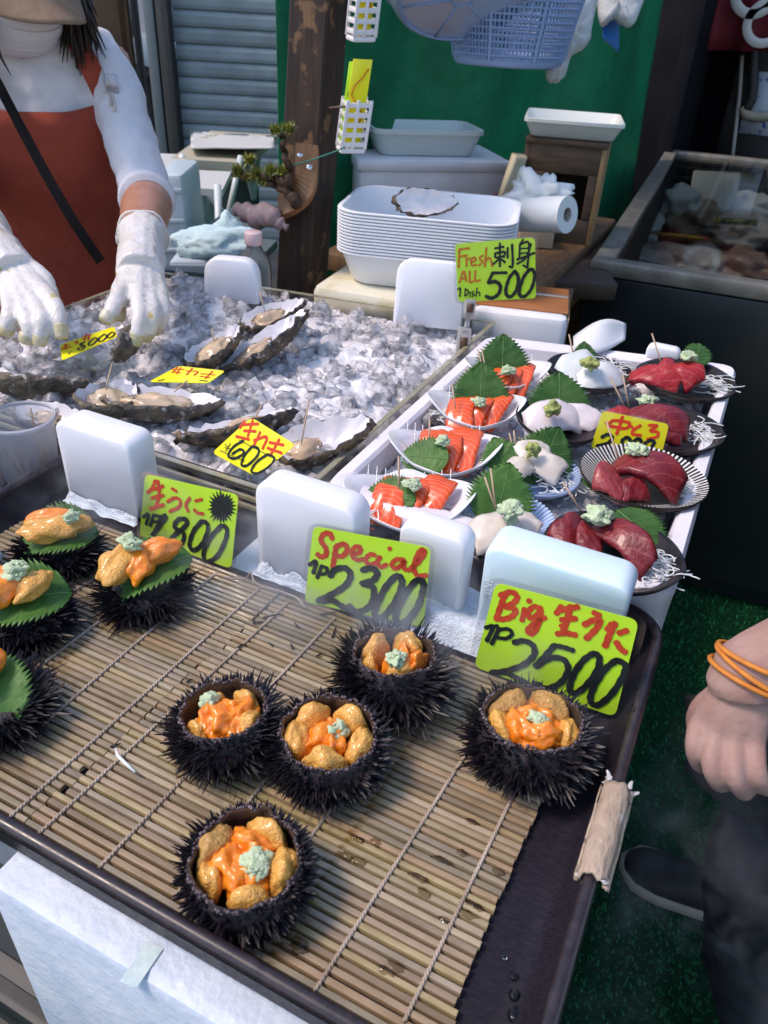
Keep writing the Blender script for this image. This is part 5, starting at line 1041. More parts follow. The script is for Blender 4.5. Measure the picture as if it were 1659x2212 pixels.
t = thing('wooden_crate', 'brown wooden crate with an open front on the counter', 'crate', c); DW = M('crate_wood', (.10, .06, .035), .65, col2=(.055, .035, .022), vs=16, stretch=(1, 1, 5), bump=.3, bs=30); LW = M('crate_side', (.32, .20, .085), .6, col2=(.24, .14, .06), vs=14, stretch=(5, 1, 1), bump=.3, bs=30)
for i, (px_, pw, pz, ph, m_) in enumerate([(0, L, h*.86, h*.28, DW), (-L*.36, L*.28, h*.5, h*.46, DW), (L*.44, L*.12, h*.5, h*.46, DW), (0, L, h*.13, h*.26, DW)]):
    m = MB(); m.box(c+X*px_+ZZ*pz+Y*.005, (pw, .012, ph), (X, Y, ZZ), .001); obj('front_board', m, m_, t, angle=40)
m = MB(); m.box(c+X*(L/2+.0065)+Y*.10+ZZ*h/2, (.012, .20, h), (X, Y, ZZ), .001); obj('side_board', m, LW, t, angle=40)
m = MB(); m.box(c-X*(L/2+.0065)+Y*.10+ZZ*h/2, (.012, .20, h), (X, Y, ZZ), .001); obj('side_board', m, DW, t, angle=40)
m = MB(); m.box(c+Y*.10+ZZ*(h+.006), (L+.026, .21, .012), (X, Y, ZZ), .001); obj('top_board', m, DW, t, angle=40)
m = MB(); m.box(c+Y*.195+ZZ*h/2, (L, .01, h*.98), (X, Y, ZZ)); obj('back_board', m, DW, t)
tc2 = c+Y*.10+ZZ*(h+.013); solo('foam_tray', foam_tray_mesh(Vector((tc2.x, tc2.y, 0)), (X+Y*.1).normalized(), (Y-X*.1).normalized(), .235, .225, .042, tc2.z, .008, .012), M('tray_cream', (.70, .72, .68), .5), 'square cream white tray on the wooden crate', 'foam tray', angle=50)
q = random.Random(2)
t = thing('board_bundle', 'bundle of thin pale boards beside the wooden crate', 'boards', P(1100, 400, CZ))
for i in range(5):
    A = PD(1092+5*i, 395, 1.86+.012*i); m = MB(); m.box(A, (.010, .05, .13), ((RH+ZZ*.02).normalized(), FH, (ZZ+RH*.22).normalized())); obj('board', m, M('board_pale', (.50, .44, .30), .7), t)
# paper roll on cardboard
cp = P(1160, 512, .93); m = MB(); m.box(cp+ZZ*.0+RH*.0+FH*.05, (.085, .09, .055), (RH, FH, ZZ), .002); solo('cardboard_box', m, M('card_box', (.40, .30, .20), .8), 'small brown cardboard box under the paper roll', 'cardboard box', angle=40)
t = thing('paper_roll', 'white paper roll with crumpled sheet on the cardboard box', 'paper roll', cp); A, B = PD(1120, 462, 1.56), PD(1226, 464, 1.48)
PAP = M('paper', (.70, .71, .70), .8, bump=.3, bs=60, bdist=.003)
m = MB(); ax = (B-A).normalized(); m.tube([A, A.lerp(B, .5), B], .034, 24, False); u, v = frame(ax)
for e in (A, B): m.loft([[e+(u*math.cos(k*PI/12)+v*math.sin(k*PI/12))*rr for k in range(24)] for rr in (.034, .013)], False, False)
obj('roll', m, PAP, t); m = MB(); m.tube([A, B], .0128, 20, False); obj('core', m, M('core', (.45, .42, .38), .8), t)
m = MB(); m.blob(A.lerp(B, .45)+ZZ*.030+FH*.03, (.055, .03, .040), .45, 2.2, 4, 3, fine=.12, ffr=7); obj('crumpled_sheet', m, PAP, t)
m = MB(); m.box(P(1240, 600, .86), (.16, .20, .04), (RH, FH, ZZ), .003); solo('wood_plank', m, M('plank_dark', (.05, .03, .02), .5), 'dark wooden plank at the corner of the freezer', 'plank', angle=40)
# ------------------------------------------------------------------ chest freezer with glass lids
FZ = .88; x0, x1, y0, y1 = -.36, 1.25, 1.92, 3.95
t = thing('chest_freezer', 'dark chest freezer with sliding glass lids full of seafood', 'freezer', (x0, y0, 0)); t.rotation_euler = (0, 0, .072)
FB = M('freezer_body', (.010, .014, .015), .25, col2=(.016, .02, .02), vs=3, spec=.3); FA = M('freezer_frame', (.26, .24, .20), .4, metal=.3, col2=(.16, .145, .12), vs=20); FI = M('freezer_inside', (.05, .055, .055), .6)
for nm, c, s in (('front_panel', ((x0+x1)/2, y0+.02, .47), (x1-x0, .04, .78)), ('side_panel', (x0+.02, (y0+y1)/2, .47), (.04, y1-y0-.09, .78)), ('side_panel', (x1-.02, (y0+y1)/2, .47), (.04, y1-y0-.09, .78)), ('back_panel', ((x0+x1)/2, y1-.02, .47), (x1-x0, .04, .78)), ('floor_panel', ((x0+x1)/2, (y0+y1)/2, .60), (x1-x0-.09, y1-y0-.09, .02)), ('plinth', ((x0+x1)/2, (y0+y1)/2, .04), (x1-x0-.1, y1-y0-.1, .078))):
    m = MB(); m.box(c, s, bev=.004 if 'panel' in nm else 0); obj(nm, m, FI if 'floor' in nm else FB, t, angle=40)
for c, s in ((((x0+x1)/2, y0+.025, FZ), (x1-x0, .05, .035)), (((x0+x1)/2, y1-.025, FZ), (x1-x0, .05, .035)), ((x0+.025, (y0+y1)/2, FZ-.0015), (.05, y1-y0-.1, .035)), ((x1-.025, (y0+y1)/2, FZ-.0015), (.05, y1-y0-.1, .035)), ((.36, (y0+y1)/2, FZ+.012), (.045, y1-y0-.1, .02)), ((.08, (y0+y1)/2, FZ+.012), (.03, y1-y0-.1, .02))):
    m = MB(); m.box(c, s, bev=.004); obj('lid_frame', m, FA, t, angle=40)
GLS = clear_mat('freezer_glass', (.88, .90, .88), .10, .05)
for cx, wx, dz in ((-.13, .41, .004), (.80, .86, .010)):
    m = MB(); m.box((cx, (y0+y1)/2, FZ+dz), (wx, y1-y0-.1, .005)); obj('glass_lid', m, GLS, t, smooth=False)
m = MB()
for k in range(17): x = x0+.06+k*(x1-x0-.12)/16; m.box((x, y1-.06, .74), (.008, .006, .24))
for k in range(6): m.box(((x0+x1)/2, y1-.062, .63+k*.042), (x1-x0-.1, .006, .008))
for k in range(22): y = y0+.08+k*(y1-y0-.16)/21; m.box((x0+.055, y, .74), (.006, .008, .24))
obj('wire_basket', m, M('wire_dark', (.06, .06, .06), .5), t, smooth=False)
q = random.Random(14); BAGC = M('frozen_bag', (.62, .58, .52), .3, col2=(.36, .24, .17), vs=14, coat=.6, bump=.8, bs=40, bdist=.008); FISHM = M('fish_brown', (.34, .20, .10), .35, col2=(.18, .12, .08), vs=20, coat=.4, bump=.6, bs=50, bdist=.005); STY = M('frozen_white', (.72, .72, .66), .5, bump=.4, bs=60, bdist=.004)
def frozen(label, cat, name, px, z, rad, mat, seed, rot=0): 
    a = Matrix.Rotation(rot, 3, 'Z'); m = MB(); m.blob(P(*px, z), rad, .28, 1.8, 4, seed, (a @ Vector((1, 0, 0)), a @ Vector((0, 1, 0)), ZZ), fine=.06, ffr=6); return solo(name, m, mat, label, cat, 'frozen seafood inside the freezer')
for i, (lb, px, z, rad, mt) in enumerate([('brown crab in a bag at the middle of the freezer', (1500, 470), .68, (.16, .20, .07), FISHM), ('bagged fish beside the brown crab in the freezer', (1600, 500), .67, (.16, .16, .06), BAGC), ('white lump behind the crab in the freezer', (1470, 440), .74, (.09, .07, .07), STY), ('pale bag at the near end of the freezer', (1500, 570), .66, (.17, .10, .05), BAGC), ('small white parcel at the left wall of the freezer', (1385, 500), .68, (.07, .16, .06), STY), ('frosted bag at the near left corner of the freezer', (1400, 570), .66, (.12, .11, .05), BAGC), ('reddish bag at the near right of the freezer', (1620, 580), .66, (.14, .12, .06), M('frozen_red', (.20, .08, .06), .35, col2=(.35, .25, .2), vs=20, coat=.5, bump=.7, bs=50, bdist=.006)), ('white rounded parcel at the right of the freezer', (1640, 450), .72, (.11, .08, .06), STY)]): frozen(lb, 'frozen seafood', 'frozen_parcel', px, z, rad, mt, 40+i)
m = MB(); m.box(P(1540, 425, .76), (.20, .02, .20), (RH, FH, (ZZ+FH*.3).normalized()), .008); solo('styrofoam_board', m, STY, 'grey white board standing inside the freezer', 'board', angle=40)
m = MB(); m.box(P(1468, 508, .74), (.20, .035, .004), ((RH-FH*.2).normalized(), (FH+RH*.2).normalized(), ZZ)); solo('paper_label', m, M('label_yellow', (.55, .36, .03), .5, col2=(.45, .06, .02), vs=25, vlo=.5, vhi=.55), 'yellow and red label on the frozen crab bag', 'label')
m = MB(); m.box(P(1590, 478, .74), (.16, .02, .02), (RH, FH, ZZ)); solo('paper_label', m, M('label_dark', (.05, .05, .02), .5, col2=(.45, .40, .05), vs=60, vlo=.5, vhi=.55), 'black and yellow label among the frozen bags', 'label')
# ------------------------------------------------------------------ dark wall, red cloth, pipes on the right
BLW = M('black_wall', (.006, .006, .008), .8, col2=(.010, .010, .012), vs=4, spec=.1)
m = MB(); m.box((1.35, 4.6, 1.2), (4.8, .1, 2.4)); t = thing('dark_wall', 'black wall behind the freezer', 'wall', (1.6, 4.6, 0)); obj('wall_panel', m, BLW, t)
m = MB(); m.box((-.50, 4.2, 1.0), (.06, .7, 2.0), bev=.004); obj('door_jamb', m, BLW, t)
def pw(x, y, off=0.0): return PY(x, y, 4.5-off)
t = thing('red_cloth', 'dark red hanging cloth with white shapes, upper right corner', 'cloth', pw(1590, 110)); A, B = pw(1510, 108, .25), pw(1720, 112, .25)
RC = M('cloth_red', (.16, .012, .018), .8, col2=(.12, .008, .014), vs=12, bump=.3, bs=60)
def cl(u, v): p = A.lerp(B, u)+ZZ*(.75*v); return p+Vector((0, -.03*math.sin(u*16+v), 0))
m = MB(); m.grid(cl, 40, 10, .003); obj('cloth_panel', m, RC, t)
for cx, cy, rr in ((1635, -20, 52), (1655, 50, 46)):
    m = MB(); c = pw(cx, cy, .30); r_ = rr/ppm(c); m.lathe((0, 0, 0), [(r_*.62, 0), (r_*.64, .002), (r_, .002), (r_*1.01, 0)], 40); m.v = [tuple(c+Vector((v[0], -v[2]-.012, v[1]))) for v in m.v]; obj('white_shape', m, M('cloth_white', (.55, .52, .48), .8), t)
for lab, pts, r_, col in (('thin grey conduit running down the dark wall', [(1603, 120), (1598, 200), (1590, 270), (1582, 340)], .009, (.35, .32, .28)), ('cream corrugated hose by the panel', [(1605, 230), (1612, 246), (1632, 252), (1670, 250)], .022, (.36, .31, .22)), ('black pipe next to the thin conduit', [(1628, 90), (1625, 200), (1612, 235)], .025, (.015, .015, .016))):
    cr = cat_rom([np.array(pw(x, y, .06)) for x, y in pts], 6); m = MB(); m.tube([Vector(p) for p in cr], [r_*(1+(.12*math.sin(i*2.6) if 'hose' in lab else 0)) for i in range(len(cr))], 10); solo('pipe', m, M('pipe'+lab[:4], col, .5), lab, 'pipe')
m = MB(); m.box(pw(1652, 225, .03), (.16, .03, .26)); t = thing('wall_panel_sign', 'small white notice with blue marks at the right edge', 'notice', pw(1652, 225, .03)); obj('sheet', m, M('notice_white', (.45, .48, .52), .6, col2=(.05, .10, .35), vs=22, vlo=.58, vhi=.62), t)
m = MB(); m.box(pw(1640, 290, .02), (.35, .03, .75)); solo('old_board', m, M('old_panel', (.045, .037, .03), .7, col2=(.02, .017, .015), vs=8), 'old brown board on the dark wall above the freezer', 'board')
# ------------------------------------------------------------------ shutter and doorway on the left
t = thing('roller_shutter', 'grey blue roller shutter behind the folding tables', 'shutter', PD(520, 200, 4.0)); SH = M('shutter_steel', (.30, .34, .35), .45, col2=(.22, .25, .26), vs=6, stretch=(1, 1, 1), bump=.1, bs=8, rand=.06)
sa, sb_ = PD(385, 150, 4.0), PD(640, 150, 4.0); sX = (sb_-sa); sX.z = 0; sX.normalize(); sY = ZZ.cross(sX); sw = 1.05; sp = .0475*1.55
prof = [(0, 0), (.012, .10), (.016, .30), (.016, .70), (.010, .90), (0, 1.0)]
m = MB(); m.loft([[Vector((u*sw, -o_, zz*sp)) for o_, zz in prof]+[Vector((u*sw, .006, sp)), Vector((u*sw, .006, 0))] for u in (0, 1)]); me = m.mesh('slat', False); me.materials.append(SH)
for k in range(26):
    o = bpy.data.objects.new('slat', me); COL.objects.link(o); o.parent = t; o.location = Vector((sa.x, sa.y, .12+k*sp))-t.location; o.rotation_euler = (0, 0, math.atan2(sX.y, sX.x))
FRM = M('frame_metal', (.07, .062, .055), .5, col2=(.045, .04, .036), vs=20, stretch=(3, 3, .3))
for off, wd_ in ((-.035, .06), (-.10, .05)):
    m = MB(); m.box(Vector((sa.x, sa.y, 1.05))+sX*off-sY*.05, (wd_, .10, 2.1), (sX, sY, ZZ), .004); obj('guide_rail', m, FRM if off > -.05 else M('rail_grey', (.16, .18, .18), .4), t, angle=40)
t = thing('shop_front', 'dark timber shop front left of the shutter', 'shop front', sa-sX*1.5); DK = M('dark_front', (.008, .008, .009), .7); BR = M('door_brown', (.11, .055, .022), .6, col2=(.07, .035, .015), vs=10, stretch=(4, 4, .5))
m = MB(); m.box(Vector((sa.x, sa.y, 1.05))-sX*1.9+sY*3.2, (5.5, .06, 2.1), (sX, sY, ZZ)); obj('back_wall', m, DK, t)
for px, wd_, m_ in ((282, .05, BR), (225, .34, BR), (305, .03, DK), (150, .30, BR)):
    c = PD(px, 150, 4.15); m = MB(); m.box(Vector((c.x, c.y, 1.05)), (wd_, .05, 2.1), (sX, sY, ZZ), .003); obj('door_panel', m, m_, t, angle=40)
c = PD(331, 68, 3.92); t = thing('no_smoking_sign', 'white no-smoking notice beside the shutter', 'sign', c); w_ = 30/ppm(c); h_ = 64/ppm(c)
m = MB(); m.box(c, (w_, .004, h_), (sX, sY, ZZ)); obj('plate', m, M('sign_white', (.50, .48, .44), .6), t)
m = MB(); m.lathe((0, 0, 0), [(.028, 0), (.028, .003), (.037, .003), (.037, 0)], 28); m.tube([(-.022, -.022, .003), (.022, .022, .003)], .0045, 4); m.v = [tuple(c+ZZ*h_*.18+sX*v[0]+ZZ*v[1]-sY*(v[2]+.003)) for v in m.v]; obj('red_ring', m, M('sign_red', (.45, .03, .03), .6), t)
m = MB(); m.box(c+ZZ*h_*.18-sY*.004-sX*.003, (.030, .002, .007), (sX, sY, ZZ)); obj('cigarette', m, BLK, t)
for k in range(3): m = MB(); m.box(c-ZZ*h_*(.10+.11*k)-sY*.003, (w_*(.25, .7, .55)[k], .002, h_*.045), (sX, sY, ZZ)); obj('text_line', m, M('sign_grey', (.10, .10, .10), .7), t)
# ------------------------------------------------------------------ folding tables, crates
TW = M('table_white', (.55, .53, .50), .5); LEGW = M('leg_white', (.62, .64, .64), .35); TG = M('table_edge', (.40, .36, .27), .6)
def quad_table(label, corners, dep, th, legs, m_, sheet=None):
    c0 = PD(*corners[0], dep[0]); q4 = [PD(*c, d) for c, d in zip(corners, dep)]; zt_ = sum(p.z for p in q4)/4; q4 = [Vector((p.x, p.y, zt_)) for p in q4]
    t = thing('folding_table', label, 'folding table', Vector((c0.x, c0.y, 0)), 'folding tables by the shutter'); m = MB(); m.loft([[p-ZZ*th for p in q4], q4]); obj('table_top', m, m_, t, smooth=False)
    for a, b_, d in legs:
        A, B = PD(*a, d), PD(*b_, d); m = MB(); m.tube([A, A.lerp(B, .5), B], .011, 8); obj('leg', m, LEGW, t)
    return t, q4
t, q4 = quad_table('white folding table with a draped sheet before the shutter', [(366, 322), (520, 330), (600, 312), (455, 296)], (2.7, 2.7, 3.3, 3.3), .03, [((520, 338), (492, 470), 2.72), ((398, 352), (488, 468), 2.72), ((560, 335), (548, 430), 3.0), ((528, 340), (548, 430), 3.0), ((392, 335), (396, 350), 2.75)], TG)
m = MB(); zt_ = q4[0].z; m.grid(lambda u, v: PD(412+180*u, 318-18*v, 2.75+.5*v)*1.0+ZZ*0, 20, 8, .006); m.v = [(x, y, max(z, zt_+.002)+.006*noise.noise(Vector((x*9, y*9, 0)))) for x, y, z in m.v]; solo('white_sheet', m, TW, 'pale sheet spread over the folding table', 'sheet')
quad_table('low grey white folding table beside the worker', [(330, 372), (418, 362), (400, 338), (330, 340)], (2.5, 2.5, 2.8, 2.8), .07, [((345, 380), (340, 520), 2.6), ((405, 375), (410, 470), 2.6)], TW)
t, q4 = quad_table('second low table with cloth edge under the draped one', [(378, 394), (480, 400), (500, 376), (400, 378)], (2.35, 2.35, 2.6, 2.6), .02, [((402, 395), (368, 580), 2.3), ((470, 400), (475, 560), 2.3)], TW)
PBX = M('crate_blue_white', (.52, .57, .60), .45, col2=(.44, .50, .55), vs=6); GBX = M('crate_grey', (.09, .115, .115), .5)
for lb, (xa, ya, xb, yb2), d, th, m_ in (('pale blue plastic tub between the worker and the post', (352, 392, 412, 590), 2.05, .22, PBX), ('translucent pale blue tub behind the first tub', (425, 398, 452, 560), 2.85, .25, PBX), ('dark green grey board leaning under the tables', (440, 382, 560, 470), 3.1, .04, GBX), ('white blue crate low behind the ice bin', (370, 565, 520, 640), 1.85, .2, PBX)):
    A, B, C2 = PD(xa, yb2, d), PD(xb, yb2, d), PD(xa, ya, d); t = thing('storage_tub', lb, 'tub', A); X = (B-A); L = X.length; X.normalize(); h = (C2-A).length; m = MB(); Y = ZZ.cross(X).normalized(); m.box((A+B)/2+ZZ*h/2+Y*th/2, (L, th, h), (X, Y, ZZ), .012); obj('tub_body', m, m_, t, angle=40)
    if m_ is PBX:
        for k in range(3): m = MB(); m.box((A+B)/2+ZZ*h*(.25+.3*k)-Y*.003, (L*.96, .008, .012), (X, Y, ZZ), .003); obj('rib', m, m_, t, angle=40)
for lb, cs, dd in (('upper dark tray behind the bottle', [(420, 486), (520, 500), (600, 470), (500, 458)], (1.95, 1.95, 2.2, 2.2)), ('lower dark tray carrying the cyan towel', [(345, 545), (520, 585), (600, 548), (440, 520)], (1.75, 1.75, 2.05, 2.05))):
    q4 = [PD(*c, d) for c, d in zip(cs, dd)]; zt_ = sum(p.z for p in q4)/4; q4 = [Vector((p.x, p.y, zt_)) for p in q4]; m = MB(); m.loft([[p-ZZ*.02 for p in q4], q4]); solo('shelf_tray', m, GBX, lb, 'tray', smooth=False)
    twz = zt_
m = MB(); m.blob(PD(470, 525, 1.85)+ZZ*.0, (.10, .06, .035), .22, 1.6, 4, 5, (RH, FH, ZZ), fine=.08, ffr=6); m.blob(PD(492, 508, 1.88)+ZZ*.0, (.035, .03, .055), .2, 2.0, 3, 6, (RH, FH, ZZ), fine=.08, ffr=6); solo('towel', m, M('towel_cyan', (.50, .64, .66), .9, bump=.7, bs=120, bdist=.004), 'crumpled pale cyan towel behind the bottle', 'towel')
# ------------------------------------------------------------------ blue colanders and plastic bags hanging at the top
CB = M('colander_blue', (.30, .40, .62), .35, tr=.12, col2=(.26, .36, .58), vs=5); CB2 = M('colander_pale', (.36, .45, .62), .3, tr=.25)
def hang(c, top=.28):
    m = MB(); m.tube([c, c+ZZ*top], .0025, 6); return m
cb_ = PD(1095, 140, 1.55); zb_ = cb_.z; t = thing('colander', 'deep blue perforated basket hanging at the top', 'colander', cb_)
R0, R1, H = .108, .150, .20
m = MB(); m.lathe(cb_, [(.0005, 0), (R0*.96, 0), (R0, .004), (R0+.003, .018), (R0-.001, .020), (R0-.005, .005), (.0005, .004)], 48); obj('bottom', m, CB, t)
m = MB(); NR, NV = 17, 96
for k in range(NR):
    z = .02+(H-.02)*k/(NR-1); r_ = R0+(R1-R0)*z/H; ring = [cb_+Vector((r_*math.cos(a*2*PI/64), r_*math.sin(a*2*PI/64), z)) for a in range(65)]; m.tube(ring, .0026, 4, False)
for k in range(NV):
    a = 2*PI*k/NV; d = Vector((math.cos(a), math.sin(a), 0)); th_ = .005 if k % 12 == 0 else .0021; m.tube([cb_+d*(R0+.002)+ZZ*.012, cb_+d*R1+ZZ*H], th_, 4, False)
obj('perforated_wall', m, CB, t, kind='stuff')
m = MB(); m.lathe(cb_+ZZ*H, [(R1-.002, 0), (R1+.012, .002), (R1+.012, -.008), (R1+.008, -.008), (R1+.004, -.002), (R1-.002, -.004)], 48); obj('rim', m, CB, t)
m = MB(); m.tube([cb_+ZZ*(H)+Vector((R1*math.cos(a), R1*math.sin(a)*.2, 0))*1.0+ZZ*(.12*math.sin(a)) for a in [PI*k/12 for k in range(13)]], .003, 6); obj('bail', m, CB, t)
cs_ = PD(1000, -8, 1.36); t = thing('colander', 'shallow pale blue colander hanging in front of the deep one', 'colander', cs_); tl = Matrix.Rotation(-.62, 3, RH) @ Matrix.Rotation(-.12, 3, FH)
def tv(v): return cs_+tl @ Vector(v)
m = MB(); m.lathe((0, 0, 0), [(.0005, 0), (.112, 0), (.120, .003), (.150, .07), (.162, .072), (.162, .066), (.153, .066), (.123, .001), (.114, -.003), (.0005, -.003)], 56); m.v = [tuple(tv(v)) for v in m.v]; obj('bowl', m, CB2, t)
m = MB()
for k in range(6):
    a = k*PI/3+.3; m.tube([tv((.02*math.cos(a), .02*math.sin(a), -.004)), tv((.112*math.cos(a), .112*math.sin(a), -.004))], .0022, 5)
m.tube([tv((.02*math.cos(k*PI/8), .02*math.sin(k*PI/8), -.004)) for k in range(17)], .0022, 5); m.tube([tv((.112*math.cos(k*PI/24), .112*math.sin(k*PI/24), -.004)) for k in range(49)], .003, 5); obj('base_ribs', m, CB, t)
BAG = M('bag_film', (.78, .79, .78), .25, tr=.35, ior=1.1, bump=.8, bs=25, bdist=.012, coat=.4)
def bag(label, pts, dep, th, seed):
    q3 = [PD(x, y, dep) for x, y in pts]; c = sum(q3, Vector())/len(q3); m = MB(); n = len(q3); ol = [Vector(p) for p in cat_rom([np.array(p) for p in q3+[q3[0]]], 4)][:-1]; rings = []
    for s, o_ in ((.3, -1), (.75, -.8), (.97, -.35), (1, 0), (.97, .35), (.75, .8), (.3, 1)):
        rings.append([c+(p-c)*(s*(1+.06*noise.noise(Vector((i*.7, s*3, seed)))))+Vector(FW)*(th*o_*(1+.5*noise.noise(Vector((i*.5, o_*2, seed))))) for i, p in enumerate(ol)])
    m.loft(rings); return solo('plastic_bag', m, BAG, label, 'plastic bag', 'clear white bags hung at the top')
bag('translucent white bag hanging right of the blue basket', [(1200, 60), (1225, -60), (1300, -60), (1282, 40), (1270, 95), (1235, 120), (1220, 165), (1195, 178), (1178, 160), (1195, 110)], 1.62, .025, 1)
bag('upper white bag with torn edge, right of the first', [(1285, -60), (1400, -60), (1372, 48), (1345, 52), (1325, 40), (1296, 52)], 1.7, .02, 2)
m = MB(); m.grid(lambda u, v: PD(1300+36*u, 38+(75-30*(1-u))*v, 1.72+.02*u)+ZZ*0, 6, 6, .003); solo('blue_film', m, M('film_blue', (.01, .10, .30), .4), 'small blue plastic strip below the white bags', 'plastic strip')
b = MB(); b.tube([PD(700, -120, 1.45), PD(1050, -115, 1.55), PD(1420, -100, 1.75)], .008, 8); solo('hanging_rod', b, M('rod', (.25, .25, .25), .4, metal=.8), 'metal rod above the frame that the colanders hang from', 'rod')
for o_c, nm in ((cb_+ZZ*(H+.12), 'string from the rod to the deep basket'), (cs_+ZZ*.07, 'string from the rod to the shallow colander')): solo('hanging_string', hang(o_c, max(.02, 1.62-o_c.z)), STRING, nm, 'string')
# ------------------------------------------------------------------ people
SKIN = M('skin', (.40, .19, .12), .45, col2=(.34, .15, .09), vs=30, sss=.25, sssr=(.012, .005, .003), bump=.25, bs=160, bdist=.0008)
SKINF = M('skin_fair', (.38, .245, .205), .58, spec=.3, col2=(.33, .19, .155), vs=40, sss=.3, sssr=(.008, .004, .002), bump=.6, bs=150, bdist=.0016)  # darkened skin tone: the shade on the hand is put into the colour
def voxel(o, vox, sm=6, crease=None):
    md = o.modifiers.new('weld', 'REMESH'); md.mode = 'VOXEL'; md.voxel_size = vox; md.use_smooth_shade = True
    s2 = o.modifiers.new('relax', 'SMOOTH'); s2.factor = .5; s2.iterations = sm
    if crease:
        tx = bpy.data.textures.new('crease', 'CLOUDS'); tx.noise_scale = crease[0]; tx.noise_depth = 2
        dm = o.modifiers.new('crease', 'DISPLACE'); dm.texture = tx; dm.texture_coords = 'GLOBAL'; dm.strength = crease[1]; dm.mid_level = .5
    return o
def ell(c, X, Y, rx, ry, n=28, p=2.3):
    out = []
    for k in range(n):
        a = 2*PI*k/n; ca, sa_ = math.cos(a), math.sin(a); out.append(c+X*(rx*abs(ca)**(2/p)*(1 if ca >= 0 else -1))+Y*(ry*abs(sa_)**(2/p)*(1 if sa_ >= 0 else -1)))
    return out
def limb(b, pts, rs, n=12, sub=4):
    cr = cat_rom([np.array(p) for p in pts], sub); rr = [float(np.interp(i, np.linspace(0, len(cr)-1, len(rs)), rs)) for i in range(len(cr))]; b.tube([Vector(p) for p in cr], rr, n)
# ---- worker
Fd = Vector((.74, -.67, 0)).normalized(); Ld = Vector((.67, .74, 0)).normalized()      # facing, towards viewer's right
ch = PD(85, 235, 1.50); base = Vector((ch.x-.03, ch.y+.04, 0))
wk = thing('person', 'worker in white tee and orange-red apron, gloved hands over the oysters', 'person', base)
spine = [(0.0, -.02, .70, .165, .115), (0, -.01, .85, .160, .112), (0, .0, 1.0, .160, .112), (0, .015, 1.10, .168, .115), (0, .02, 1.18, .178, .112), (0, .02, 1.24, .182, .100), (0, .02, 1.285, .165, .082), (0, .03, 1.315, .105, .068), (0, .04, 1.335, .066, .062)]
c0 = Vector((ch.x, ch.y, 0))
def tor(i_or): return i_or
shX = .155
def J(x, y, d): return PD(x, y, d)
shR, elR, wrR, hdR = J(228, 128, 1.47), J(318, 425, 1.40), J(306, 530, 1.20), J(300, 600, 1.13)
shL, elL, wrL, hdL = c0-Ld*.17+ZZ*1.255, J(-95, 420, 1.34), J(-22, 520, 1.18), J(35, 585, 1.12)
TEE = M('tee_white', (.74, .70, .71), .85, col2=(.68, .64, .66), vs=9, bump=.5, bs=22, bdist=.012, sheen=.1)
b = MB(); b.loft([ell(c0+Fd*y+ZZ*z, Ld, Fd, rx, ry) for x, y, z, rx, ry in spine])
cuR = elR.lerp(wrR, .10); cuL = elL.lerp(wrL, .10)
b.tube([shR-Ld*.07, shR-Ld*.02, shR.lerp(elR, .25), shR.lerp(elR, .5), shR.lerp(elR, .8), elR.lerp(cuR, .3)], [.050, .056, .053, .049, .048, .047], 16)
b.tube([shL+Ld*.07, shL, shL.lerp(elL, .5), elL, cuL], [.055, .06, .058, .056, .058], 16)
voxel(obj('tee_shirt', b, TEE, wk), .006, 5, (.07, .020))
b = MB()                                   # rolled cuffs
for e, w_ in ((elR, wrR), (elL, wrL)):
    d = (w_-e).normalized(); u, v = frame(d); c = e+d*.012
    m = MB(); m.tube([c-d*.016, c-d*.004, c+d*.012, c+d*.016], [.046, .051, .050, .046], 20); obj('cuff', m, TEE, wk)
b = MB(); m = MB(); m.tube([c0+Fd*(.035+.070*math.cos(a))+Ld*(.080*math.sin(a))+ZZ*(1.318-.020*math.cos(a)) for a in [2*PI*k/32 for k in range(33)]], .008, 8); obj('collar', m, TEE, wk)
# skin: head, neck, forearms in one body
hF0 = (RH*.80-FH*.70).normalized(); hc = J(12, -86, 1.27); hZ = (ZZ*.90+hF0*.5).normalized(); hF = (hF0-hZ*hF0.dot(hZ)).normalized(); hL0 = hF.cross(hZ); sgn = 1 if hL0.dot(RH) > 0 else -1; HL = hL0*sgn
b = MB(); limb(b, [c0+Fd*.02+ZZ*1.22, (c0+Fd*.05+ZZ*1.32).lerp(hc-hZ*.07, .35), hc-hZ*.06], [.060, .054, .056]); b.blob(hc, (.076, .095, .110), .02, 1, 4, 1, (HL, hF, hZ)); b.blob(hc-hZ*.075+hF*.045, (.045, .045, .045), .0, 1, 3, 1, (HL, hF, hZ)); b.blob(hc+hF*.098-hZ*.02, (.013, .022, .022), 0, 1, 2, 1, (HL, hF, hZ))
for s in (-1, 1): b.blob(hc+HL*s*.077-hZ*.01, (.012, .022, .032), 0, 1, 2, 1, (HL, hF, hZ))
b.loft([ell(c0+Fd*y+ZZ*z, Ld, Fd, rx*.86, ry*.84) for x, y, z, rx, ry in spine[:8]])
for sh_, e, w_, hd in ((shR, elR, wrR, hdR), (shL, elL, wrL, hdL)): limb(b, [sh_-ZZ*.0, sh_.lerp(e, .5), e, e.lerp(w_, .3), e.lerp(w_, .75), w_, w_.lerp(hd, .3)], [.045, .044, .043, .044, .036, .029, .026], 14)
for s in (-1, 1): limb(b, [c0+Ld*s*.085+ZZ*.80, c0+Ld*s*.09+ZZ*.45, c0+Ld*s*.09+ZZ*.08], [.085, .06, .042], 14)
voxel(obj('body', b, SKIN, wk), .008, 4)
for s in (-1, 1):
    m = MB(); m.blob(hc+hF*.088+HL*s*.032+hZ*.01, (.013, .008, .009), 0, 1, 2, 1, (HL, hF, hZ)); obj('eye', m, M('eye', (.05, .03, .02), .2), wk)
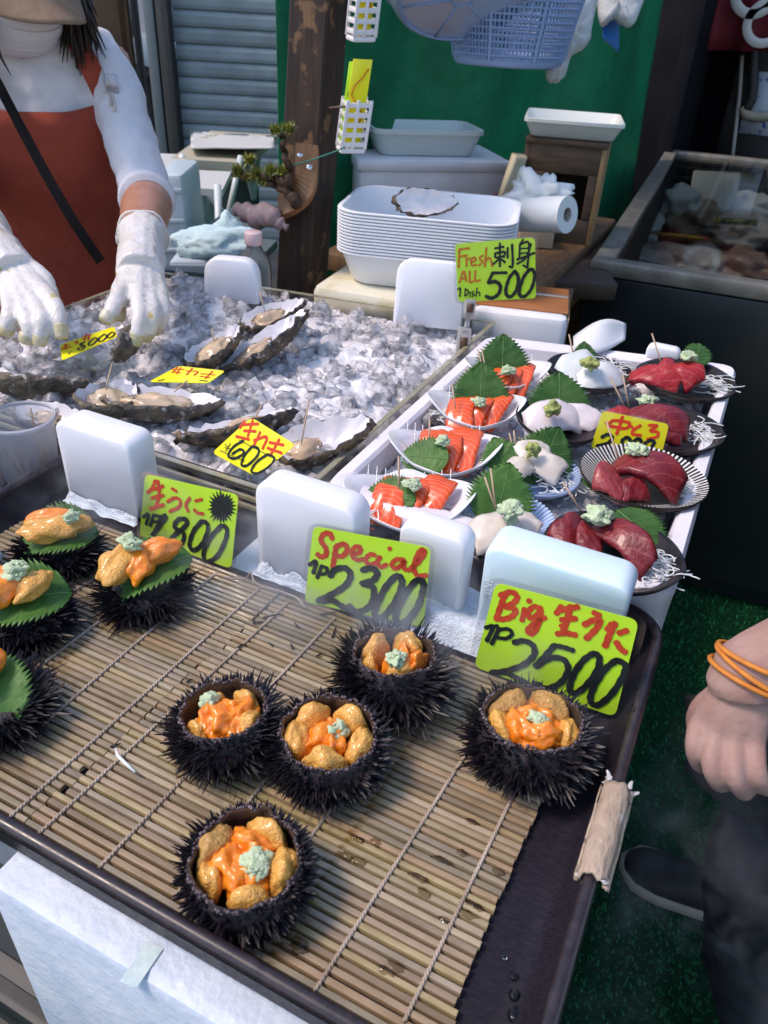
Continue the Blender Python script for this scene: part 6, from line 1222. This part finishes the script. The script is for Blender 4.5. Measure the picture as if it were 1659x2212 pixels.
MASK = M('mask', (.74, .70, .72), .85, bump=.25, bs=30, bdist=.004); CAPM = M('cap_tan', (.27, .18, .115), .85, col2=(.22, .14, .09), vs=60, bump=.4, bs=900, bdist=.0006); HAIR = M('hair', (.014, .008, .006), .5, col2=(.032, .017, .011), vs=40)
m = MB(); m.grid(lambda u, v: hc+HL*(math.sin((u-.5)*2.5)*.082)+hF*(.020+math.cos((u-.5)*2.5)*.084+.010*math.sin(PI*v)*math.cos((u-.5)*2.2)-.03*(1-v)*(1-v))+hZ*(-.118+.100*v), 20, 10, .002); mk = obj('face_mask', m, MASK, wk)
for k in range(3):
    v = .28+.2*k; m = MB(); m.tube([hc+HL*(math.sin((u-.5)*2.2)*.083)+hF*(.0215+math.cos((u-.5)*2.2)*.084+.010*math.sin(PI*v)*math.cos((u-.5)*2.2)-.03*(1-v)*(1-v))+hZ*(-.118+.100*v) for u in [j/12 for j in range(13)]], .0013, 5); obj('pleat', m, MASK, mk)
for s in (-1, 1): m = MB(); m.tube([hc+HL*s*.078+hF*.045-hZ*.03, hc+HL*s*.083-hZ*.0, hc+HL*s*.079-hF*.012+hZ*.015], .0015, 5); obj('ear_loop', m, MASK, mk)
m = MB(); m.grid(lambda u, v: hc+hZ*(.028+.100*math.sin(v*PI/2))+(HL*math.sin(u*2*PI)*.086+hF*math.cos(u*2*PI)*.105)*(math.cos(v*PI/2)**.7), 32, 8, .003); cp_ = obj('cap', m, CAPM, wk)
m = MB(); m.grid(lambda u, v: hc+hZ*(.030-.020*v-.030*(2*u-1)**2*(.3+.7*v))+HL*((2*u-1)*.080*(1-.10*v*v))+hF*(math.sqrt(max(0, 1-((2*u-1)*.86)**2))*.100+.085*v*(1-.22*abs(2*u-1)**3)), 20, 10, .003); br = obj('brim', m, CAPM, cp_)
for k in range(5):
    v = .2+.16*k; m = MB(); m.tube([hc+hZ*(.0325-.020*v-.030*(2*u-1)**2*(.3+.7*v))+HL*((2*u-1)*.078*(1-.10*v*v))+hF*(math.sqrt(max(0, 1-((2*u-1)*.86)**2))*.100+.085*v*(1-.22*abs(2*u-1)**3)) for u in [j/14 for j in range(15)]], .0008, 4); obj('stitching', m, M('thread', (.36, .26, .18), .8), br)
q = random.Random(5); b = MB(); b.blob(hc-hF*.015+hZ*.012, (.084, .092, .098), .03, 2, 3, 2, (HL, hF, hZ))
for i in range(260):
    s = q.choice((-1, 1, 1, 1)); a = q.uniform(-.3, 1.3); p = hc+HL*s*(.082+.022*q.random())-hF*(.06*a)+hZ*q.uniform(.0, .05)+hF*.02; L = q.uniform(.10, .175); pts = [p]
    d = (-ZZ+HL*s*q.uniform(.0, .16)+Fd*q.uniform(.0, .35)).normalized()
    for k in range(5): d = (d+Vector((q.uniform(-.16, .16), q.uniform(-.16, .16), -.1))).normalized(); p = p+d*L/5; pts.append(p)
    b.tube(pts, [.006, .006, .005, .004, .0025, .0006], 5)
obj('hair', b, HAIR, wk, kind='stuff')
# apron: bib and skirt wrapped round the front
APR = M('apron_red', (.36, .050, .020), .75, col2=(.27, .036, .016), vs=7, bump=.5, bs=16, bdist=.014, sheen=.2)
zz_ = [s[2] for s in spine]
def tsec(z): return [float(np.interp(z, zz_, [s[k] for s in spine])) for k in (1, 3, 4)]
def apron(u, v):
    z = .42+(1.225-.42)*v; y, rx, ry = tsec(max(z, .70)); wdt = 1.35 if v < .78 else 1.35-(v-.78)/.22*.55
    a = (u-.5)*2*wdt; k = 1.10+.022*math.sin(u*17+v*4)*(1.2-v)+.06*noise.noise(Vector((u*4, v*3, 2)))+.02*noise.noise(Vector((u*11, v*7, 5)))
    top = -.030*math.cos((u-.5)*PI)*(v > .985)
    return c0+Fd*(y+math.cos(a)*ry*k+.006)+Ld*(math.sin(a)*rx*k)+ZZ*(z+top)
m = MB(); m.grid(apron, 40, 30, .003); ap = obj('apron', m, APR, wk)
for s, lab in ((1, 0), (-1, 0)):
    pts = []
    for k in range(9):
        u = k/8; z = 1.20+.125*u; y, rx, ry = tsec(z); x = .118-.045*u; f = math.sqrt(max(.0, 1-min(1, x/rx)**2)); pts.append(c0+Ld*s*x+Fd*(y+f*ry*1.06+.022-.012*u)+ZZ*(z+.012))
    pts.append(c0+Ld*s*.072-Fd*.02+ZZ*1.362)
    m = MB(); rr = []
    for i, p in enumerate(pts): rr.append([p+Ld*s*.019, p+Ld*s*.019+Fd*.003+ZZ*.002, p-Ld*s*.019+Fd*.003+ZZ*.002, p-Ld*s*.019])
    m.loft(rr); obj('apron_strap', m, APR, ap, smooth=False)
m = MB(); pts = [J(-20, 150, 1.345), J(40, 265, 1.335), J(110, 395, 1.325), J(170, 495, 1.33), J(218, 565, 1.345)]; cr = [Vector(p) for p in cat_rom([np.array(p) for p in pts], 4)]
rr = []
for i, p in enumerate(cr):
    tg = (cr[min(i+1, len(cr)-1)]-cr[max(i-1, 0)]).normalized(); s = tg.cross(Vector(FW)).normalized(); rr.append([p+s*.0085, p+s*.0085-Vector(FW)*.002, p-s*.0085-Vector(FW)*.002, p-s*.0085])
m.loft(rr); obj('bag_strap', m, M('strap_black', (.006, .006, .007), .9, spec=.1), wk, smooth=False)
# name clip and pens on the strap
for x, y, dx, dy, col in ((232, 150, 8, 78, (.55, .45, .38)), (245, 165, 2, 75, (.62, .52, .45)), (222, 140, 3, 60, (.60, .55, .52))):
    m = MB(); m.tube([J(x, y, 1.405), J(x+dx*.5, y+dy*.5, 1.395), J(x+dx, y+dy, 1.385)], .0022, 6); pn = solo('pen', m, M('pen%d' % x, col, .3), {232: 'left brown pen clipped on the worker\'s apron strap', 245: 'right brown pen clipped on the worker\'s apron strap', 222: 'pale pen nearest the worker\'s apron strap'}[x], 'pen', 'pens on the apron strap')
m = MB(); m.box(J(243, 190, 1.39), (.022, .002, .045), (RH, FH, ZZ), .0008); solo('name_holder', m, clear_mat('holder', (.9, .88, .9), .15, .1), 'clear plastic badge holder on the worker\'s chest', 'badge')
# gloves
GLV = M('glove', (.70, .66, .65), .32, col2=(.60, .56, .50), vs=22, bump=.7, bs=110, bdist=.003, sss=.25, spots=[((.50, .40, .17), 30, .66)]); GLVT = M('glove_stained', (.50, .42, .20), .4, col2=(.60, .55, .42), vs=60, bump=.6, bs=60, bdist=.004)
def glove(wrist, elbow, knuck, fingers, palm_w, label_tips=True):
    b = MB(); d = (wrist-elbow).normalized(); limb(b, [wrist-d*.045, wrist-d*.02, wrist, wrist.lerp(knuck[1], .35), wrist.lerp(knuck[1], .6)], [.040, .036, .033, .036, .034], 14)
    for k in knuck: limb(b, [wrist+d*.01, wrist.lerp(k, .5), k], [.022, .019, .0125], 10)
    for i in range(len(knuck)-1): limb(b, [wrist.lerp(knuck[i], .5), knuck[i].lerp(knuck[i+1], .5)], [.018, .012], 8)
    for f in fingers: limb(b, f, [.0135, .0125, .0118, .0105, .0088], 10)
    g = voxel(obj('glove', b, GLV, wk), .003, 3, (.022, .004))
    for f in fingers: m = MB(); limb(m, [f[-2].lerp(f[-1], .30), f[-2].lerp(f[-1], .7), f[-1]+(f[-1]-f[-2]).normalized()*.002], [.0112, .0110, .0092], 12); obj('stained_fingertip', m, GLVT, g)
    m = MB(); u, v = frame(d); m.tube([wrist-d*.046+(u*math.cos(a)+v*math.sin(a))*(.040+.002*math.sin(a*5)) for a in [2*PI*k/24 for k in range(25)]], .0022, 6); obj('cuff_roll', m, GLV, g)
# viewer's right hand: index and thumb pinch an oyster, fingers bent down
glove(wrR, elR, [J(268, 622, 1.10), J(300, 640, 1.085), J(325, 638, 1.10), J(345, 632, 1.12)],
      [[J(268, 622, 1.10), J(252, 650, 1.075), J(240, 672, 1.06), J(228, 692, 1.055)], [J(300, 640, 1.085), J(303, 680, 1.05), J(300, 710, 1.045), J(290, 742, 1.05)], [J(325, 638, 1.10), J(330, 680, 1.06), J(325, 705, 1.055), J(312, 730, 1.065)], [J(345, 632, 1.12), J(350, 668, 1.085), J(345, 695, 1.08), J(332, 715, 1.085)], [wrR.lerp(J(268, 622, 1.10), .4), J(262, 618, 1.13), J(252, 650, 1.12), J(258, 682, 1.10)]], .08)
glove(wrL, elL, [J(92, 628, 1.09), J(72, 652, 1.075), J(48, 655, 1.075), J(22, 648, 1.085)],
      [[J(92, 628, 1.09), J(118, 660, 1.06), J(128, 690, 1.05), J(132, 728, 1.05)], [J(72, 652, 1.075), J(88, 685, 1.045), J(90, 715, 1.04), J(84, 742, 1.045)], [J(48, 655, 1.075), J(58, 690, 1.045), J(62, 715, 1.04), J(56, 738, 1.045)], [J(22, 648, 1.085), J(22, 680, 1.055), J(18, 700, 1.05), J(12, 720, 1.055)], [wrL.lerp(J(92, 628, 1.09), .4), J(85, 590, 1.12), J(112, 640, 1.10), J(125, 690, 1.08)]], .08)
# trousers so the figure is whole below the counter
b = MB(); b.loft([ell(c0+ZZ*z, Ld, Fd, rx, ry) for z, rx, ry in ((.62, .148, .098), (.74, .146, .096), (.80, .142, .092))])
for s in (-1, 1): limb(b, [c0+Ld*s*.085+ZZ*.72, c0+Ld*s*.09+ZZ*.40, c0+Ld*s*.09+ZZ*.07], [.078, .070, .06], 14)
voxel(obj('trousers', b, M('trouser_dark', (.02, .02, .025), .8), wk), .012, 3)
for s in (-1, 1): m = MB(); m.blob(c0+Ld*s*.09+Fd*.05+ZZ*.045, (.045, .13, .045), .05, 1, 3, 1, (Ld, Fd, ZZ)); obj('shoe', m, M('boot', (.03, .03, .032), .5), wk)

# ---- bystander at the right edge: faces the stall, hand hanging in front
bs = Vector((.42, .80, 0)); bF = Vector((-1, .0, 0)); bL = Vector((0, 1, 0))
by = thing('person', 'bystander in dark clothes with an orange band round the wrist', 'person', bs)
NAVY = M('trouser_navy', (.006, .008, .014), .8, col2=(.009, .011, .02), vs=12, bump=.5, bs=12, bdist=.012); JKT = M('jacket_black', (.006, .006, .008), .75, col2=(.009, .009, .011), vs=10, bump=.5, bs=14, bdist=.012)
fA = P(1540, 1930, .05); ankF = Vector((fA.x+.05, fA.y+.01, .09)); ankN = P(1672, 2270, .09); kneeN = P(1672, 1890, .52)
b = MB(); hipz = .90; hip = Vector((.36, .80, hipz))
b.loft([ell(hip+ZZ*z, bL, bF, rx, ry) for z, rx, ry in ((-.10, .17, .125), (-.02, .178, .135), (.08, .165, .125))])
limb(b, [hip+bL*.09-ZZ*.02, Vector((.33, .93, .52)), ankF], [.105, .075, .060], 16); limb(b, [hip-bL*.09-ZZ*.02, kneeN, ankN], [.108, .080, .064], 16)
voxel(obj('trousers', b, NAVY, by), .010, 4, (.08, .03))
sh1 = hip+bL*.19+ZZ*.50; sh2 = hip-bL*.17+bF*.02+ZZ*.49; wr = PD(1640, 1440, .60); el = PD(1760, 1330, .62)
el = Vector((.24, .62, 1.06))
b = MB(); b.loft([ell(hip+bF*f+ZZ*z, bL, bF, rx, ry) for f, z, rx, ry in ((.0, -.06, .185, .145), (0, .08, .180, .138), (.0, .25, .178, .125), (.0, .40, .19, .118), (.0, .50, .175, .095), (-.01, .56, .08, .06))])
limb(b, [sh1, hip+bL*.25+ZZ*.25, hip+bL*.22+bF*.06+ZZ*.02], [.062, .055, .045], 14); limb(b, [sh2, sh2.lerp(el, .5), el.lerp(sh2, .12)], [.062, .056, .050], 14)
voxel(obj('jacket', b, JKT, by), .010, 5)
# hem panel hanging behind the hand
m = MB(); m.grid(lambda u, v: PD(1478+190*u+8*math.sin(v*3), 1500+120*v+130*math.sin(min(1, u*1.25)*PI/2)*v+40*(1-u)*v, .74+.03*u-.02*math.sin(u*4)), 24, 14, .004); obj('hem', m, JKT, by)
hd = hip+ZZ*.70; b = MB(); limb(b, [hip+ZZ*.50, hip+ZZ*.60, hd], [.06, .054, .06]); b.blob(hd+ZZ*.02, (.075, .095, .115), .02, 1, 4, 1, (bL, bF, ZZ)); b.blob(hd+bF*.098, (.013, .022, .022), 0, 1, 2, 1, (bL, bF, ZZ))
for s in (-1, 1): b.blob(hd+bL*s*.077, (.012, .022, .032), 0, 1, 2, 1, (bL, bF, ZZ))
# forearm and fist
def H(x, y, d): return PD(x, y, d)
kn = [H(1512, 1562, .622), H(1545, 1588, .610), H(1586, 1602, .602), H(1628, 1604, .598)]
tips = [[H(1500, 1612, .612), H(1512, 1650, .622), H(1530, 1655, .645)], [H(1536, 1652, .598), H(1552, 1690, .606), H(1568, 1692, .632)], [H(1586, 1672, .590), H(1604, 1708, .600), H(1614, 1708, .626)], [H(1636, 1668, .588), H(1652, 1698, .598), H(1658, 1698, .622)]]
b2 = b; limb(b2, [sh2, sh2.lerp(el, .5), el, el.lerp(wr, .4), wr, H(1612, 1490, .605)], [.045, .044, .042, .040, .029, .028], 16)
w0 = H(1610, 1492, .607)
for k, f in zip(kn, tips):
    limb(b2, [w0, w0.lerp(k, .55), k], [.024, .0170, .0092], 14); limb(b2, [k, f[0], f[1], f[2]], [.0090, .0076, .0074, .0066], 12)
for i in range(3): limb(b2, [w0.lerp(kn[i], .4), kn[i].lerp(kn[i+1], .5)+Vector(FW)*.003], [.018, .0070], 10)
limb(b2, [H(1592, 1500, .625), H(1520, 1540, .645), H(1520, 1590, .655), H(1560, 1620, .655)], [.018, .013, .011, .009], 12)
voxel(obj('body', b2, SKINF, by), .0024, 2)
m = MB(); m.blob(hd-bF*.012+ZZ*.045, (.084, .100, .100), .04, 2, 3, 3, (bL, bF, ZZ)); obj('hair', m, HAIR, by)
for s in (-1, 1): m = MB(); m.blob(hd+bF*.088+bL*s*.032+ZZ*.02, (.013, .008, .009), 0, 1, 2, 1, (bL, bF, ZZ)); obj('eye', m, MATS['eye'], by)
m = MB(); m.tube([hd+bF*.088-ZZ*.045+bL*(.025*k/4)-bF*.0012*k*k for k in range(-4, 5)], .004, 6); obj('mouth', m, M('lip', (.35, .12, .10), .5), by)
ORB = M('hair_tie', (.62, .22, .03), .6, col2=(.50, .16, .02), vs=90, bump=.5, bs=900, bdist=.0006)
ax = (H(1610, 1490, .605)-wr).normalized(); u, v = frame(ax)
for k, (o_, tl_) in enumerate(((-.004, .10), (.004, -.12), (.011, .05))):
    m = MB(); c = wr+ax*o_; m.tube([c+(u*math.cos(a)+v*math.sin(a))*(.0335)+ax*(tl_*.03*math.cos(a)) for a in [2*PI*j/40 for j in range(41)]], .0021, 8, False); solo('hair_tie', m, ORB, ['upper', 'lower', 'lowest'][k]+' orange hair tie around the bystander\'s wrist', 'hair tie', 'orange hair ties on the wrist')
# shoes
def shoe(ank, toe_dir, L=.27):
    t_ = toe_dir.normalized(); s = Vector((-t_.y, t_.x, 0)); hl = Vector((ank.x, ank.y, 0))-t_*.06; m = MB(); rings = []
    for u, w_, h in ((0, .030, .060), (.06, .036, .075), (.22, .038, .082), (.40, .040, .078), (.55, .045, .062), (.75, .050, .050), (.90, .044, .040), (.98, .026, .030), (1.0, .012, .024)):
        c = hl+t_*(u*L); rings.append([c+s*(w_*math.cos(a))+ZZ*(.020+max(0, math.sin(a))*(h-.0)+min(0, math.sin(a))*.004) for a in [2*PI*k/20 for k in range(20)]])
    m.loft(rings); up = obj('shoe', m, M('shoe_black', (.012, .010, .011), .55, col2=(.018, .015, .015), vs=30), by)
    m = MB(); rings = []
    for z, g in ((.008, .002), (.012, .005), (.026, .006), (.032, .003)):
        out = []
        for sg, rng in ((1, range(0, 12)), (-1, range(11, -1, -1))):
            for k in rng:
                uu = k/11; w_ = float(np.interp(uu, (0, .06, .22, .40, .55, .75, .90, .98, 1.0), (.030, .036, .038, .040, .045, .050, .044, .026, .008)))+g; out.append(hl+t_*(uu*(L+.004)-.002+g*(uu > .95)-g*(uu < .05))+s*sg*w_+ZZ*z)
        rings.append(out)
    m.loft(rings); obj('sole', m, M('sole_cream', (.40, .34, .26), .6), up)
shoe(ankF, Vector((-1, -.02, 0))); shoe(ankN, Vector((-.35, -.93, 0)))
# ---- passer-by in the gap beside the shutter
pc = PD(352, 215, 6.0); g0 = Vector((pc.x, pc.y, 0)); hL = sX
pz = thing('person', 'distant passer-by in grey top and black trousers beside the shutter', 'person', g0)
b = MB(); b.loft([ell(g0+ZZ*z, hL, sY, rx, ry, 20) for z, rx, ry in ((.92, .15, .10), (1.1, .14, .10), (1.3, .17, .10), (1.40, .12, .08), (1.45, .06, .05))]); limb(b, [g0-hL*.17+ZZ*1.36, g0-hL*.22+ZZ*1.12-sY*.03, g0-hL*.14+ZZ*1.0-sY*.14], [.055, .045, .036]); limb(b, [g0+hL*.17+ZZ*1.36, g0+hL*.22+ZZ*1.10, g0+hL*.20+ZZ*.90], [.055, .045, .036]); voxel(obj('top', b, M('top_grey', (.34, .34, .36), .85, bump=.4, bs=20), pz), .015, 3)
b = MB(); b.loft([ell(g0+ZZ*z, hL, sY, rx, ry, 20) for z, rx, ry in ((.80, .155, .11), (.95, .145, .10))]); limb(b, [g0-hL*.08+ZZ*.85, g0-hL*.08+ZZ*.1], [.085, .06]); limb(b, [g0+hL*.08+ZZ*.85, g0+hL*.08+ZZ*.1], [.085, .06]); voxel(obj('trousers', b, JKT, pz), .015, 2)
b = MB(); limb(b, [g0+ZZ*1.40, g0+ZZ*1.55], [.05, .05]); b.blob(g0+ZZ*1.60, (.075, .09, .11), .02, 1, 3, 1, (hL, sY, ZZ)); limb(b, [g0-hL*.14+ZZ*1.0-sY*.14, g0-hL*.08+ZZ*.98-sY*.18], [.03, .028]); b.blob(g0-hL*.05+ZZ*.98-sY*.19, (.04, .03, .02), .1, 1, 2, 1); voxel(obj('body', b, SKIN, pz), .012, 2)
m = MB(); m.blob(g0+ZZ*1.645, (.085, .098, .09), .03, 1, 3, 1, (hL, sY, ZZ)); obj('hair', m, HAIR, pz)
m = MB(); m.box(g0+ZZ*.98-sY*.24+hL*.03, (.30, .012, .20), ((hL-ZZ*.2).normalized(), sY, (ZZ+hL*.2).normalized()), .003); solo('paper_bag', m, M('bag_paleblue', (.40, .46, .50), .7, col2=(.55, .50, .20), vs=5, vlo=.62, vhi=.66), 'pale blue bag held by the distant passer-by', 'bag', angle=40)
# ------------------------------------------------------------------ cold vapour from the frosted packs
def vapour(label, x0, x1, y0, y1, z0, z1, dens, scale, seed, thr):
    m = bpy.data.materials.new('vapour'); m.use_nodes = True; N = m.node_tree.nodes; L = m.node_tree.links; N.remove(N['Principled BSDF'])
    pv = N.new('ShaderNodeVolumePrincipled'); pv.inputs['Color'].default_value = (.92, .95, 1, 1); pv.inputs['Anisotropy'].default_value = .1
    tc = N.new('ShaderNodeTexCoord'); mp = N.new('ShaderNodeMapping'); mp.inputs['Location'].default_value = (seed, 0, 0); L.new(tc.outputs['Object'], mp.inputs[0])
    n = N.new('ShaderNodeTexNoise'); n.inputs['Scale'].default_value = scale; n.inputs['Detail'].default_value = 3; n.inputs['Distortion'].default_value = 1.2; L.new(mp.outputs[0], n.inputs['Vector'])
    r = N.new('ShaderNodeMapRange'); r.inputs[1].default_value = thr; r.inputs[2].default_value = thr+.22; r.inputs[4].default_value = dens; L.new(n.outputs[0], r.inputs[0])
    # fade towards the faces of the box
    sx = N.new('ShaderNodeSeparateXYZ'); L.new(tc.outputs['Generated'], sx.inputs[0]); prod = r.outputs[0]
    for k in range(3):
        a = N.new('ShaderNodeMath'); a.operation = 'PINGPONG'; a.inputs[1].default_value = .5; L.new(sx.outputs[k], a.inputs[0]); b = N.new('ShaderNodeMapRange'); b.inputs[2].default_value = .22; L.new(a.outputs[0], b.inputs[0])
        q = N.new('ShaderNodeMath'); q.operation = 'MULTIPLY'; L.new(prod, q.inputs[0]); L.new(b.outputs[0], q.inputs[1]); prod = q.outputs[0]
    L.new(prod, pv.inputs['Density']); L.new(pv.outputs[0], N['Material Output'].inputs['Volume'])
    mb = MB(); mb.box(((x0+x1)/2, (y0+y1)/2, (z0+z1)/2), (x1-x0, y1-y0, z1-z0)); tag(obj('vapour', mb, m, kind='stuff'), label, 'vapour')
vapour('thin cold vapour drifting over the back of the tray', X0+.02, X1-.02, .40, .60, TZ+.006, TZ+.085, 13, 18, 3, .49)
vapour('wisps of cold vapour falling past the right side of the tray', .03, .20, .24, .70, .45, .93, 4.0, 11, 8, .57)
